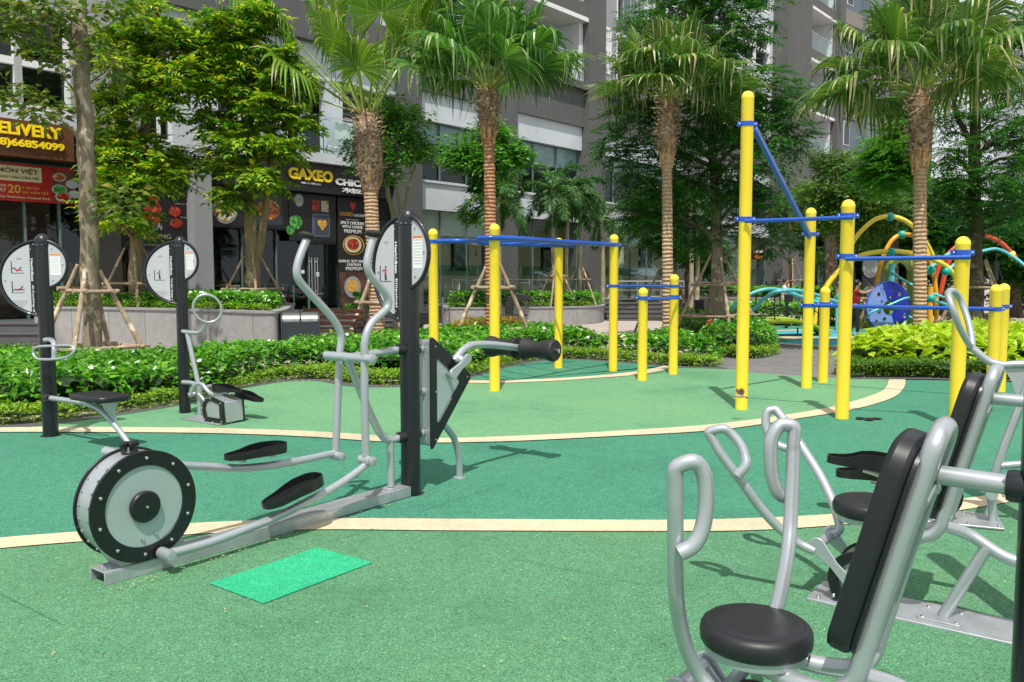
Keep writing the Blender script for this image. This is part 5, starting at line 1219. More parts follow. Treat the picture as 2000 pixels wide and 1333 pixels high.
for px, t, z in ((931, 1.5, 2.4), (1248, 1.6, 2.4), (1222, 1.6, 2.45), (871, 1.6, 2.6)):
    pl_ = thing('pendant_lamp', {931: 'small hanging lamp left of the second palm trunk', 1248: 'hanging lamp in front of the cafe picture', 1222: 'hanging lamp by the dark cafe pane', 871: 'hanging lamp at the left end of the cafe'}[px], 'lamp', FB.P(S_(px, t), t, z))
    mb = MB(); c = FB.P(S_(px, t), t, z); mb.lathe([(.02, .2), (.05, .15), (.06, 0), (.05, -.02), (0, -.03)], c, n=14); mb.build('shade', M['white'], pl_); mb = MB(); mb.tube([c + Z * .18, Vector((c.x, c.y, 3.94))], .006, n=5); mb.build('cord', M['dkwall'], pl_)

# ================================================================== far buildings
FB2 = Fr((22.1, 58.6), (.72, .69))
b2 = thing('apartment_tower', 'blue grey apartment tower with taupe bands behind the right palm', 'building', FB2.P(3, 2, 0))
def S2(px): return FB2.sz(px, 500, 0)[0]
mb = MB(); mb.fbox(FB2, 0, S2(1672), 0, 10, 0, 60); mb.build('wall', M['bpaint'], b2); mb = MB(); mb.fbox(FB2, S2(1672), S2(1712), -.5, 10, 0, 60); mb.build('wall', pbr('pale_blue_grey_render', (.15, .175, .215), .8, 0, .04, .4), b2)
mb = MB(); mb.fbox(FB2, S2(1712), S2(1733), .6, 10, 0, 60); mb.build('wall', M['intdark'], b2)
for k in range(12):
    z = 6.2 + 3.15 * k
    mb = MB(); mb.fbox(FB2, 0.02, S2(1671), -.06, -.001, z, z + .95); mb.fbox(FB2, S2(1672.5), S2(1711), -.56, -.501, z - .1, z + .9); mb.build('taupe_band', M['beige'], b2)
    mb = MB(); mb.fbox(FB2, S2(1712) + .01, S2(1733), -.45, .59, z - .1, z + .8); mb.build('balcony_slab', M['beige'], b2)
    mb = MB(); mb.fbox(FB2, S2(1719), S2(1723), .1, .58, z + .81, z + 3.0); mb.build('pier', M['wpaint'], b2)
    mb = MB(); mb.fbox(FB2, 1.0, 1.9, -.03, -.002, z + 1.3, z + 2.9); w_ = mb.build('window', M['wframe'], b2); mb = MB(); mb.fbox(FB2, 1.06, 1.84, -.045, -.031, z + 1.36, z + 2.84); mb.build('pane', M['glass2'] if 'glass2' in M else M.setdefault('glass2', pbr('dark_window', (.02, .03, .04), .15, 0, .1)), w_)
FB3 = Fr((37, 78), (.8, .6)); b3 = thing('dark_tower', 'near black tower seen between the palm crown and the grey tower', 'building', FB3.P(2, 2, 0))
mb = MB(); mb.fbox(FB3, -2.6, 2.2, 0, 10, 0, 45); mb.build('wall', M['intdark'], b3)
for k in range(13): mb = MB(); mb.fbox(FB3, -2.4, 2.0, -.12, -.002, 2 + 3.2 * k, 2.4 + 3.2 * k); mb.build('floor_band', M['gpaint'], b3)
b4 = thing('distant_tower', 'pale distant tower with banded floors at the far right behind the trees', 'building', (72, 120, 0)); mb = MB(); mb.box(Vector((79, 125, 20)), 12, 10, 40); mb.build('wall', M['wpaint'], b4)
for k in range(12): mb = MB(); mb.box(Vector((79, 119.9, 3 + 3.5 * k)), 11.6, .1, 1.4); mb.build('window_band', M['glass2'], b4)

# ================================================================== planters, steps, rails, street furniture
def wallstrip(name, lab, pts, z0, z1, th, mat, cap=True, cat='planter'):
    """retaining wall along a curved line, with coping slab"""
    P = cr(pts, 8); r = thing(name, lab, cat, P[0]); N = []
    for i in range(len(P)):
        d = (P[min(i + 1, len(P) - 1)] - P[max(i - 1, 0)]); N.append(Vector((-d.y, d.x, 0)).normalized())
    def seg_(z0, z1, o0, o1, nm, mt):
        vs = []; n = len(P)
        for p, q in zip(P, N):
            for o, z in ((o0, z0), (o1, z0), (o1, z1), (o0, z1)): v = p + q * o; vs.append(Vector((v.x, v.y, z)))
        fs = [(4 * i + j, 4 * i + (j + 1) % 4, 4 * i + 4 + (j + 1) % 4, 4 * i + 4 + j) for i in range(n - 1) for j in range(4)] + [(0, 1, 2, 3), (4 * n - 4, 4 * n - 3, 4 * n - 2, 4 * n - 1)]
        mb = MB(); mb.add(vs, fs); mb.build(nm, mt, r)
    seg_(z0, z1, 0, th, 'wall', mat)
    if cap: seg_(z1 + .001, z1 + .045, -.03, th + .03, 'coping', M['granite'])
    return r
def DZ(px, Y): p = D(px, 600, Y); return Vector((p.x, Y, 0))
W1 = [DZ(66, 18.3), DZ(180, 18.0), DZ(300, 17.5), DZ(430, 16.6), DZ(525, 15.9), DZ(552, 16.6), DZ(566, 18.5), DZ(575, 21)]
wallstrip('planter_wall', 'curved grey stone planter wall behind the left hedge and stepper', W1, 0, .90, .2, M['conc'])
W2 = [DZ(868, 29.5), DZ(869, 27.4), DZ(920, 27.0), DZ(1010, 27.2), DZ(1090, 27.7), DZ(1150, 28.3), DZ(1176, 29.3), DZ(1181, 31)]
wallstrip('planter_wall', 'low curved stone planter wall in front of the cafe, behind the second palm', W2, 0, .56, .2, M['conc'])
W3 = [DZ(1318, 38), DZ(1400, 37.2), DZ(1480, 36.8), DZ(1600, 36.5), DZ(1760, 37), DZ(1900, 38)]
wallstrip('planter_wall', 'long low grey planter wall far back beyond the play area', W3, 0, .62, .2, M['conc'])
wallstrip('planter_wall', 'short dark planter wall end beside the handrail, left of the first yellow post', [DZ(800, 30.2), DZ(835, 30.0), DZ(864, 30.4)], 0, .72, .2, M['dgranite'])
# steps at the left edge and behind the bench
def steps(lab, px0, px1, Y, n, h, d, mat=M['dgranite']):
    a, b = DZ(px0, Y), DZ(px1, Y); r = thing('entrance_steps', lab, 'steps', a); mb = MB()
    for i in range(n):
        y0 = Y + i * d; mb.box(Vector(((a.x + b.x) / 2, y0 + (n - i) * d / 2 + .5, (i + .5) * h - .01)), b.x - a.x, (n - i) * d + 1.0, h * .98)
        mb.box(Vector(((a.x + b.x) / 2, y0 + .0 + (n - i) * d / 2 + .48, (i + 1) * h - .015)), b.x - a.x + .02, (n - i) * d + 1.02, .025)
    mb.build('treads', mat, r); return r
steps('dark granite steps at the far left below the red banner', -160, 62, 17.4, 3, .2, .36)
steps('dark granite steps behind the wooden bench and first palm', 600, 792, 24.6, 4, .15, .32)
steps('dark granite cafe steps between the curved planter and the far wall', 1186, 1330, 30.4, 4, .15, .34)
bbox_ = MB()
def railing(lab, A, B, z0, h, n, rails=(1.0, .6, .2)):
    r = thing('stainless_railing', lab, 'railing', A); d = B - A
    mb = MB()
    for f_ in rails: mb.tube([A + Z * (z0 + h * f_), B + Z * (z0 + h * f_)], .022 if f_ == 1.0 else .012, n=8)
    mb.build('rails', M['chrome'], r)
    for i in range(n):
        p = A + d * (i / (n - 1)); mb = MB(); mb.tube([p + Z * z0, p + Z * (z0 + h)], .026, n=8); mb.build('baluster', M['chrome'], r)
railing('stainless railing along the cafe terrace behind the short dip posts', DZ(1198, 31.2), DZ(1335, 31.6), .6, .82, 4)
railing('stainless ramp railing behind the large dark tree trunk', DZ(1345, 35), DZ(1448, 36), .55, .8, 3)
railing('short stainless handrail at the left end of the curved cafe planter', DZ(864, 25.2), DZ(884, 28.5), .0, .95, 2)
railing('thin stainless rail behind the curved planter, along the cafe glass', DZ(884, 30.6), DZ(1130, 31.6), .62, .85, 6, (1.0, .55))
# litter bin
Bn = Fr((0, 0), (.97, .24)); c = DZ(586, 16.3); Bn.O = Vector((c.x, 16.3, 0))
t_ = thing('litter_bin', 'dark grey twin litter bin with curved steel lids beside the wooden bench', 'litter bin', c)
mb = MB(); prof = [(-.24, .04), (.24, .04), (.24, .72)] + [(.24 * math.cos(a), .72 + .20 * math.sin(a)) for a in [math.pi * i / 12 for i in range(1, 12)]] + [(-.24, .72)]
mb.prism([Bn.P(-.36, t, z) for t, z in prof], Bn.u * .03); mb.prism([Bn.P(.33, t, z) for t, z in prof], Bn.u * .03); mb.fbox(Bn, -.33, .33, -.225, .225, .05, .74); mb.build('body', pbr('dark_grey_steel', (.035, .045, .055), .5, .2), t_, bevel=.004)
for a, b in ((-.325, -.012), (.012, .325)):
    L_ = [(.215 * math.cos(x), .735 + .18 * math.sin(x)) for x in [math.pi * i / 12 for i in range(0, 13)]]
    mb = MB(); mb.prism([Bn.P(a, t, z) for t, z in L_], Bn.u * (b - a)); mb.build('lid', M.setdefault('lid', pbr('brushed_lid_steel', (.26, .26, .25), .38, .8, .1, 8)), t_)
mb = MB(); mb.tube([Bn.P(0, .23 * math.cos(x), .74 + .215 * math.sin(x)) for x in [math.pi * i / 12 for i in range(13)]], .014, n=8); mb.build('divider', M['dkwall'], t_)
# wooden bench with black cast arms
Be = Fr((0, 0), (.95, -.30)); c = DZ(640, 18.2); Be.O = Vector((c.x, 18.2, 0))
t_ = thing('park_bench', 'brown slatted park bench with black cast iron arms behind the litter bin', 'bench', c)
mb = MB()
for i in range(4): mb.fbox(Be, -.75, .75, -.28 + .125 * i, -.28 + .105 + .125 * i, .42, .45)
mb.build('seat', M['wood'], t_, bevel=.006)
mb = MB()
for i in range(3): mb.fbox(Be, -.75, .75, .24 + .03 * i, .265 + .03 * i, .54 + .13 * i, .63 + .13 * i)
mb.build('backrest', M['wood'], t_, bevel=.006)
for s in (-.78, .78):
    mb = MB(); q = lambda t, z: Be.P(s, t, z)
    mb.tube([q(-.30, 0), q(-.26, .2), q(-.24, .42), q(-.27, .62), q(-.1, .68), q(.12, .66), q(.22, .6)], .022, n=8, k=5); mb.tube([q(.30, 0), q(.2, .2), q(.2, .42), q(.28, .7), q(.33, .93)], .022, n=8, k=5); mb.tube([q(-.24, .42), q(.2, .42)], .02, n=8); mb.tube([q(-.26, .15), q(.0, .36), q(.24, .15)], .014, n=8, k=5)
    mb.build('arm_frame', M['dkwall'], t_)
# bollard lights
for px, Y, h, lab in ((822, 17.2, .88, 'thin black bollard light in the hedge just right of the elliptical post'), (1362, 21.5, 1.0, 'black bollard light with box head left of the staked dark tree'), (1537, 26, 1.05, 'black bollard light in the hedge behind the turquoise climbing tubes')):
    p = DZ(px, Y); t_ = thing('bollard_light', lab, 'bollard', p); mb = MB(); mb.lathe([(.07, 0), (.07, .01), (.05, .015), (.05, h - .25)], p, n=16); mb.build('pole', M['dkwall'], t_); mb = MB(); mb.box(p + Z * (h - .12) + Vector((.04, 0, 0)), .22, .16, .24); mb.build('lamp_head', M['dkwall'], t_, bevel=.01)
# black pushchair behind the second palm
p = DZ(1010, 25.6); t_ = thing('pushchair', 'black pushchair with hooded canopy and silver tubes parked by the curved planter', 'pushchair', p)
mb = MB(); hood = [p + Vector((-.36, 0, .1)), p + Vector((-.38, 0, .7)), p + Vector((-.28, 0, .98)), p + Vector((-.05, 0, 1.10)), p + Vector((.25, 0, 1.06)), p + Vector((.5, 0, .86)), p + Vector((.2, 0, .86)), p + Vector((-.02, 0, .80)), p + Vector((-.12, 0, .6)), p + Vector((-.12, 0, .1))]
mb.prism([q + Vector((0, -.22, 0)) for q in hood], Vector((0, .44, 0))); mb.build('canopy', M['foam'], t_, bevel=.03)
mb = MB(); 
for x in (-.08, .26): mb.tube([p + Vector((x, -.2, 0)), p + Vector((x, -.2, .9))], .018, n=8)
mb.build('frame', M['chrome'], t_)
mb = MB(); mb.prism(rrect(p + Vector((.1, -.2, .42)), Vector((1, 0, 0)), Vector((0, 1, 0)), .22, .1, .04), Z * .04); mb.build('seat', M['foam'], t_)
mb = MB(); mb.sphere(p + Vector((.18, -.1, .2)), .2, (1.1, .8, .75)); mb.build('bag', M['cream'], t_)
for x in (-.25, .32): mb = MB(); mb.lathe([(.05, -.02), (.11, -.02), (.11, .02), (.05, .02)], p + Vector((x, -.2, .11)), (0, 1, 0), caps=False); mb.build('wheel', M['foam'], t_)
# pale boulder behind the hedge
p = DZ(1222, 18.5); o = MB(); o.sphere(Vector((p.x, p.y, .1)), .42, (1, .8, .62), 20, True); o = o.build('boulder', pbr('pale_yellow_stone', (.68, .64, .40), .9, 0, .2, 4, bump=.4, bs=10, bd=.02), loc=p); tag(o, 'pale yellow rounded boulder on the paving behind the hedge between yellow posts', 'boulder')
# ================================================================== vegetation
def nrm(a): return a / np.maximum(np.linalg.norm(a, axis=-1, keepdims=True), 1e-9)
def leaf_arr(P, A, N, L, W, fold=.12, curl=.15):
    n = len(P); A = nrm(A); N = nrm(N - A * (N * A).sum(1, keepdims=True)); B = np.cross(N, A)
    L = np.broadcast_to(np.asarray(L, float).reshape(-1, 1), (n, 1)); W = np.broadcast_to(np.asarray(W, float).reshape(-1, 1), (n, 1))
    V = np.empty((n, 5, 3))
    V[:, 0] = P; V[:, 1] = P + A * L * .45 + B * W / 2 + N * W * fold; V[:, 2] = P + A * L - N * L * curl
    V[:, 3] = P + A * L * .45 - B * W / 2 + N * W * fold; V[:, 4] = P + A * L * .5
    F = np.array([(0, 4, 1), (1, 4, 2), (2, 4, 3), (3, 4, 0)])
    Fs = (np.arange(n)[:, None, None] * 5 + F[None]).reshape(-1, 3)
    return V.reshape(-1, 3), Fs
def inpoly(x, y, poly):
    ins = np.zeros(len(x), bool); j = len(poly) - 1
    for i in range(len(poly)):
        xi, yi = poly[i]; xj, yj = poly[j]
        c = ((yi > y) != (yj > y)) & (x < (xj - xi) * (y - yi) / (yj - yi + 1e-12) + xi); ins ^= c; j = i
    return ins
def pdist(x, y, poly):
    d = np.full(len(x), 1e9)
    for i in range(len(poly)):
        ax, ay = poly[i]; bx, by = poly[(i + 1) % len(poly)]; vx, vy = bx - ax, by - ay; l2 = vx * vx + vy * vy + 1e-12
        t = np.clip(((x - ax) * vx + (y - ay) * vy) / l2, 0, 1); d = np.minimum(d, np.hypot(x - ax - t * vx, y - ay - t * vy))
    return d
def wave(x, y, s, seed=0):
    return (np.sin(x * s + seed) * np.cos(y * s * 1.13 + seed * 2.1) + .5 * np.sin(x * s * 2.3 + y * s * 1.9 + seed) + .35 * np.cos(x * s * 4.1 - y * s * 3.7 + seed * 3)) / 1.85
def bed(name, label, cat, poly, H, dens, L, Wr, mat, z0=0.0, edge=.25, rough=.1, dmin=0.0, dmax=99, seed=1, flowers=0, upright=.4, under=True, nscale=2.4):
    rg = np.random.default_rng(seed); poly = [(p[0], p[1]) for p in poly]
    xs = [p[0] for p in poly]; ys = [p[1] for p in poly]; A = (max(xs) - min(xs)) * (max(ys) - min(ys))
    def hgt(x, y, d):
        e = np.clip((d - dmin) / edge, 0, 1); e2 = np.clip((dmax - d) / edge, 0, 1) if dmax < 50 else 1
        f = np.sqrt(np.clip(1 - (1 - e) ** 2, 0, 1)) * (np.sqrt(np.clip(1 - (1 - e2) ** 2, 0, 1)) if dmax < 50 else 1)
        return H * (.35 + .65 * f) + rough * wave(x, y, nscale, seed) * f
    n = int(A * dens); x = rg.uniform(min(xs), max(xs), n); y = rg.uniform(min(ys), max(ys), n)
    k = inpoly(x, y, poly); x, y = x[k], y[k]; d = pdist(x, y, poly); k = (d > dmin) & (d < dmax); x, y, d = x[k], y[k], d[k]
    z = hgt(x, y, d); n = len(x)
    side = np.clip(1 - (d - dmin) / edge, 0, 1); drop = np.where(rg.random(n) < .35 + .4 * side, rg.random(n) ** (1.2), rg.random(n) * .18)
    z = z * (1 - drop * .85) + rg.normal(0, .02, n)
    az = rg.uniform(0, 2 * np.pi, n); pit = rg.normal(.15, .5, n)
    Ax = np.stack([np.cos(az) * np.cos(pit), np.sin(az) * np.cos(pit), np.sin(pit)], 1)
    N = np.stack([rg.normal(0, .45, n), rg.normal(-.15, .45, n), np.full(n, 1.0)], 1)
    Ls = rg.uniform(L[0], L[1], n); P = np.stack([x, y, z + z0], 1) - Ax * Ls[:, None] * .4
    V, F = leaf_arr(P, Ax, N, Ls, Ls * Wr * rg.uniform(.8, 1.2, n))
    c = Vector((sum(xs) / len(xs), sum(ys) / len(ys), z0)); root = thing(name, label, cat, c); root['kind'] = 'stuff'
    np_mesh('foliage', V, F, mat, root)
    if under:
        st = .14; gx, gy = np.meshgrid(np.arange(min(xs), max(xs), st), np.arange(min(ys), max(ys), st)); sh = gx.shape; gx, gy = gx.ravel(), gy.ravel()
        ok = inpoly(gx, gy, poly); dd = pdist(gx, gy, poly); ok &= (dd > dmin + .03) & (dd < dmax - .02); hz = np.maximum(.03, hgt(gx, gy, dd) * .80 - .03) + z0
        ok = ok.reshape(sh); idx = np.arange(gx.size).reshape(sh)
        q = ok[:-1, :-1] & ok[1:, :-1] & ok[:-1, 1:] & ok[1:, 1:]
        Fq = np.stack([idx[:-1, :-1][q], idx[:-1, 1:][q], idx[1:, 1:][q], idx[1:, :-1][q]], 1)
        if len(Fq): np_mesh('inner_mass', np.stack([gx, gy, hz], 1), Fq, M['under'], root, smooth=True)  # dark sheet added under the foliage to block light
    if flowers:
        k = rg.choice(n, flowers); V = []; F = []
        for i in k:
            c0 = np.array([x[i], y[i], hgt(x[i:i + 1], y[i:i + 1], d[i:i + 1])[0] + z0 + .02]); nn = nrm(np.array([rg.normal(0, .5), -.6 + rg.normal(0, .3), 1.0])); a0 = rg.uniform(0, 6)
            t1 = nrm(np.cross(nn, [0, 0.3, 1])); t2 = np.cross(nn, t1); r = rg.uniform(.024, .038)
            for j in range(5):
                a = a0 + j * 1.2566; u = t1 * math.cos(a) + t2 * math.sin(a); v = -t1 * math.sin(a) + t2 * math.cos(a); b = len(V)
                V += [c0, c0 + u * r * .6 + v * r * .42 + nn * .005, c0 + u * r * 1.1, c0 + u * r * .6 - v * r * .42 + nn * .005]; F.append((b, b + 1, b + 2, b + 3))
        fo = np_mesh('flowers', V, F, M['petal'], root); fo['kind'] = 'stuff'
    return root
def off(p, dy, dx=0): return Vector((p.x + dx, p.y + dy, 0))
# --- front bed A/B
frontp = [off(p, .20) for p in gp([k for k in KERB if -260 <= k[0] <= 1420], 5)]
back = [DZ(1412, 15.2), DZ(1385, 16.8), DZ(1300, 17.2), DZ(1245, 16.8), DZ(1190, 16.8), DZ(1150, 18.3), DZ(1060, 20.8), DZ(960, 21.4), DZ(880, 20), DZ(800, 17.8), DZ(700, 16.4), DZ(600, 15.5), DZ(450, 14.4), DZ(300, 13.2), DZ(100, 12.7), DZ(-150, 13.2)]
PA = [(p.x, p.y) for p in frontp + back]
frontc = frontp
# low border = a band along the front edge
def band(front, a, b): return [(p.x, p.y + a) for p in front] + [(p.x, p.y + b) for p in front[::-1]]
bed('border_hedge', 'low fine-leaved yellow green border hedge edging the rubber floor, left and middle', 'hedge', band(frontp, 0, .62), .20, 2600, (.030, .055), .55, M['l_border'], edge=.12, rough=.03, seed=3, nscale=5)
PB = [(p.x, p.y + .52) for p in frontp] + [(p.x, p.y) for p in back]
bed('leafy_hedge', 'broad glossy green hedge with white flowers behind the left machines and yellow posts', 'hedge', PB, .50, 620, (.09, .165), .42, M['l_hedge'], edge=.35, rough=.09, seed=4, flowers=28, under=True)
bed('shrub_patch', 'small-leaved dark shrubs along the paving at the far left', 'shrubs', [(p.x, p.y) for p in (DZ(-160, 12.9), DZ(200, 12.7), DZ(190, 13.6), DZ(-160, 14.0))], .50, 1500, (.035, .06), .55, M['l_bush'], edge=.2, rough=.08, seed=5)
bed('orange_leaf_shrubs', 'yellow and orange leaved shrubs under the second palm stakes', 'shrubs', [(p.x, p.y) for p in (DZ(868, 17.6), DZ(960, 18.6), DZ(1040, 19.4), DZ(1030, 20.8), DZ(960, 20.7), DZ(872, 19.4))], .62, 1500, (.04, .07), .5, leafmat('croton_leaf', [(0, (.12, .18, .02)), (.5, (.35, .33, .03)), (.8, (.50, .28, .04)), (1, (.45, .10, .03))], .3, .4), edge=.3, rough=.1, seed=6)
# --- bed C beside the grey path
PC = [(p.x, p.y) for p in (G(1385, 690), G(1420, 700), G(1450, 699), G(1490, 699), G(1522, 690), G(1505, 672), G(1470, 660), G(1440, 650), G(1330, 640), G(1290, 648), G(1350, 675))]
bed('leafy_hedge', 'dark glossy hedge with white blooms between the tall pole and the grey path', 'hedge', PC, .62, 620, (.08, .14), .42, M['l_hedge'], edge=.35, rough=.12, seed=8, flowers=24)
PCb = [G(1410, 700), G(1450, 703), G(1495, 702), G(1528, 692)]
bed('border_hedge', 'short strip of low border hedge at the grey path corner', 'hedge', [(p.x, p.y) for p in PCb] + [(p.x, p.y + .6) for p in PCb[::-1]], .22, 2400, (.03, .055), .55, M['l_border'], edge=.12, rough=.03, seed=9)
# --- bed D, lime
fD = [off(p, .16) for p in gp([(1664, 744), (1780, 744), (2000, 748), (2300, 756)], 5)]
bed('border_hedge', 'dense dark green clipped border in front of the lime plants', 'hedge', [(p.x, p.y) for p in fD] + [(p.x, p.y + .55) for p in fD[::-1]], .30, 3000, (.03, .05), .5, leafmat('clipped_leaf', [(0, (.04, .14, .01)), (.6, (.10, .24, .02)), (1, (.20, .34, .03))], .3, .4), edge=.12, rough=.03, seed=10, nscale=5)
PD = [(p.x, p.y + .45) for p in fD] + [(16, 16.5), (11, 18.2), (DZ(1850, 18.0).x, 18.0), (DZ(1700, 16.8).x, 16.8), (DZ(1668, 15).x, 15)]
bed('lime_plants', 'bright lime green broad-leaved plants at right behind the yellow posts', 'plants', PD, .60, 330, (.19, .33), .52, M['l_lime'], edge=.35, rough=.10, seed=11, upright=.2)
# --- planter hedges
def inset(W, y): return [(p.x, p.y + y) for p in W]
P1 = [(p.x, p.y) for p in (DZ(78, 18.6), DZ(180, 18.3), DZ(300, 17.8), DZ(430, 16.9), DZ(522, 16.3), DZ(545, 17.5), DZ(556, 19), DZ(540, 20.6), DZ(400, 19.6), DZ(250, 18.9), DZ(120, 18.8), DZ(80, 18.8))]
bed('planter_hedge', 'green hedge dotted with white flowers on the left planter before the shops', 'hedge', P1, .32, 950, (.07, .12), .42, M['l_hedge'], z0=.93, edge=.2, rough=.06, seed=12, flowers=45)
f1 = [DZ(76, 18.5), DZ(180, 18.22), DZ(300, 17.72), DZ(430, 16.82), DZ(522, 16.2), DZ(548, 17.2)]
bed('planter_edging', 'low yellow green edging plants along the top of the left planter wall', 'edging plants', [(p.x, p.y) for p in f1] + [(p.x, p.y + .35) for p in f1[::-1]], .15, 3500, (.03, .05), .5, M['l_border'], z0=.92, edge=.1, rough=.02, seed=13)
P2_ = [(p.x, p.y) for p in (DZ(872, 27.8), DZ(920, 27.3), DZ(1010, 27.5), DZ(1090, 28.0), DZ(1150, 28.6), DZ(1172, 29.5), DZ(1176, 31), DZ(1050, 30.2), DZ(880, 29.8))]
bed('planter_hedge', 'rounded green hedge on the curved cafe planter', 'hedge', P2_, .50, 520, (.09, .14), .45, M['l_hedge'], z0=.58, edge=.3, rough=.08, seed=14)
f2 = [DZ(873, 27.8), DZ(920, 27.28), DZ(1010, 27.5), DZ(1090, 27.95), DZ(1150, 28.6), DZ(1172, 29.5)]
bed('planter_edging', 'low edging plants along the curved cafe planter wall', 'edging plants', [(p.x, p.y) for p in f2] + [(p.x, p.y + .45) for p in f2[::-1]], .18, 1900, (.04, .06), .5, M['l_border'], z0=.58, edge=.12, rough=.03, seed=15)
bed('planter_hedge', 'dark hedge on the raised bed left of the first yellow post', 'hedge', [(p.x, p.y) for p in (DZ(800, 30.4), DZ(862, 30.6), DZ(866, 31.4), DZ(800, 30.9))], .35, 900, (.08, .12), .45, M['l_hedge'], z0=.72, edge=.2, rough=.08, seed=16)
P3_ = [(p.x, p.y) for p in (DZ(1322, 38.2), DZ(1400, 37.5), DZ(1480, 37.1), DZ(1600, 36.8), DZ(1760, 37.3), DZ(1900, 38.3), DZ(1900, 40.5), DZ(1320, 40.5))]
bed('planter_hedge', 'long green hedge on the far planter wall beyond the play area', 'hedge', P3_, .45, 330, (.12, .2), .45, M['l_hedge'], z0=.64, edge=.3, rough=.1, seed=17)
P4_ = [(p.x, p.y) for p in (DZ(1415, 27.5), DZ(1500, 27), DZ(1650, 27), DZ(1720, 28.5), DZ(1720, 31), DZ(1500, 31), DZ(1415, 30))]
bed('leafy_hedge', 'green hedge with scattered blooms behind the turquoise tubes and lime bridge', 'hedge', P4_, .70, 330, (.12, .18), .45, M['l_hedge'], edge=.4, rough=.1, seed=18, flowers=60)

# --- trees
def blobs_px(L): 
    out = []
    for px, py, Y, rx, rz, ry in L:
        c = D(px, py, Y); k = Y / FPX; out.append((np.array(c[:]), np.array([rx * k, ry if ry else rx * k * .8, rz * k])))
    return out
def crown_single(bl, n_tw, per, L, Wr, rg, tw=.28, droop=.15):
    P = []; A = []; N = []
    vol = np.array([b[1].prod() for b in bl]) ** .72; vol /= vol.sum()
    for (c, r), f in zip(bl, vol):
        m = max(3, int(n_tw * f)); d = nrm(rg.normal(0, 1, (m, 3))); rad = rg.random(m) ** .45; tc = c + d * rad[:, None] * r
        for q, dd in zip(tc, d):
            k = rg.poisson(per) + 2; e = rg.normal(0, tw / 2, (k, 3)) * [1, 1, .45]
            P.append(q + e); out = nrm(e + dd * .12 + rg.normal(0, .05, (k, 3))); out[:, 2] = out[:, 2] * .4 - droop * rg.random(k)
            A.append(out); N.append(np.stack([rg.normal(0, .4, k) + dd[0] * .4, rg.normal(0, .4, k) + dd[1] * .4 - .1, np.full(k, 1.0)], 1))
    P = np.concatenate(P); A = np.concatenate(A); N = np.concatenate(N); Ls = rg.uniform(L[0], L[1], len(P))
    return leaf_arr(P, A, N, Ls, Ls * Wr)
def crown_pinnate(bl, n_tw, per, RL, L, Wr, rg, pairs=7, droop=.3):
    P = []; A = []; N = []; Lx = []
    vol = np.array([b[1].prod() for b in bl]) ** .72; vol /= vol.sum()
    for (c, r), f in zip(bl, vol):
        m = max(3, int(n_tw * f)); d = nrm(rg.normal(0, 1, (m, 3))); rad = rg.random(m) ** .42; tc = c + d * rad[:, None] * r
        for q, dd in zip(tc, d):
            for j in range(per):
                az = rg.uniform(0, 6.28); ax = np.array([math.cos(az), math.sin(az), rg.normal(-.05, .22)]) + dd * .35; ax = ax / np.linalg.norm(ax)
                up = np.array([0, 0, 1.0]) + rg.normal(0, .22, 3); up = up - ax * (up @ ax); up /= np.linalg.norm(up); lt = np.cross(up, ax); rl = rg.uniform(*RL)
                u = (np.arange(pairs) + .6) / pairs; base = q + ax * (u * rl)[:, None] - np.array([0, 0, 1]) * (droop * rl * u ** 2)[:, None]
                tpr = np.sin(np.pi * (.12 + .8 * u)) ** .5
                for s in (-1, 1):
                    P.append(base); A.append(np.tile(lt * s, (pairs, 1)) * .9 + ax * .45 - np.array([0, 0, .18])); N.append(np.tile(up, (pairs, 1)) + rg.normal(0, .12, (pairs, 3))); Lx.append(rg.uniform(L[0], L[1], pairs) * tpr)
                P.append(base[-1:]); A.append(ax[None]); N.append(up[None]); Lx.append(np.array([L[1]]))
    P = np.concatenate(P); A = np.concatenate(A); N = np.concatenate(N); Lx = np.concatenate(Lx)
    return leaf_arr(P, A, N, Lx, Lx * Wr)
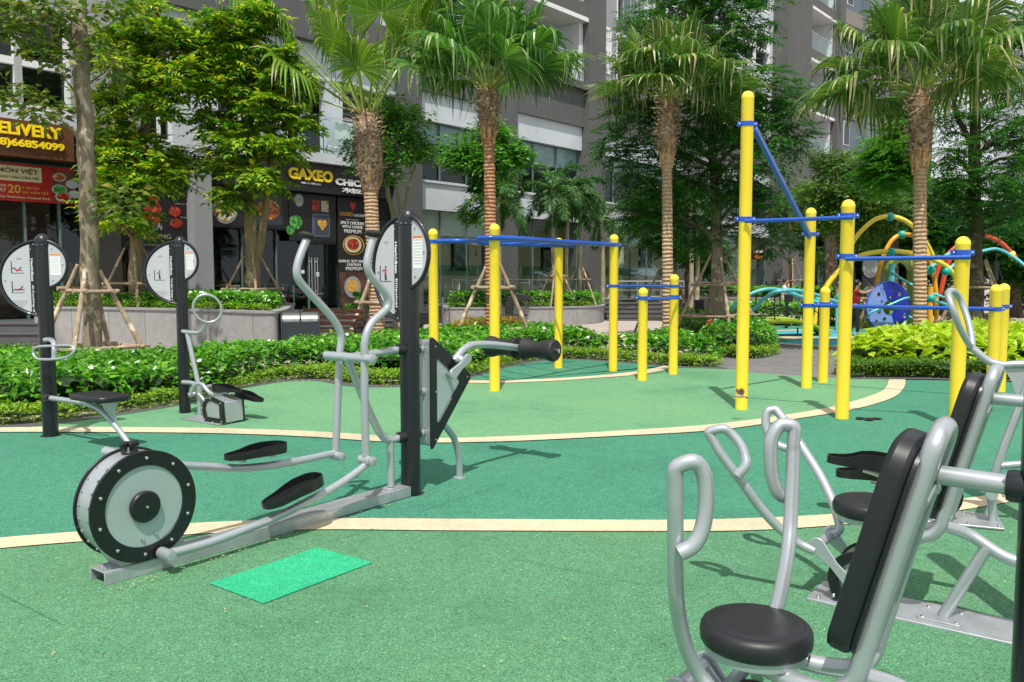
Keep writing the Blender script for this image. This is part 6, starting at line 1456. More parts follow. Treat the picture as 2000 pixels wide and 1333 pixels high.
def tree(name, label, trunk, rtr, blobs, mat, bmat, mode='single', n_tw=500, per=8, L=(.08, .13), Wr=.5, RL=(.3, .5), seed=1, group=None, limbs=True, pairs=7, lr=.05, extra_trunks=()):
    rg = np.random.default_rng(seed); root = thing(name, label, 'tree', Vector((trunk[0].x, trunk[0].y, 0)), group)
    mb = MB(); pts = cr(trunk, 6); m = len(pts)
    rs = [rtr[0] + (rtr[1] - rtr[0]) * (i / (m - 1)) ** .8 for i in range(m)]; rs[0] *= 1.35; rs[1] *= 1.12
    pts = [p + Vector((math.sin(i * 1.3 + seed) * rs[i] * .10, math.cos(i * .9 + seed) * rs[i] * .10, 0)) for i, p in enumerate(pts)]
    mb.tube(pts, rs, n=18); mb.build('trunk', bmat, root)
    for et, er in extra_trunks: mb = MB(); mb.tube(cr(et, 6), [er, er * .6], n=12); mb.build('trunk', bmat, root)
    bl = blobs_px(blobs)
    if limbs:
        mb = MB(); tv = [np.array(p[:]) for p in pts]
        for c, r in bl:
            zs = [p for p in tv if p[2] < c[2] - .1] or tv[-2:]; 
            st = min(zs[len(zs) // 3:], key=lambda p: np.linalg.norm(p - c) + max(0, p[2] - c[2] + .5) * 2); s = Vector(st); e = Vector(c + np.array([0, 0, -.1])); mid = s.lerp(e, .5) + Vector((rg.normal(0, .12), rg.normal(0, .12), .05 + .1 * (e - s).length))
            mb.tube([s, mid, e], [lr, lr * .55, lr * .2], n=8, k=5)
            for j in range(4):
                dd = Vector(nrm(rg.normal(0, 1, 3)) * r * .75); st2 = mid.lerp(e, rg.uniform(.2, 1)); mb.tube([st2, st2.lerp(e + dd, .5) + Vector((0, 0, .05)), e + dd], [lr * .3, lr * .2, lr * .08], n=5, k=3)
        mb.build('limbs', bmat, root)
    if mode == 'single': V, F = crown_single(bl, n_tw, per, L, Wr, rg)
    else: V, F = crown_pinnate(bl, n_tw, per, RL, L, Wr, rg, pairs)
    np_mesh('crown', V, F, mat, root); return root
def T(px, py, Y): return D(px, py, Y)
def gz(px, Y): return DZ(px, Y)
tree('street_tree', 'mottled grey trunk with sparse round leaves at the left edge, tied with stakes', [gz(180, 13.5), T(177, 560, 13.5), T(172, 400, 13.5), T(166, 250, 13.5), T(158, 100, 13.5), T(152, -30, 13.6), T(150, -220, 13.8)], (.150, .105),
    [(60, 60, 13.0, 60, 40, .7), (110, 20, 13.2, 60, 35, .8), (20, 195, 12.8, 55, 28, .5), (90, 215, 13.0, 55, 30, .6), (-20, 20, 13, 60, 60, .8), (130, 120, 13.2, 40, 30, .5), (225, 20, 13.8, 40, 25, .5), (215, 110, 13.6, 30, 50, .4), (235, 390, 13.4, 35, 40, .4)],
    M['l_tree1'], M['bark'], n_tw=190, per=7, L=(.11, .17), Wr=.75, seed=21, lr=.022)
tree('street_tree', 'leafy yellow green tree in the left planter before the dark shop window', [gz(262, 18.6) + Z * .9, T(264, 540, 18.6), T(268, 440, 18.6), T(274, 330, 18.6), T(285, 230, 18.6), T(296, 150, 18.6), T(300, 60, 18.6)], (.16, .07),
    [(235, 85, 18.3, 43, 25, .9), (310, 60, 18.3, 43, 25, .9), (370, 95, 18.3, 40, 25, .8), (250, 130, 18.0, 50, 25, 1.0), (330, 145, 18.0, 50, 25, 1.0), (400, 150, 18.3, 29, 25, .8), (215, 190, 18.2, 29, 25, .8), (225, 250, 18.2, 32, 25, .8), (205, 300, 18.2, 25, 20, .7), (300, 195, 17.9, 43, 18, .9), (270, 290, 18.2, 50, 25, .9), (335, 300, 18.3, 26, 20, .8), (240, 355, 18.0, 43, 22, .9), (320, 345, 18.0, 43, 20, .9), (215, 400, 18.0, 25, 29, .7), (260, 430, 18.0, 29, 20, .7), (310, 20, 18.4, 29, 14, .6)],
    M['l_tree2'], M['barkl'], 'pinnate', n_tw=520, per=3, RL=(.30, .50), L=(.15, .23), Wr=.42, seed=22, pairs=5, lr=.05)
tree('street_tree', 'forked trunk tree with layered dark and yellow leaves before the chicken shop', [gz(496, 19.2) + Z * .9, T(494, 540, 19.2), T(492, 490, 19.2), T(488, 400, 19.2), T(490, 320, 19.2), T(494, 220, 19.2), T(490, 120, 19.2), T(480, 60, 19.2)], (.20, .05),
    [(440, 50, 18.8, 43, 29, 1), (410, 110, 18.8, 29, 32, .8), (480, 110, 18.8, 50, 25, 1), (560, 170, 18.8, 36, 22, .9), (440, 170, 18.8, 43, 22, .9), (520, 205, 18.6, 43, 18, .9), (430, 235, 18.8, 36, 20, .9), (590, 235, 18.8, 36, 14, .8), (480, 270, 18.5, 50, 18, 1), (570, 285, 18.6, 43, 14, .9), (430, 305, 18.6, 36, 16, .8), (500, 345, 18.3, 52, 13, .9), (460, 380, 18.6, 29, 16, .7), (500, 30, 19, 36, 22, .8), (560, 120, 18.8, 30, 20, .7)],
    M['l_tree2'], M['barkl'], 'pinnate', n_tw=450, per=3, RL=(.30, .50), L=(.16, .24), Wr=.42, seed=23, pairs=5, lr=.05,
    extra_trunks=[([T(499, 520, 19.2), T(510, 470, 19.2), T(520, 400, 19.2), T(528, 320, 19.2), T(535, 230, 19.2)], .10)])
tree('street_tree', 'large dark feathery tree with staked trunk behind the tall yellow pole', [gz(1403, 19.5), T(1402, 600, 19.5), T(1400, 480, 19.5), T(1397, 380, 19.5), T(1392, 300, 19.5), T(1385, 200, 19.5), T(1380, 80, 19.5)], (.165, .07),
    [(1240, 230, 19, 55, 45, 1.1), (1310, 260, 18.6, 60, 55, 1), (1230, 330, 19.2, 50, 40, 1), (1360, 350, 18.8, 60, 50, 1), (1290, 380, 19.4, 60, 40, 1), (1440, 300, 18.8, 60, 60, 1), (1500, 240, 19, 60, 45, 1), (1530, 180, 19.2, 40, 40, .9), (1460, 180, 19, 60, 50, 1.1), (1400, 230, 18.6, 60, 50, 1.1), (1350, 130, 19.4, 80, 60, 1.2), (1430, 60, 19.4, 80, 60, 1.2), (1300, 20, 19.6, 70, 50, 1.2), (1260, 60, 19.4, 40, 40, 1), (1540, 270, 19.2, 35, 30, .8), (1440, 390, 19.2, 60, 40, 1), (1250, 420, 19.6, 50, 35, .9), (1330, 430, 19.8, 60, 40, .9), (1480, 350, 19.4, 50, 35, .8), (1510, 410, 19.8, 35, 35, .8), (1200, 280, 19.4, 25, 30, .7), (1420, -40, 19.5, 120, 50, 1.4), (1400, 460, 20, 60, 30, .8), (1500, 470, 20, 40, 30, .7)],
    M['l_dark'], M['bark'], 'pinnate', n_tw=1020, per=3, RL=(.36, .60), L=(.11, .17), Wr=.36, seed=24, pairs=8, lr=.06)
tree('slender_tree', 'thin multi-stemmed tree with round crown just right of the first palm', [gz(772, 21.5), T(776, 560, 21.5), T(774, 480, 21.5), T(768, 420, 21.5), T(758, 380, 21.5), T(748, 320, 21.5)], (.10, .05),
    [(760, 215, 21.3, 45, 22, .7), (735, 250, 21.2, 35, 35, .6), (790, 245, 21.2, 45, 35, .7), (815, 290, 21.3, 30, 25, .5), (775, 300, 21.0, 50, 25, .6), (700, 300, 21.3, 22, 40, .4), (840, 300, 21.3, 14, 16, .3), (765, 340, 21.4, 25, 20, .4)],
    M['l_bright'], M['palmsmooth'], n_tw=520, per=9, L=(.09, .14), Wr=.6, seed=25, lr=.028,
    extra_trunks=[([T(774, 470, 21.5), T(782, 420, 21.5), T(775, 370, 21.4), T(770, 320, 21.4)], .05), ([T(776, 460, 21.5), T(790, 410, 21.4), T(800, 360, 21.4), T(812, 325, 21.3)], .05)])
tree('round_crown_tree', 'bright green round bush tree behind the second palm', [gz(962, 27.5), T(960, 520, 27.5), T(950, 440, 27.5), T(938, 380, 27.5), T(930, 330, 27.5)], (.11, .06),
    [(960, 265, 27, 35, 25, .8), (905, 295, 27, 38, 28, .8), (990, 300, 27, 42, 30, .8), (945, 320, 26.6, 60, 30, 1), (885, 310, 27, 22, 20, .6), (1015, 310, 27, 22, 18, .6), (960, 360, 26.8, 45, 25, .8), (925, 420, 27.2, 20, 25, .5), (975, 400, 27.2, 28, 25, .6)],
    M['l_bright'], M['bark'], n_tw=620, per=11, L=(.14, .22), Wr=.5, seed=26, lr=.04)
tree('background_tree', 'pale green bushy tree under the right building corner', [gz(1660, 34), T(1662, 520, 34), T(1664, 440, 34), T(1666, 380, 34)], (.2, .12),
    [(1640, 330, 33, 40, 30, 1.2), (1600, 380, 33, 45, 35, 1.2), (1690, 330, 33, 45, 30, 1.2), (1670, 390, 32.5, 60, 40, 1.4), (1620, 430, 33, 45, 30, 1.2), (1720, 390, 33, 40, 35, 1.2), (1600, 310, 33.4, 18, 20, .6), (1740, 440, 34, 40, 30, 1), (1680, 450, 33.5, 60, 30, 1.2)],
    M['l_bush'], M['barkd'], n_tw=1000, per=11, L=(.16, .26), Wr=.38, seed=27, lr=.07)
tree('background_tree', 'bright fern-leaved tree beside the rightmost palm trunk', [gz(1800, 25), T(1799, 500, 25), T(1795, 400, 25), T(1780, 300, 25)], (.10, .06),
    [(1740, 280, 24.6, 40, 22, .8), (1765, 250, 24.8, 30, 20, .7), (1730, 330, 24.8, 45, 25, .8), (1770, 320, 24.8, 30, 30, .8), (1760, 200, 25, 25, 20, .6), (1740, 355, 25.2, 40, 14, .8)],
    M['l_bright'], M['barkd'], 'pinnate', n_tw=420, per=3, RL=(.4, .7), L=(.12, .18), Wr=.3, seed=28, pairs=10, lr=.05)
tree('background_tree', 'tall dark tree on the right with white sky showing through its crown', [gz(1907, 20), T(1906, 600, 20), T(1905, 450, 20), T(1903, 330, 20), T(1905, 220, 20), T(1908, 100, 20), T(1910, 0, 20)], (.20, .08),
    [(1860, 300, 19.8, 35, 35, 1), (1900, 350, 19.4, 50, 30, 1), (1960, 330, 19.5, 55, 40, 1), (1940, 240, 19.6, 50, 28, 1), (1990, 260, 19.8, 40, 35, 1), (1870, 220, 20, 35, 20, .8), (1960, 420, 19.8, 60, 40, 1), (1880, 410, 20, 40, 30, .9), (1920, 150, 20, 55, 22, .9), (1990, 170, 20, 40, 25, .9), (2040, 300, 20, 60, 90, 1.2), (1860, 130, 20.2, 25, 16, .7), (1930, 60, 20.2, 60, 25, .9), (2000, 60, 20, 60, 40, 1), (1845, 370, 20.2, 25, 30, .8), (2060, 100, 20, 60, 80, 1.2), (1850, 250, 20.3, 15, 18, .5)],
    M['l_dark'], M['barkd'], 'pinnate', n_tw=600, per=3, RL=(.34, .56), L=(.11, .16), Wr=.34, seed=29, pairs=8, lr=.06,
    extra_trunks=[([T(1903, 300, 20), T(1885, 258, 20), T(1868, 225, 20), T(1862, 180, 20)], .07)])
for i, (px, Y, pb, lab, sd) in enumerate(((1830, 36, [(1800, 470, 35, 60, 50, 2), (1850, 440, 35, 60, 50, 2), (1830, 380, 36, 50, 40, 2), (1780, 420, 36, 50, 40, 2), (1850, 520, 36, 60, 30, 1.5)], 'dark background tree directly behind the rightmost palm trunk', 31), (1985, 33, [(1960, 460, 33, 60, 50, 2), (2000, 400, 33, 50, 50, 2), (1930, 500, 33.5, 50, 40, 1.5), (2020, 500, 33, 60, 50, 2), (1990, 560, 34, 40, 25, 1)], 'dark background tree at the right picture edge above the red arc', 32), (1720, 40, [(1700, 480, 40, 60, 40, 2), (1740, 520, 40, 60, 35, 2), (1650, 500, 41, 50, 35, 2), (1770, 480, 40, 50, 50, 2), (1700, 540, 41, 70, 25, 2)], 'dark background tree behind the yellow climbing arcs', 33), (1590, 44, [(1590, 440, 44, 50, 40, 2), (1560, 400, 45, 35, 35, 2), (1620, 470, 44, 45, 35, 2), (1640, 420, 44, 40, 30, 2)], 'dim background tree between the tall pole and the climbing arcs', 34), (1345, 36, [(1340, 470, 36, 50, 30, 1.5), (1300, 450, 36, 35, 30, 1.5), (1380, 500, 37, 40, 25, 1.2), (1270, 400, 36, 40, 30, 1.5)], 'background tree in front of the cafe terrace right of the third palm', 35))):
    tree('background_tree', lab, [gz(px, Y), T(px, 540, Y), T(px, 460, Y), T(px - 2, 400, Y)], (.22, .10), pb, M['l_dark'] if i != 3 else M['l_bush'], M['barkd'], 'pinnate', n_tw=620, per=3, RL=(.5, .9), L=(.18, .28), Wr=.4, seed=sd, pairs=7, lr=.08)

rg_ = np.random.default_rng(77); V_, F_ = crown_single([(np.array([x_, y_, z_]), np.array([4.2, 3.2, 3.0])) for x_, y_, z_ in ((27, 38, 4), (33, 40, 5), (39, 42, 4.5), (46, 42, 5.5), (30, 39, 8), (41, 43, 9))], 900, 12, (.3, .5), .5, rg_, .8)
dw_ = np_mesh('distant_trees', V_, F_, M['l_dark'], loc=(36, 40, 0)); tag(dw_, 'mass of distant dark trees beyond the right edge of the play area', 'trees', kind='stuff')
# --- palms
def fan_palm(label, base, hub, rlow, rtop, zboot, fronds, mat, tmat, seed, Lb=1.0, zcut=None):
    rg = np.random.default_rng(seed); root = thing('fan_palm', label, 'palm tree', base)
    hubv = Vector(hub); m = 26; pts = [base.lerp(hubv, i / (m - 1)) for i in range(m)]
    low = [p for p in pts if p.z <= zboot + .05]; hi = [p for p in pts if p.z > zboot - .3]
    mb = MB(); n = len(low); fine = [low[0].lerp(low[-1], i / 70) for i in range(71)]
    mb.tube(fine, [rlow * (1.25 if i < 2 else 1.08 if i < 5 else 1) * (1 - .12 * i / 70) * (1 + .03 * math.sin(i * 2.1) + rg.normal(0, .012)) for i in range(71)], n=24); mb.build('trunk', tmat, root)
    # fibrous old leaf bases
    mb = MB(); mb.tube([low[-1] - Vector((0, 0, .08))] + [p for p in hi if p.z > low[-1].z] , [rlow * 1.04, rtop * 1.12, rtop * 1.1, rtop * .9, rtop * .6], n=16)
    mb.build('leaf_base_sheath', M['palmboot'], root)
    mb = MB(); zz0, zz1 = zboot - .05, hubv.z - .05; nb = 34
    for i in range(nb):
        f = i / nb; z = zz0 + (zz1 - zz0) * f; a = i * 2.4; c = base.lerp(hubv, (z - base.z) / (hubv.z - base.z)); o = Vector((math.cos(a), math.sin(a), 0)); rr = rtop * (.95 - .3 * f)
        L_ = rg.uniform(.16, .30); p0 = c + o * rr * .8 - Vector((0, 0, .1)); p1 = p0 + o * .06 + Vector((0, 0, L_)); q = Vector((-o.y, o.x, 0)) * .045
        mb.prism([p0 - q, p0 + q, p1 + q * .45, p1 - q * .45], o * .02)
    mb.build('cut_leaf_bases', M['palmcut'], root, bevel=0)
    V = []; tipa = []; F = []
    # fibres
    fb = MB()
    for i in range(420):
        z = rg.uniform(zz0 + .1, zz1 + .05); c = base.lerp(hubv, (z - base.z) / (hubv.z - base.z)); a = rg.uniform(0, 6.28); o = Vector((math.cos(a), math.sin(a), 0)); t = Vector((-o.y, o.x, 0)); p = c + o * rtop * 1.05; d = (t * rg.normal(0, 1) + Vector((0, 0, rg.normal(0, .6))) + o * rg.uniform(0, .35)).normalized() * rg.uniform(.08, .26)
        w_ = Vector((0, 0, .008)); fb.add([p - w_, p + w_, p + d + w_, p + d - w_ + o * .01], [(0, 1, 2, 3)])
    fb.build('fibres', M['palmboot'], root, recalc=False)
    for i in range(7):
        a = i * 6.283 / 7 + .35; o = Vector((math.cos(a), math.sin(a), 0)); q = Vector((-o.y, o.x, 0)); z = zboot - .02 + .07 * (i % 3); c = base.lerp(hubv, (z - base.z) / (hubv.z - base.z))
        wm_ = MB(); p0 = c + o * rlow * .85 - Vector((0, 0, .30)); p1 = c + o * (rlow * 1.12) + Vector((0, 0, .12)); wm_.prism([p0 - q * .02, p0 + q * .02, p1 + q * .085, p1 - q * .055], o * .03 + Vector((0, 0, .02))); wm_.build('cut_leaf_base', M['palmcut'], root, bevel=.006)
    pt = MB()
    for (az_, el, Lp, lb, sag) in fronds:
        o = Vector((math.cos(az_), math.sin(az_), 0)); p0 = hubv + o * rtop * .5 - Vector((0, 0, .1)); d0 = (o * math.cos(el) + Vector((0, 0, 1)) * math.sin(el)); 
        q = [p0]; d = d0.copy(); 
        for i in range(6): d = (d + Vector((0, 0, -sag * .055))).normalized(); q.append(q[-1] + d * Lp / 6)
        pt.tube(q, [.026, .013], n=6)
        ax = np.array(d[:]); up = np.array([0, 0, 1.0]) - ax * ax[2]
        if np.linalg.norm(up) < .25: up = -np.array([o.x, o.y, 0.0]); up = up - ax * (up @ ax)
        up = up / np.linalg.norm(up); sd = np.cross(up, ax)
        # roll a little
        ro = rg.normal(0, .28); up, sd = up * math.cos(ro) + sd * math.sin(ro), sd * math.cos(ro) - up * math.sin(ro)
        h = np.array(q[-1][:]); ns = 44; spread = R(148); brk = rg.uniform(.5, .72); gf = rg.uniform(.45, 1.35)
        for j in range(ns):
            th = -spread + 2 * spread * (j + .5) / ns + rg.normal(0, .01); Ls = lb * (1 - .26 * (abs(th) / spread) ** 1.7) * rg.uniform(.92, 1.05)
            dr = ax * math.cos(th) + sd * math.sin(th); cup = up * (.20 * math.cos(th * .5))
            tang = -ax * math.sin(th) + sd * math.cos(th); hw = spread / ns * 1.02
            g = gf * rg.uniform(.6, 1.4); snap = rg.random() < .3; rows = (0.04, .30, .54, .72, .88, 1.0); b = len(V)
            for ri, rr_ in enumerate(rows):
                fall = max(0, rr_ - .42); dz = -(fall ** 1.6) * .80 * g * lb * (1.25 if rr_ > brk else 1.0)
                if snap and rr_ > .7: dz -= (rr_ - .7) * 1.1 * lb
                pull = 1 - (.35 * g + (.9 if snap else 0)) * max(0, rr_ - brk)
                c = h + (dr * rr_ * pull + cup * (rr_ ** 1.3) * .8) * Ls + np.array([0, 0, dz]) * .8
                wd = hw * min(rr_, .52) * Ls * (1.0 if rr_ <= .52 else max(.0, (1 - rr_) / .48) ** .7)
                V += [c - tang * wd, c + up * wd * .55, c + tang * wd]; tipa += [rr_] * 3
            for ri in range(len(rows) - 1):
                a0 = b + ri * 3; F += [(a0, a0 + 1, a0 + 4, a0 + 3), (a0 + 1, a0 + 2, a0 + 5, a0 + 4)]
    pt.build('leaf_stalks', M['petiole'], root)
    np_mesh('crown', np.array(V), F, mat, root, attr=tipa)
    return root
def fr_random(n, seed, e0=80, e1=-30, Lp=(.6, .9), lb=(.85, 1.05)):
    rg = random.Random(seed); out = []
    for i in range(n):
        f = i / (n - 1); out.append((i * 2.39996 + rg.uniform(-.2, .2), R(e0 + (e1 - e0) * f ** .85 + rg.uniform(-6, 6)), rg.uniform(*Lp), rg.uniform(*lb), 1 + f * 1.4))
    return out
Y1 = 19.2
h1 = D(716, 215, Y1)
def aim(px, py, dy, lb=1.25, sag=.35):
    t = D(px, py, Y1 + dy); v = t - h1; return (math.atan2(v.y, v.x), math.atan2(v.z + .12, math.hypot(v.x, v.y)), v.length, lb, sag)
fr1 = [aim(588, 122, -.5, 1.45, .5), aim(560, 30, .1, 1.4), aim(640, -25, -.3, 1.3), aim(702, 128, -1.0, 1.05), aim(690, -10, -.4, 1.3), aim(815, 48, -.3, 1.45), aim(760, -40, .2, 1.3), aim(640, 40, .8, 1.3), aim(780, 60, .9, 1.2), aim(480, -20, -.2, 1.3), aim(860, -30, .3, 1.4), aim(735, 110, 1.1, 1.1), aim(600, -60, .5, 1.3), aim(520, 70, .6, 1.5, .6), aim(545, 150, .3, 1.3, .7), aim(660, 75, -.9, 1.2), aim(740, 20, -1.2, 1.3), aim(820, -10, -.8, 1.3), aim(690, 170, 1.2, .9)]
fan_palm('nearest fan palm with few long pale stalks and shaggy brown neck, behind the elliptical trainer', gz(738, Y1), h1, .175, .27, D(720, 352, Y1).z, fr1, M['l_fanb'], M['palmlow'], 41)
fan_palm('second fan palm with reddish ringed trunk and dense drooping crown, between the first yellow posts', gz(962, 18.4), D(953, 168, 18.4), .135, .17, D(957, 255, 18.4).z, fr_random(28, 42, 88, 38, (1.1, 1.5), (1.0, 1.3)), M['l_fan'], M['palmred'], 42)
fan_palm('third fan palm with straw coloured drooping tips, left of the tall yellow pole', gz(1306, 17.4), D(1302, 188, 17.4), .115, .15, D(1303, 300, 17.4).z, fr_random(30, 43, 88, 30, (.85, 1.15), (.85, 1.12)), M['l_fanx'], M['palmlow'], 43)
fan_palm('rightmost fan palm with wide crown and orange brown ringed trunk behind the lime plants', gz(1800, 16.6), D(1797, 168, 16.6), .135, .16, D(1797, 310, 16.6).z, fr_random(28, 44, 86, 26, (1.05, 1.45), (1.1, 1.4)), M['l_fanx'], M['palmlow'], 44)
for o_ in bpy.data.objects:
    if o_.name.startswith('fan_palm') and o_.parent is None: pass
def feather_palm(label, base, hub, rt, nf, L, mat, seed, droop=1.0, name='feather_palm', ll=.38, tm=None, group=None, plume=True):
    rg = np.random.default_rng(seed); root = thing(name, label, 'palm tree', base, group); mb = MB()
    pts = [Vector(base).lerp(Vector(hub), i / 9) + Vector((math.sin(i * .7 + seed) * .02, 0, 0)) for i in range(10)]; mb.tube(pts, [rt * 1.25, rt, rt * .92, rt * .8], n=14); mb.build('trunk', tm or M['palmsmooth'], root)
    P = []; A = []; N = []; Lx = []; st = MB()
    for i in range(nf):
        f = i / max(1, nf - 1); az_ = i * 2.4 + rg.normal(0, .2); el = R(78 - 85 * f + rg.normal(0, 5)); o = np.array([math.cos(az_), math.sin(az_), 0]); p = np.array(hub[:]); d = o * math.cos(el) + np.array([0, 0, math.sin(el)]); q = [p.copy()]
        m = 26
        for k in range(m): d = d + np.array([0, 0, -1.0]) * droop * .085 * (k / m + .35); d /= np.linalg.norm(d); p = p + d * L / m; q.append(p.copy())
        st.tube([Vector(x) for x in q[::3]], [.018, .004], n=5)
        for k in range(4, m + 1):
            dd = nrm(q[k] - q[k - 1]); s = nrm(np.cross(dd, [0, 0, 1.0])); up = np.cross(s, dd); w_ = ll * math.sin(math.pi * (.16 + .80 * (k - 4) / (m - 4))) ** .7
            for sg_ in (-1, 1):
                for r_ in range(4 if plume else 1):
                    P.append(q[k]); A.append(s * sg_ + dd * .7 + up * rg.normal(.1 if not plume else 0, .55 if plume else .15) - np.array([0, 0, .25])); N.append(up + rg.normal(0, .3, 3)); Lx.append(w_ * rg.uniform(.85, 1.1))
    st.build('leaf_stalks', M['petiole'], root); Lx = np.array(Lx); V, F = leaf_arr(np.array(P), np.array(A), np.array(N), Lx, np.full(len(Lx), .042), 0.1, .25)
    np_mesh('crown', V, F, mat, root); return root
feather_palm('slender feather palm with green stem, left one of the clump before the cafe', gz(1082, 28.4), D(1080, 372, 28.4), .075, 11, 1.5, M['l_feather'], 51, 1.6, group=None)
feather_palm('slender feather palm leaning in the middle of the cafe clump', gz(1106, 29), D(1108, 400, 29), .075, 10, 1.35, M['l_feather'], 52, 1.6)
feather_palm('slender feather palm nearest the grey column in the cafe clump', gz(1133, 29.5), D(1132, 385, 29.5), .08, 10, 1.35, M['l_feather'], 53, 1.7)
feather_palm('feather palm whose fronds hang behind the second fan palm trunk', gz(975, 26), D(972, 395, 26), .09, 9, 1.5, M['l_feather'], 54, 1.5)
feather_palm('low feather palm with one arching frond right of the grey cafe column', gz(1178, 33), D(1176, 430, 33), .09, 7, 1.5, M['l_feather'], 55, 1.5)
feather_palm('small palm tuft beside the first fan palm trunk', gz(712, 23) , D(712, 600, 23), .05, 7, .7, M['l_bright'], 56, 1.2, ll=.2)
feather_palm('shaggy date palm with grey green fronds behind the slanted bar', gz(1623, 38), D(1622, 395, 38), .30, 22, 3.0, M['l_feather'], 57, 1.0, 'date_palm', .42, M['barkd'], plume=False)
feather_palm('shaggy date palm behind the top of the yellow climbing arc', gz(1742, 34), D(1744, 405, 34), .26, 22, 2.6, M['l_feather'], 58, 1.1, 'date_palm', .4, M['barkd'], plume=False)
# --- stake tripods tied round the trunks
def stakes(label, c, zt, feet, ties, z0=0.0, r=.035, seed=1, rt=.14):
    rg = random.Random(seed); root = thing('tree_stakes', label, 'tree stakes', Vector((c.x, c.y, z0)))
    tops = []; ft = []
    for dx, dy in feet:
        v = Vector((dx, dy, 0)); n = v.normalized(); top = Vector((c.x, c.y, zt)) + n * rt + Vector((0, 0, rg.uniform(-.05, .12))); f = Vector((c.x + dx, c.y + dy, z0)); tops.append(top); ft.append(f)
        mid = top.lerp(f, .5) + Vector((rg.uniform(-.015, .015), rg.uniform(-.015, .015), 0)); mb = MB(); mb.tube([f, mid, top], [r * 1.1, r, r * .8], n=9, k=4); mb.build('stake', M['stake'], root)
    for z in ties:
        m = len(feet)
        for i in range(m):
            def at(k): f = (z - z0) / (tops[k].z - z0); return ft[k].lerp(tops[k], f)
            a, b = at(i), at((i + 1) % m); d = (b - a).normalized(); mb = MB(); zz = Vector((0, 0, rg.uniform(-.02, .03))); mb.tube([a - d * .14 + zz, a.lerp(b, .5) + Vector((0, 0, rg.uniform(-.012, .012))) + zz, b + d * .14 + zz], r * .85, n=8, k=3); mb.build('cross_pole', M['stake'], root)
    return root
def fsq(r, rot=0.3, n=4): return [(r * math.cos(rot + 2 * math.pi * i / n), r * math.sin(rot + 2 * math.pi * i / n)) for i in range(n)]
stakes('wooden stakes tied round the mottled trunk at the left edge', gz(176, 13.5), 1.72, fsq(.98, .12), (.46, 1.38), 0, .040, 1, .16)
stakes('wooden stakes round the yellow green tree in the left planter', gz(264, 18.6), 2.15, fsq(.75, .5, 4), (1.42,), .95, .03, 2, .17)
stakes('dark wooden stakes round the forked tree before the chicken shop', gz(494, 19.2), 2.1, fsq(.75, .4, 4), (1.30,), .95, .03, 3, .17)
stakes('pale wooden stakes round the first fan palm', gz(738, Y1), 1.55, fsq(1.0, .9, 4), (.12, 1.0), 0, .042, 4, .18)
stakes('pale wooden stakes round the second palm with the red ringed trunk', gz(962, 18.4), 1.85, fsq(.95, .15, 4), (.46, 1.35), 0, .046, 5, .14)
stakes('thin stakes round the green stemmed palms on the cafe planter', gz(1084, 28.4), 1.85, fsq(.8, .3, 3), (1.6,), .6, .028, 6, .12)
stakes('thin stakes round the palm nearest the grey cafe column', gz(1133, 29.5), 1.95, fsq(.8, 1.2, 3), (1.5,), .6, .028, 7, .12)
stakes('crossed brown stakes round the large dark tree behind the tall pole', gz(1402, 19.5), 2.0, fsq(1.15, .05, 4), (.72, 1.42), 0, .036, 8, .17)
stakes('stakes half hidden behind the third palm trunk', gz(1300, 22), 1.9, fsq(1.0, .3, 3), (.5, 1.3), 0, .03, 9, .12)
stakes('brown stakes round the tall dark tree at right', gz(1907, 20), 1.95, fsq(1.2, .2, 4), (.55, 1.3), 0, .036, 10, .2)
stakes('thin stakes round a young trunk beside the brown hanging sign', gz(1545, 38), 2.4, fsq(.85, .3, 3), (1.4,), .6, .03, 11, .1)
tree('young_tree', 'slim young trunk tied with thin stakes behind the walking boy', [gz(1545, 38), T(1544, 480, 38), T(1541, 400, 38), T(1540, 350, 38)], (.10, .05), [(1540, 330, 38, 22, 25, .8), (1520, 360, 38, 15, 15, .6), (1556, 365, 38, 15, 15, .6)], M['l_dark'], M['barkd'], n_tw=60, per=8, L=(.1, .16), Wr=.5, seed=61, lr=.03)
for px, Y, lab in ((1350, 34, 'slim pale trunk with green tie on the far planter, left of its twin'), (1362, 34.6, 'slim pale trunk with green tie on the far planter, right of its twin')):
    feather_palm(lab, gz(px, Y), D(px, 400, Y), .09, 7, 1.3, M['l_feather'], int(px), 1.4)
# red flowers
mb = MB(); rr = random.Random(5); c = DZ(1387, 18.6)
for i in range(7): mb.sphere(c + Vector((rr.gauss(0, .025), rr.gauss(0, .02), .60 + rr.gauss(0, .025))), .035, n=7)
o = mb.build('red_flower', M['redpetal'], loc=c); tag(o, 'single red flower head in the hedge beside the staked dark trunk', 'flower')
# ================================================================== play area
pl = thing('climbing_frame', 'yellow arch climbing frame with teal ball joints and big blue perforated disc', 'climbing frame', DZ(1735, 26))
def tube_px(pts, Y, r, mat, name, parent=pl, k=6):
    P = [D(p[0], p[1], p[2] if len(p) > 2 else Y) for p in pts]; mb = MB(); mb.tube(P, r, n=12, k=k); return mb.build(name, mat, parent)
tube_px([(1585, 668, 27), (1598, 600, 27), (1612, 560, 27), (1640, 525, 27), (1668, 470, 27), (1690, 444, 27), (1712, 428, 27), (1738, 423, 27), (1765, 430, 27.2), (1790, 450, 27.6), (1812, 480, 28), (1830, 520, 28.2)], 27, .072, M['yellow'], 'arch_tube')
tube_px([(1708, 640, 28), (1712, 560, 28), (1724, 505, 28), (1742, 470, 28), (1762, 459, 28), (1785, 462, 27.6), (1805, 480, 27.2), (1822, 530, 27), (1829, 590, 27), (1828, 660, 27)], 28, .072, M['orange'], 'arch_tube')
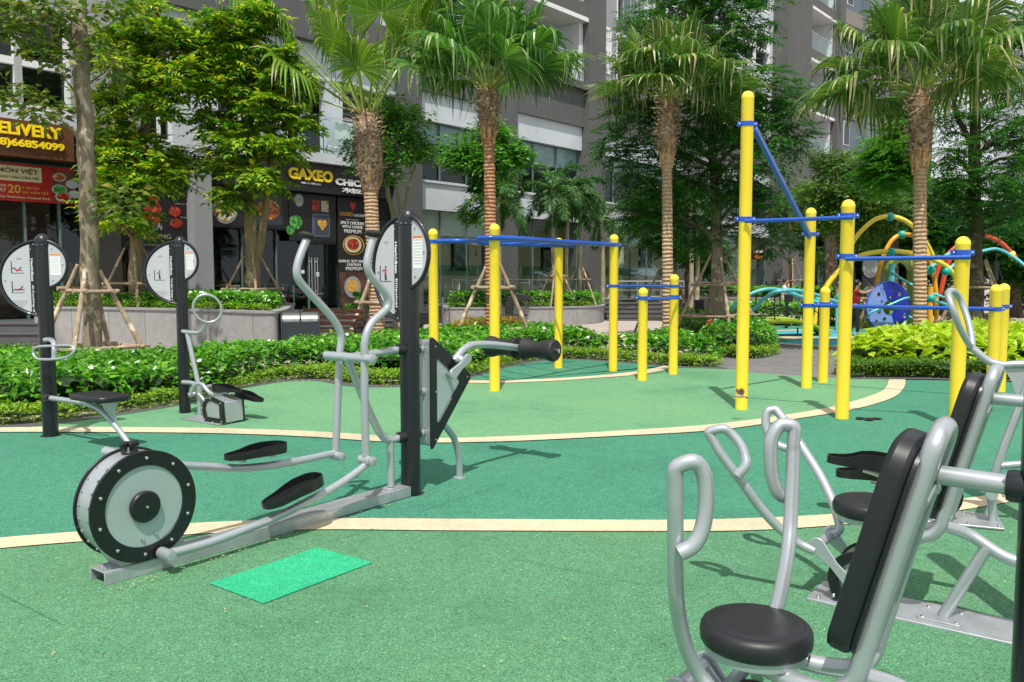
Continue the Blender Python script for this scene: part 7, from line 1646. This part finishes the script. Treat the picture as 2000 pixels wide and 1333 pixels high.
tube_px([(1600, 590, 26), (1625, 545, 26), (1660, 512, 26), (1690, 497, 26), (1740, 491, 26), (1790, 497, 26), (1822, 507, 26), (1850, 522, 26.2), (1868, 545, 26.4)], 26, .075, M['yellow'], 'arch_tube')
tube_px([(1818, 560, 26), (1816, 600, 26), (1818, 660, 26)], 26, .08, M['orange'], 'arch_tube')
for px, py, Y in ((1738, 424, 27), (1762, 459, 28), (1740, 493, 26), (1818, 527, 26.5), (1848, 530, 26.2), (1818, 583, 26), (1598, 588, 26), (1640, 582, 25)):
    mb = MB(); mb.sphere(D(px, py, Y), .14, n=20); mb.build('ball_joint', M['teal'], pl)
tube_px([(1818, 523, 26.3), (1850, 498, 27), (1885, 488, 28)], 27, .05, M['aqua'], 'cross_tube'); tube_px([(1848, 530, 26.2), (1880, 505, 27), (1900, 495, 28)], 27, .05, M['aqua'], 'cross_tube')
tube_px([(1818, 585, 26), (1850, 596, 26.3), (1880, 608, 26.6), (1905, 617, 27)], 26, .045, M['aqua'], 'cross_tube'); tube_px([(1700, 590, 26), (1745, 606, 26), (1800, 628, 26), (1860, 640, 26)], 26, .04, M['aqua'], 'cross_tube')
tube_px([(1741, 532, 27), (1765, 548, 26.6), (1800, 566, 26.2), (1840, 580, 26)], 26, .045, M['aqua'], 'cross_tube')
tube_px([(1740, 560, 27.5), (1742, 515, 27.5)], 27.5, .10, M['aqua'], 'upright'); tube_px([(1637, 585, 25), (1636, 676, 24.8)], 25, .075, M['aqua'], 'upright')
# lime arch panel
A_, B_ = [], []
for i in range(17):
    a = math.pi * i / 16; A_.append(D(1765 + 27 * math.cos(a), 530 - 26 * math.sin(a) * 1.05, 28)); B_.append(D(1765 + 20 * math.cos(a), 532 - 20 * math.sin(a), 28))
A_ = [D(1792, 640, 28)] + A_ + [D(1738, 640, 28)]; B_ = [D(1785, 640, 28)] + B_ + [D(1745, 640, 28)]
mb = MB(); n_ = len(A_)
for i in range(n_ - 1): mb.prism([A_[i], A_[i + 1], B_[i + 1], B_[i]], Vector((0, .5, 0)))
mb.build('tunnel_arch', M['lime'], pl)
tube_px([(1786, 600, 27), (1800, 640, 27), (1838, 648, 27)], 27, .12, M['lime'], 'slide_lip')
# perforated disc: two half panels with holes as real openings (bmesh boolean-free: ring grid)
def disc_panel(c, R_, ex, ez, th, holes, matA, matB, rot):
    n = ex.cross(ez).normalized(); N_ = 72; grid = np.linspace(-1, 1, N_ + 1); va = {}; mA, mB_ = MB(), MB()
    for i in range(N_):
        for j in range(N_):
            x, y = (grid[i] + grid[i + 1]) / 2, (grid[j] + grid[j + 1]) / 2; rr_ = math.hypot(x, y)
            if rr_ > 1 or any((x - hx) ** 2 + (y - hy) ** 2 < hr * hr for hx, hy, hr in holes): continue
            half = x * math.cos(rot) + y * math.sin(rot) > .0
            mb = mA if half else mB_; X0, X1, Y0, Y1 = grid[i], grid[i + 1], grid[j], grid[j + 1]
            q = [c + ex * (a * R_) + ez * (b * R_) for a, b in ((X0, Y0), (X1, Y0), (X1, Y1), (X0, Y1))]
            mb.add(q + [p + n * th for p in q], [(0, 1, 2, 3), (7, 6, 5, 4), (0, 4, 5, 1), (1, 5, 6, 2), (2, 6, 7, 3), (3, 7, 4, 0)])
    return mA, mB_
dc = D(1735, 600, 25.5); ex, ez = Vector((1, .25, 0)).normalized(), Vector((0, 0, 1)); RD = 49 * 25.5 / FPX
holes = [(.02, -.04, .30), (.52, .50, .10), (.05, .38, .06), (-.26, .74, .05), (.22, .66, .05), (-.5, .5, .085), (-.35, .22, .05), (-.45, -.2, .09), (-.2, -.48, .08), (-.55, -.55, .06), (.75, -.35, .10), (-.3, -.8, .07), (-.88, -.12, .04), (.3, -.85, .07), (.5, -.1, .03)]
mA, mB_ = disc_panel(dc, RD, ex, ez, .04, holes, None, None, R(20))
oA = mA.build('disc_panel', M['deepblue'], pl, recalc=False, angle=10); oB = mB_.build('disc_panel', M['lilac'], pl, recalc=False, angle=10)
mb = MB(); mb.tube([dc + ex * RD * math.cos(2 * math.pi * i / 48) + ez * RD * math.sin(2 * math.pi * i / 48) + Vector((0, .02, 0)) for i in range(48)], .028, n=8, closed=True); mb.build('disc_rim', M['blue'], pl)
mb = MB(); mb.tube([dc + ex * RD * .30 * math.cos(2 * math.pi * i / 32) + ez * (RD * .30 * math.sin(2 * math.pi * i / 32) - .03) + Vector((0, .02, 0)) for i in range(32)], .022, n=8, closed=True); mb.build('disc_rim', M['blue'], pl)
tube_px([(1695, 621, 25.2), (1703, 610, 25.1), (1735, 597, 25.1), (1765, 584, 25.1), (1775, 582, 25.2)], 25, .035, M['aqua'], 'grab_tube')
# red arc and far tubes, separate frame right
rf = thing('rope_climber', 'red and turquoise arched climber with black ropes at the right behind the tree', 'climbing frame', DZ(1915, 28))
tube_px([(1820, 600, 28), (1828, 540, 28), (1845, 505, 28), (1868, 482, 28), (1895, 465, 28), (1920, 461, 28), (1950, 471, 28), (1976, 495, 28), (1984, 505, 28)], 28, .072, M['red'], 'arch_tube', rf)
tube_px([(1835, 580, 29), (1850, 520, 29), (1868, 488, 29)], 29, .08, M['red'], 'arch_tube', rf)
tube_px([(1880, 492, 28), (1915, 491, 28), (1948, 487, 28), (1985, 506, 27), (2030, 545, 26)], 28, .05, M['aqua'], 'cross_tube', rf)
mb = MB(); mb.sphere(D(1976, 497, 28), .12, n=16); mb.build('ball_joint', M['yellow'], rf)
for a, b in (((1946, 492), (1946, 545)), ((1945, 545), (1972, 625)), ((1920, 560), (1895, 500)), ((1950, 520), (1985, 640)), ((1925, 500), (1935, 545))):
    mb = MB(); mb.tube([D(*a, 28), D(*b, 28)], .022, n=6); mb.build('rope', M['rope'], rf)
mb = MB(); mb.cyl(D(1946, 510, 28), D(1944, 548, 28), .09); mb.build('swivel_post', M['rope'], rf)
# turquoise net bridge with lime walkway
nb = thing('rope_bridge', 'curved lime walkway under turquoise arched tubes with black netting, left of the yellow posts', 'rope bridge', DZ(1500, 23))
tube_px([(1420, 640, 23.6), (1432, 600, 23.6), (1450, 585, 23.6), (1470, 573, 23.6), (1500, 565, 23.6), (1530, 568, 23.8), (1560, 578, 24), (1600, 592, 24.2), (1640, 600, 24.5)], 23.6, .05, M['aqua'], 'arch_tube', nb)
tube_px([(1455, 640, 22), (1462, 618, 22), (1480, 596, 22), (1505, 575, 22), (1530, 568, 22), (1558, 568, 22.2), (1590, 575, 22.6), (1640, 592, 23.2), (1680, 602, 24)], 22, .05, M['aqua'], 'arch_tube', nb)
mb = MB(); up_, lo_ = [(1430, 652), (1465, 633), (1500, 624), (1540, 622), (1575, 629), (1605, 646), (1625, 662)], None
n_ = 24; C1 = cr([D(x, y, 22.0 + i * .2) for i, (x, y) in enumerate(up_)], 6)
vs = []; m = len(C1)
for i, p in enumerate(C1):
    for dy, dz in ((-.45, 0), (-.30, -.05), (.35, -.05), (.5, .02), (.5, -.05), (.30, -.13), (-.30, -.13), (-.45, -.06)): vs.append(p + Vector((0, dy, dz)))
fs = [(8 * i + j, 8 * i + (j + 1) % 8, 8 * i + 8 + (j + 1) % 8, 8 * i + 8 + j) for i in range(m - 1) for j in range(8)] + [tuple(range(8)), tuple(range(8 * m - 8, 8 * m))]
mb.add(vs, fs); mb.build('walkway', M['lime'], nb, angle=60)
for x, y0, y1, Y in ((1477, 578, 640, 22.6), (1514, 578, 632, 22.6), (1525, 574, 600, 23), (1558, 656, 662, 23), (1568, 586, 625, 23), (1452, 600, 640, 22.8), (1600, 596, 640, 23)):
    mb = MB(); mb.tube([D(x, y0, Y), D(x - 2, (y0 + y1) / 2, Y), D(x, y1, Y)], .018, n=6, k=3); mb.build('rope', M['rope'], nb)
for pts in ([(1452, 610), (1480, 606), (1515, 596), (1545, 603), (1570, 600), (1600, 612)], [(1470, 630), (1500, 618), (1525, 605), (1560, 612), (1590, 604)], [(1440, 622), (1475, 596), (1500, 604), (1530, 594)]):
    mb = MB(); mb.tube([D(x, y, 22.7) for x, y in pts], .016, n=6, k=4); mb.build('net_rope', M['rope'], nb)
for x in (1558, 1478): mb = MB(); mb.tube([D(x, 640, 23), Vector((D(x, 640, 23).x, 23, 0))], .02, n=8); mb.build('support_post', M['rope'], nb)
# mural panel behind the play area
mp = thing('play_panel', 'blue and white painted play panel in the shade behind the yellow arches', 'panel', DZ(1700, 33)); mb = MB(); mb.prism([D(1685, 560, 33), D(1735, 560, 33), D(1735, 500, 33), D(1685, 500, 33)], Vector((0, .1, 0))); mb.build('panel', M['slate'], mp)
mb = MB(); cc = D(1700, 522, 32.95); mb.prism([cc + Vector((.32 * math.cos(a), 0, .42 * math.sin(a))) for a in [2 * math.pi * i / 20 for i in range(20)]], Vector((0, -.02, 0))); mb.build('white_shape', M['lpaint'], mp)

mb = MB(); mb.box(Vector((D(1697, 640, 26.3).x + .1, 26.3, .19)), .9, .6, .38); mb.build('step_platform', M['lime'], pl, bevel=.03)
# ================================================================== people
def skin_body(name, joints, edges, mat, parent, sub=2, root=0):
    me = bpy.data.meshes.new(name); off_ = wloc(parent)
    me.from_pydata([tuple(Vector(j[0]) - off_) for j in joints], edges, []); o = bpy.data.objects.new(name, me); COL.objects.link(o); o.parent = parent
    o.modifiers.new('skin', 'SKIN'); sv = me.skin_vertices
    if not sv: me.skin_vertices_add() if hasattr(me, 'skin_vertices_add') else None
    for i, j in enumerate(joints):
        v = me.skin_vertices[0].data[i]; r = j[1]; v.radius = (r, r) if not isinstance(r, tuple) else r; v.use_root = (i == root)
    s = o.modifiers.new('sub', 'SUBSURF'); s.levels = sub; s.render_levels = sub
    dg = bpy.context.evaluated_depsgraph_get(); dg.update(); m2 = bpy.data.meshes.new_from_object(o.evaluated_get(dg)); o.modifiers.clear(); o.data = m2; bpy.data.meshes.remove(me)
    m2.materials.clear(); m2.materials.append(mat); m2.polygons.foreach_set('use_smooth', [True] * len(m2.polygons)); m2.name = name
    return o
def person(label, pos, h, face, shirt, legsm, pose='stand', skin=None, hair=None, longhair=False, armR=None, armL=None, shoes=None, sleeve=.6, group=None, skirt=False, step=.10, mask=None, sit=False):
    """joints scaled to height h; face = heading angle (0 = +x)"""
    skin = skin or M['skin']; hair = hair or M['hair']; p0 = Vector(pos); root = thing('person', label, 'person', p0, group)
    f = Vector((math.cos(face), math.sin(face), 0)); l = Vector((-f.y, f.x, 0)); k = h
    def J(x, y, z): return p0 + f * (x * k) + l * (y * k) + Vector((0, 0, z * k))
    if sit: hipz = .27; kneeZ = .27
    else: hipz = .53; kneeZ = .285
    dz = hipz - .53
    pel = J(0, 0, hipz); ch = J(.01, 0, .70 + dz); nk = J(.012, 0, .83 + dz); hd0 = J(.018, 0, .875 + dz); hd1 = J(.022, 0, .935 + dz)
    shR, shL = J(.005, -.105, .805 + dz), J(.005, .105, .805 + dz)
    eR, wR, hR = armR if armR else ((-.01, -.14, .64), (.05, -.15, .50), (.07, -.15, .45)); eL, wL, hL = armL if armL else ((-.01, .14, .64), (.04, .15, .50), (.06, .15, .45))
    eR, wR, hR = J(eR[0], eR[1], eR[2] + dz), J(wR[0], wR[1], wR[2] + dz), J(hR[0], hR[1], hR[2] + dz); eL, wL, hL = J(eL[0], eL[1], eL[2] + dz), J(wL[0], wL[1], wL[2] + dz), J(hL[0], hL[1], hL[2] + dz)
    if sit: kR, kL, aR, aL = J(.24, -.06, .27), J(.24, .06, .27), J(.24, -.06, .03), J(.24, .06, .03)
    else: kR, kL, aR, aL = J(step * .6, -.055, kneeZ), J(-step * .3, .055, kneeZ), J(step * .8, -.055, .04), J(-step, .055, .045)
    hpR, hpL = J(0, -.055, hipz - .03), J(0, .055, hipz - .03)
    tR, tL = (aR + f * .085 * k - Vector((0, 0, .022 * k))), (aL + f * .085 * k - Vector((0, 0, .022 * k)))
    r = k
    jn = [(pel, .075 * r), (ch, (.082 * r, .065 * r)), (nk, .032 * r), (hd0, .045 * r), (hd1, .052 * r), (shR, .034 * r), (eR, .024 * r), (wR, .017 * r), (hR, .019 * r), (shL, .034 * r), (eL, .024 * r), (wL, .017 * r), (hL, .019 * r), (hpR, .058 * r), (kR, .036 * r), (aR, .022 * r), (tR, .020 * r), (hpL, .058 * r), (kL, .036 * r), (aL, .022 * r), (tL, .020 * r)]
    for hh, d in ((hR, (hR - wR).normalized()), (hL, (hL - wL).normalized())):
        pass
    ed = [(0, 1), (1, 2), (2, 3), (3, 4), (1, 5), (5, 6), (6, 7), (7, 8), (1, 9), (9, 10), (10, 11), (11, 12), (0, 13), (13, 14), (14, 15), (15, 16), (0, 17), (17, 18), (18, 19), (19, 20)]
    # five fingers on each hand, each a short chain rooted in the palm
    for hi, wi, sgn in ((8, 7, -1), (12, 11, 1)):
        hv = jn[hi][0]; dv = (hv - jn[wi][0]).normalized(); sv = dv.cross(Vector((0, 0, 1)));
        if sv.length < .2: sv = f.copy()
        sv = sv.normalized()
        for j in range(4):
            b = len(jn); o_ = sv * ((j - 1.5) * .011 * k); L_ = (.030, .036, .033, .025)[j] * k; jn += [(hv + o_ + dv * .018 * k, .0058 * k), (hv + o_ * 1.2 + dv * (.018 * k + L_) - Vector((0, 0, .004 * k)), .0045 * k)]; ed += [(hi, b), (b, b + 1)]
        b = len(jn); jn += [(hv + sv * .020 * k * 1.0 + dv * .004 * k, .006 * k), (hv + sv * .030 * k + dv * .022 * k, .005 * k)]; ed += [(hi, b), (b, b + 1)]
    body = skin_body('body', jn, ed, skin, root)
    def cloth(name, js, es, mat, sub=2): return skin_body(name, js, es, mat, root, sub)
    cf = lambda a, b, t: a.lerp(b, t)
    sh = [(J(0, 0, hipz - .02), .088 * r), (ch, (.094 * r, .076 * r)), (cf(ch, nk, .72), .05 * r), (shR, .043 * r), (cf(shR, eR, sleeve), .036 * r), (shL, .043 * r), (cf(shL, eL, sleeve), .036 * r)]
    cloth('shirt', sh, [(0, 1), (1, 2), (1, 3), (3, 4), (1, 5), (5, 6)], shirt)
    if skirt:
        mb = MB(); mb.lathe([(.085 * k, 0), (.10 * k, -.08 * k), (.135 * k, -.24 * k), (.13 * k, -.245 * k), (.05 * k, -.05 * k)], J(0, 0, hipz + .04), n=20, caps=False); mb.build('skirt', legsm, root)
    else:
        tr = [(J(0, 0, hipz - .0), .080 * r), (hpR, .066 * r), (kR, .044 * r), (cf(kR, aR, .9), .032 * r), (hpL, .066 * r), (kL, .044 * r), (cf(kL, aL, .9), .032 * r)]; cloth('trousers', tr, [(0, 1), (1, 2), (2, 3), (0, 4), (4, 5), (5, 6)], legsm)
    for a_, t__ in ((aR, tR), (aL, tL)):
        if shoes: mb = MB(); mb.tube([a_ - f * .02 * k, cf(a_, t__, .6), t__ + f * .02 * k], [.028 * k, .027 * k, .018 * k], n=10); mb.build('shoe', shoes, root)
    # hair, face
    hc = J(.018, 0, .925 + dz); mb = MB()
    mb.sphere(hc + Vector((0, 0, .012 * k)) - f * .010 * k, .062 * k, (1.02, .98, 1.02), 18)
    if longhair: mb.tube([hc - f * .03 * k, hc - f * .055 * k - Vector((0, 0, .07 * k)), hc - f * .05 * k - Vector((0, 0, .16 * k))], [.045 * k, .045 * k, .02 * k], n=12, k=3)
    hr = mb.build('hair', hair, root)
    fc = hc + f * .022 * k - Vector((0, 0, .010 * k)); mb = MB(); mb.sphere(fc, .050 * k, (.92, .86, 1.08), 18); fo = mb.build('face', skin, root)
    mb = MB(); mb.sphere(fc + f * .050 * k - Vector((0, 0, .006 * k)), .009 * k, (1.2, .8, 1.2), 8); mb.build('nose', skin, fo)
    for s in (-1, 1): mb = MB(); mb.sphere(fc + f * .043 * k + l * s * .017 * k + Vector((0, 0, .008 * k)), .0065 * k, (.6, 1.2, .7), 8); mb.build('eye', M['ink'], fo); mb = MB(); mb.sphere(fc + l * s * .044 * k - f * .012 * k, .012 * k, (.8, .4, 1.3), 8); mb.build('ear', skin, fo)
    mb = MB(); mb.sphere(fc + f * .043 * k - Vector((0, 0, .026 * k)), .010 * k, (.5, 1.3, .4), 8); mb.build('mouth', M['redink'], fo)
    if mask: mb = MB(); mb.sphere(fc + f * .012 * k - Vector((0, 0, .018 * k)), .043 * k, (1.02, 1.0, .62), 12); mb.build('face_mask', mask, root)
    return root
WH = pbr('white_cotton', (.72, .72, .74), .9, 0, .04, 6); RD_ = pbr('red_patterned_cotton', (.42, .015, .015), .9, 0, .5, 16, col2=(.12, .01, .01)); BK = pbr('black_cotton', (.012, .012, .014), .9); TQ = pbr('pale_turquoise_cotton', (.30, .60, .60), .9, 0, .1, 8)
PK = pbr('pink_cotton', (.55, .30, .32), .9, 0, .2, 9); GY = pbr('grey_cotton', (.22, .23, .25), .9); TN_ = pbr('tan_cotton', (.50, .36, .28), .9, 0, .2, 9); FL = pbr('floral_cotton', (.62, .50, .42), .9, 0, .5, 12, col2=(.5, .12, .05))
def fy(px, py, Y=None): 
    g = G(px, py); return g
person('boy in white shirt and pale trousers walking behind the turquoise tubes, hand at his mouth', DZ(1531, 33.2), 1.52, R(-20), WH, pbr('pale_trousers', (.6, .58, .55), .9), armR=((.02, -.15, .66), (.10, -.10, .76), (.10, -.05, .83)), armL=((-.02, .14, .64), (.0, .16, .50), (.02, .16, .45)), shoes=M['white'])
person('woman in floral blouse half hidden behind a yellow post, walking', DZ(1570, 33.5), 1.48, R(-10), FL, PK, longhair=True, shoes=BK)
person('woman in tan top with white face mask beside the yellow arch', DZ(1640, 33), 1.5, R(200), TN_, GY, longhair=True, mask=M['white'], shoes=BK)
gw = G(1668, 657)
person('woman in red patterned blouse and black striped trousers raising her arm', Vector((gw.x, gw.y, 0)), 1.52, R(-8), RD_, BK, longhair=True, armR=((.10, -.12, .76), (.20, -.10, .79), (.27, -.10, .82)), armL=((.06, .12, .66), (.16, .08, .66), (.20, .06, .66)), step=.06)
person('small child in white long sleeves reaching over the edge of the blue disc', Vector((D(1697, 640, 26.3).x, 26.3, .38)), 1.1, R(200), WH, PK, armR=((.10, -.12, .70), (.16, -.1, .58), (.18, -.1, .53)), sleeve=1.6)
person('child in pale pink dress standing between the red blouse and blue disc', Vector((D(1689, 640, 25.6).x, 25.6, .0)), .98, R(160), PK, PK, skirt=True, longhair=True)
person('child in turquoise top climbing behind the blue disc', Vector((D(1778, 640, 29).x, 29, .30)), 1.25, R(170), TQ, WH, skirt=True, armR=((.08, -.12, .74), (.16, -.1, .80), (.2, -.1, .84)))
person('dim figure in blue shirt standing in the shade under the lime arch', Vector((D(1760, 640, 31).x, 31, .0)), 1.45, R(-60), pbr('dusty_blue_cotton', (.12, .16, .24), .9), GY)
person('man in grey shirt seated at a cafe table behind the glass', FB.P(S_(1050, 1.4), 1.4, FLOOR), 1.6, R(-60), GY, BK, sit=True, shoes=BK)
# ================================================================== flying sparrow
bp_ = D(1445, 774, 9.2); t_ = thing('sparrow', 'small brown sparrow flying low in front of the tall yellow pole', 'bird', bp_)
bm_ = pbr('brown_plumage', (.16, .09, .045), .8, 0, .5, 60, col2=(.05, .03, .02)); bl_ = pbr('buff_plumage', (.42, .33, .22), .8, 0, .3, 50)
mb = MB(); d = Vector((-.9, -.1, .12)).normalized(); prof = [(.001, -.062), (.008, -.055), (.016, -.035), (.021, -.010), (.019, .015), (.013, .032), (.014, .044), (.013, .054), (.007, .062), (.001, .066)]
mb.lathe([(r_ * 1.05, z_) for r_, z_ in prof], bp_, d, n=16); body = mb.build('body', bl_, t_, angle=80)
mb = MB(); mb.lathe([(.0045, 0), (.0005, .014)], bp_ + d * .063, d, n=8); mb.build('beak', M['ink'], t_)
def feathers(root_pt, dirs, lens, wd, nm):
    mb = MB()
    for v, L_ in zip(dirs, lens):
        v = v.normalized(); s = v.cross(Vector((0, -1, .3))).normalized() * wd; a = root_pt; mb.prism([a - s * .5, a + v * L_ * .6 - s, a + v * L_, a + v * L_ * .6 + s, a + s * .5], Vector((0, .002, 0)))
    mb.build(nm, bm_, t_)
feathers(bp_ + Vector((-.01, -.012, .012)), [Vector((.1 + .14 * i, -.1, .9 - .10 * i)) for i in range(7)], [.09, .095, .095, .09, .08, .07, .055], .009, 'wing')
feathers(bp_ + Vector((-.015, .012, .010)), [Vector((-.25 + .10 * i, .3, .9)) for i in range(6)], [.07, .075, .075, .07, .06, .05], .009, 'wing')
feathers(bp_ - d * .05, [Vector((.9, 0, -.25 - .1 * i)) for i in range(4)], [.05, .052, .052, .048], .006, 'tail')
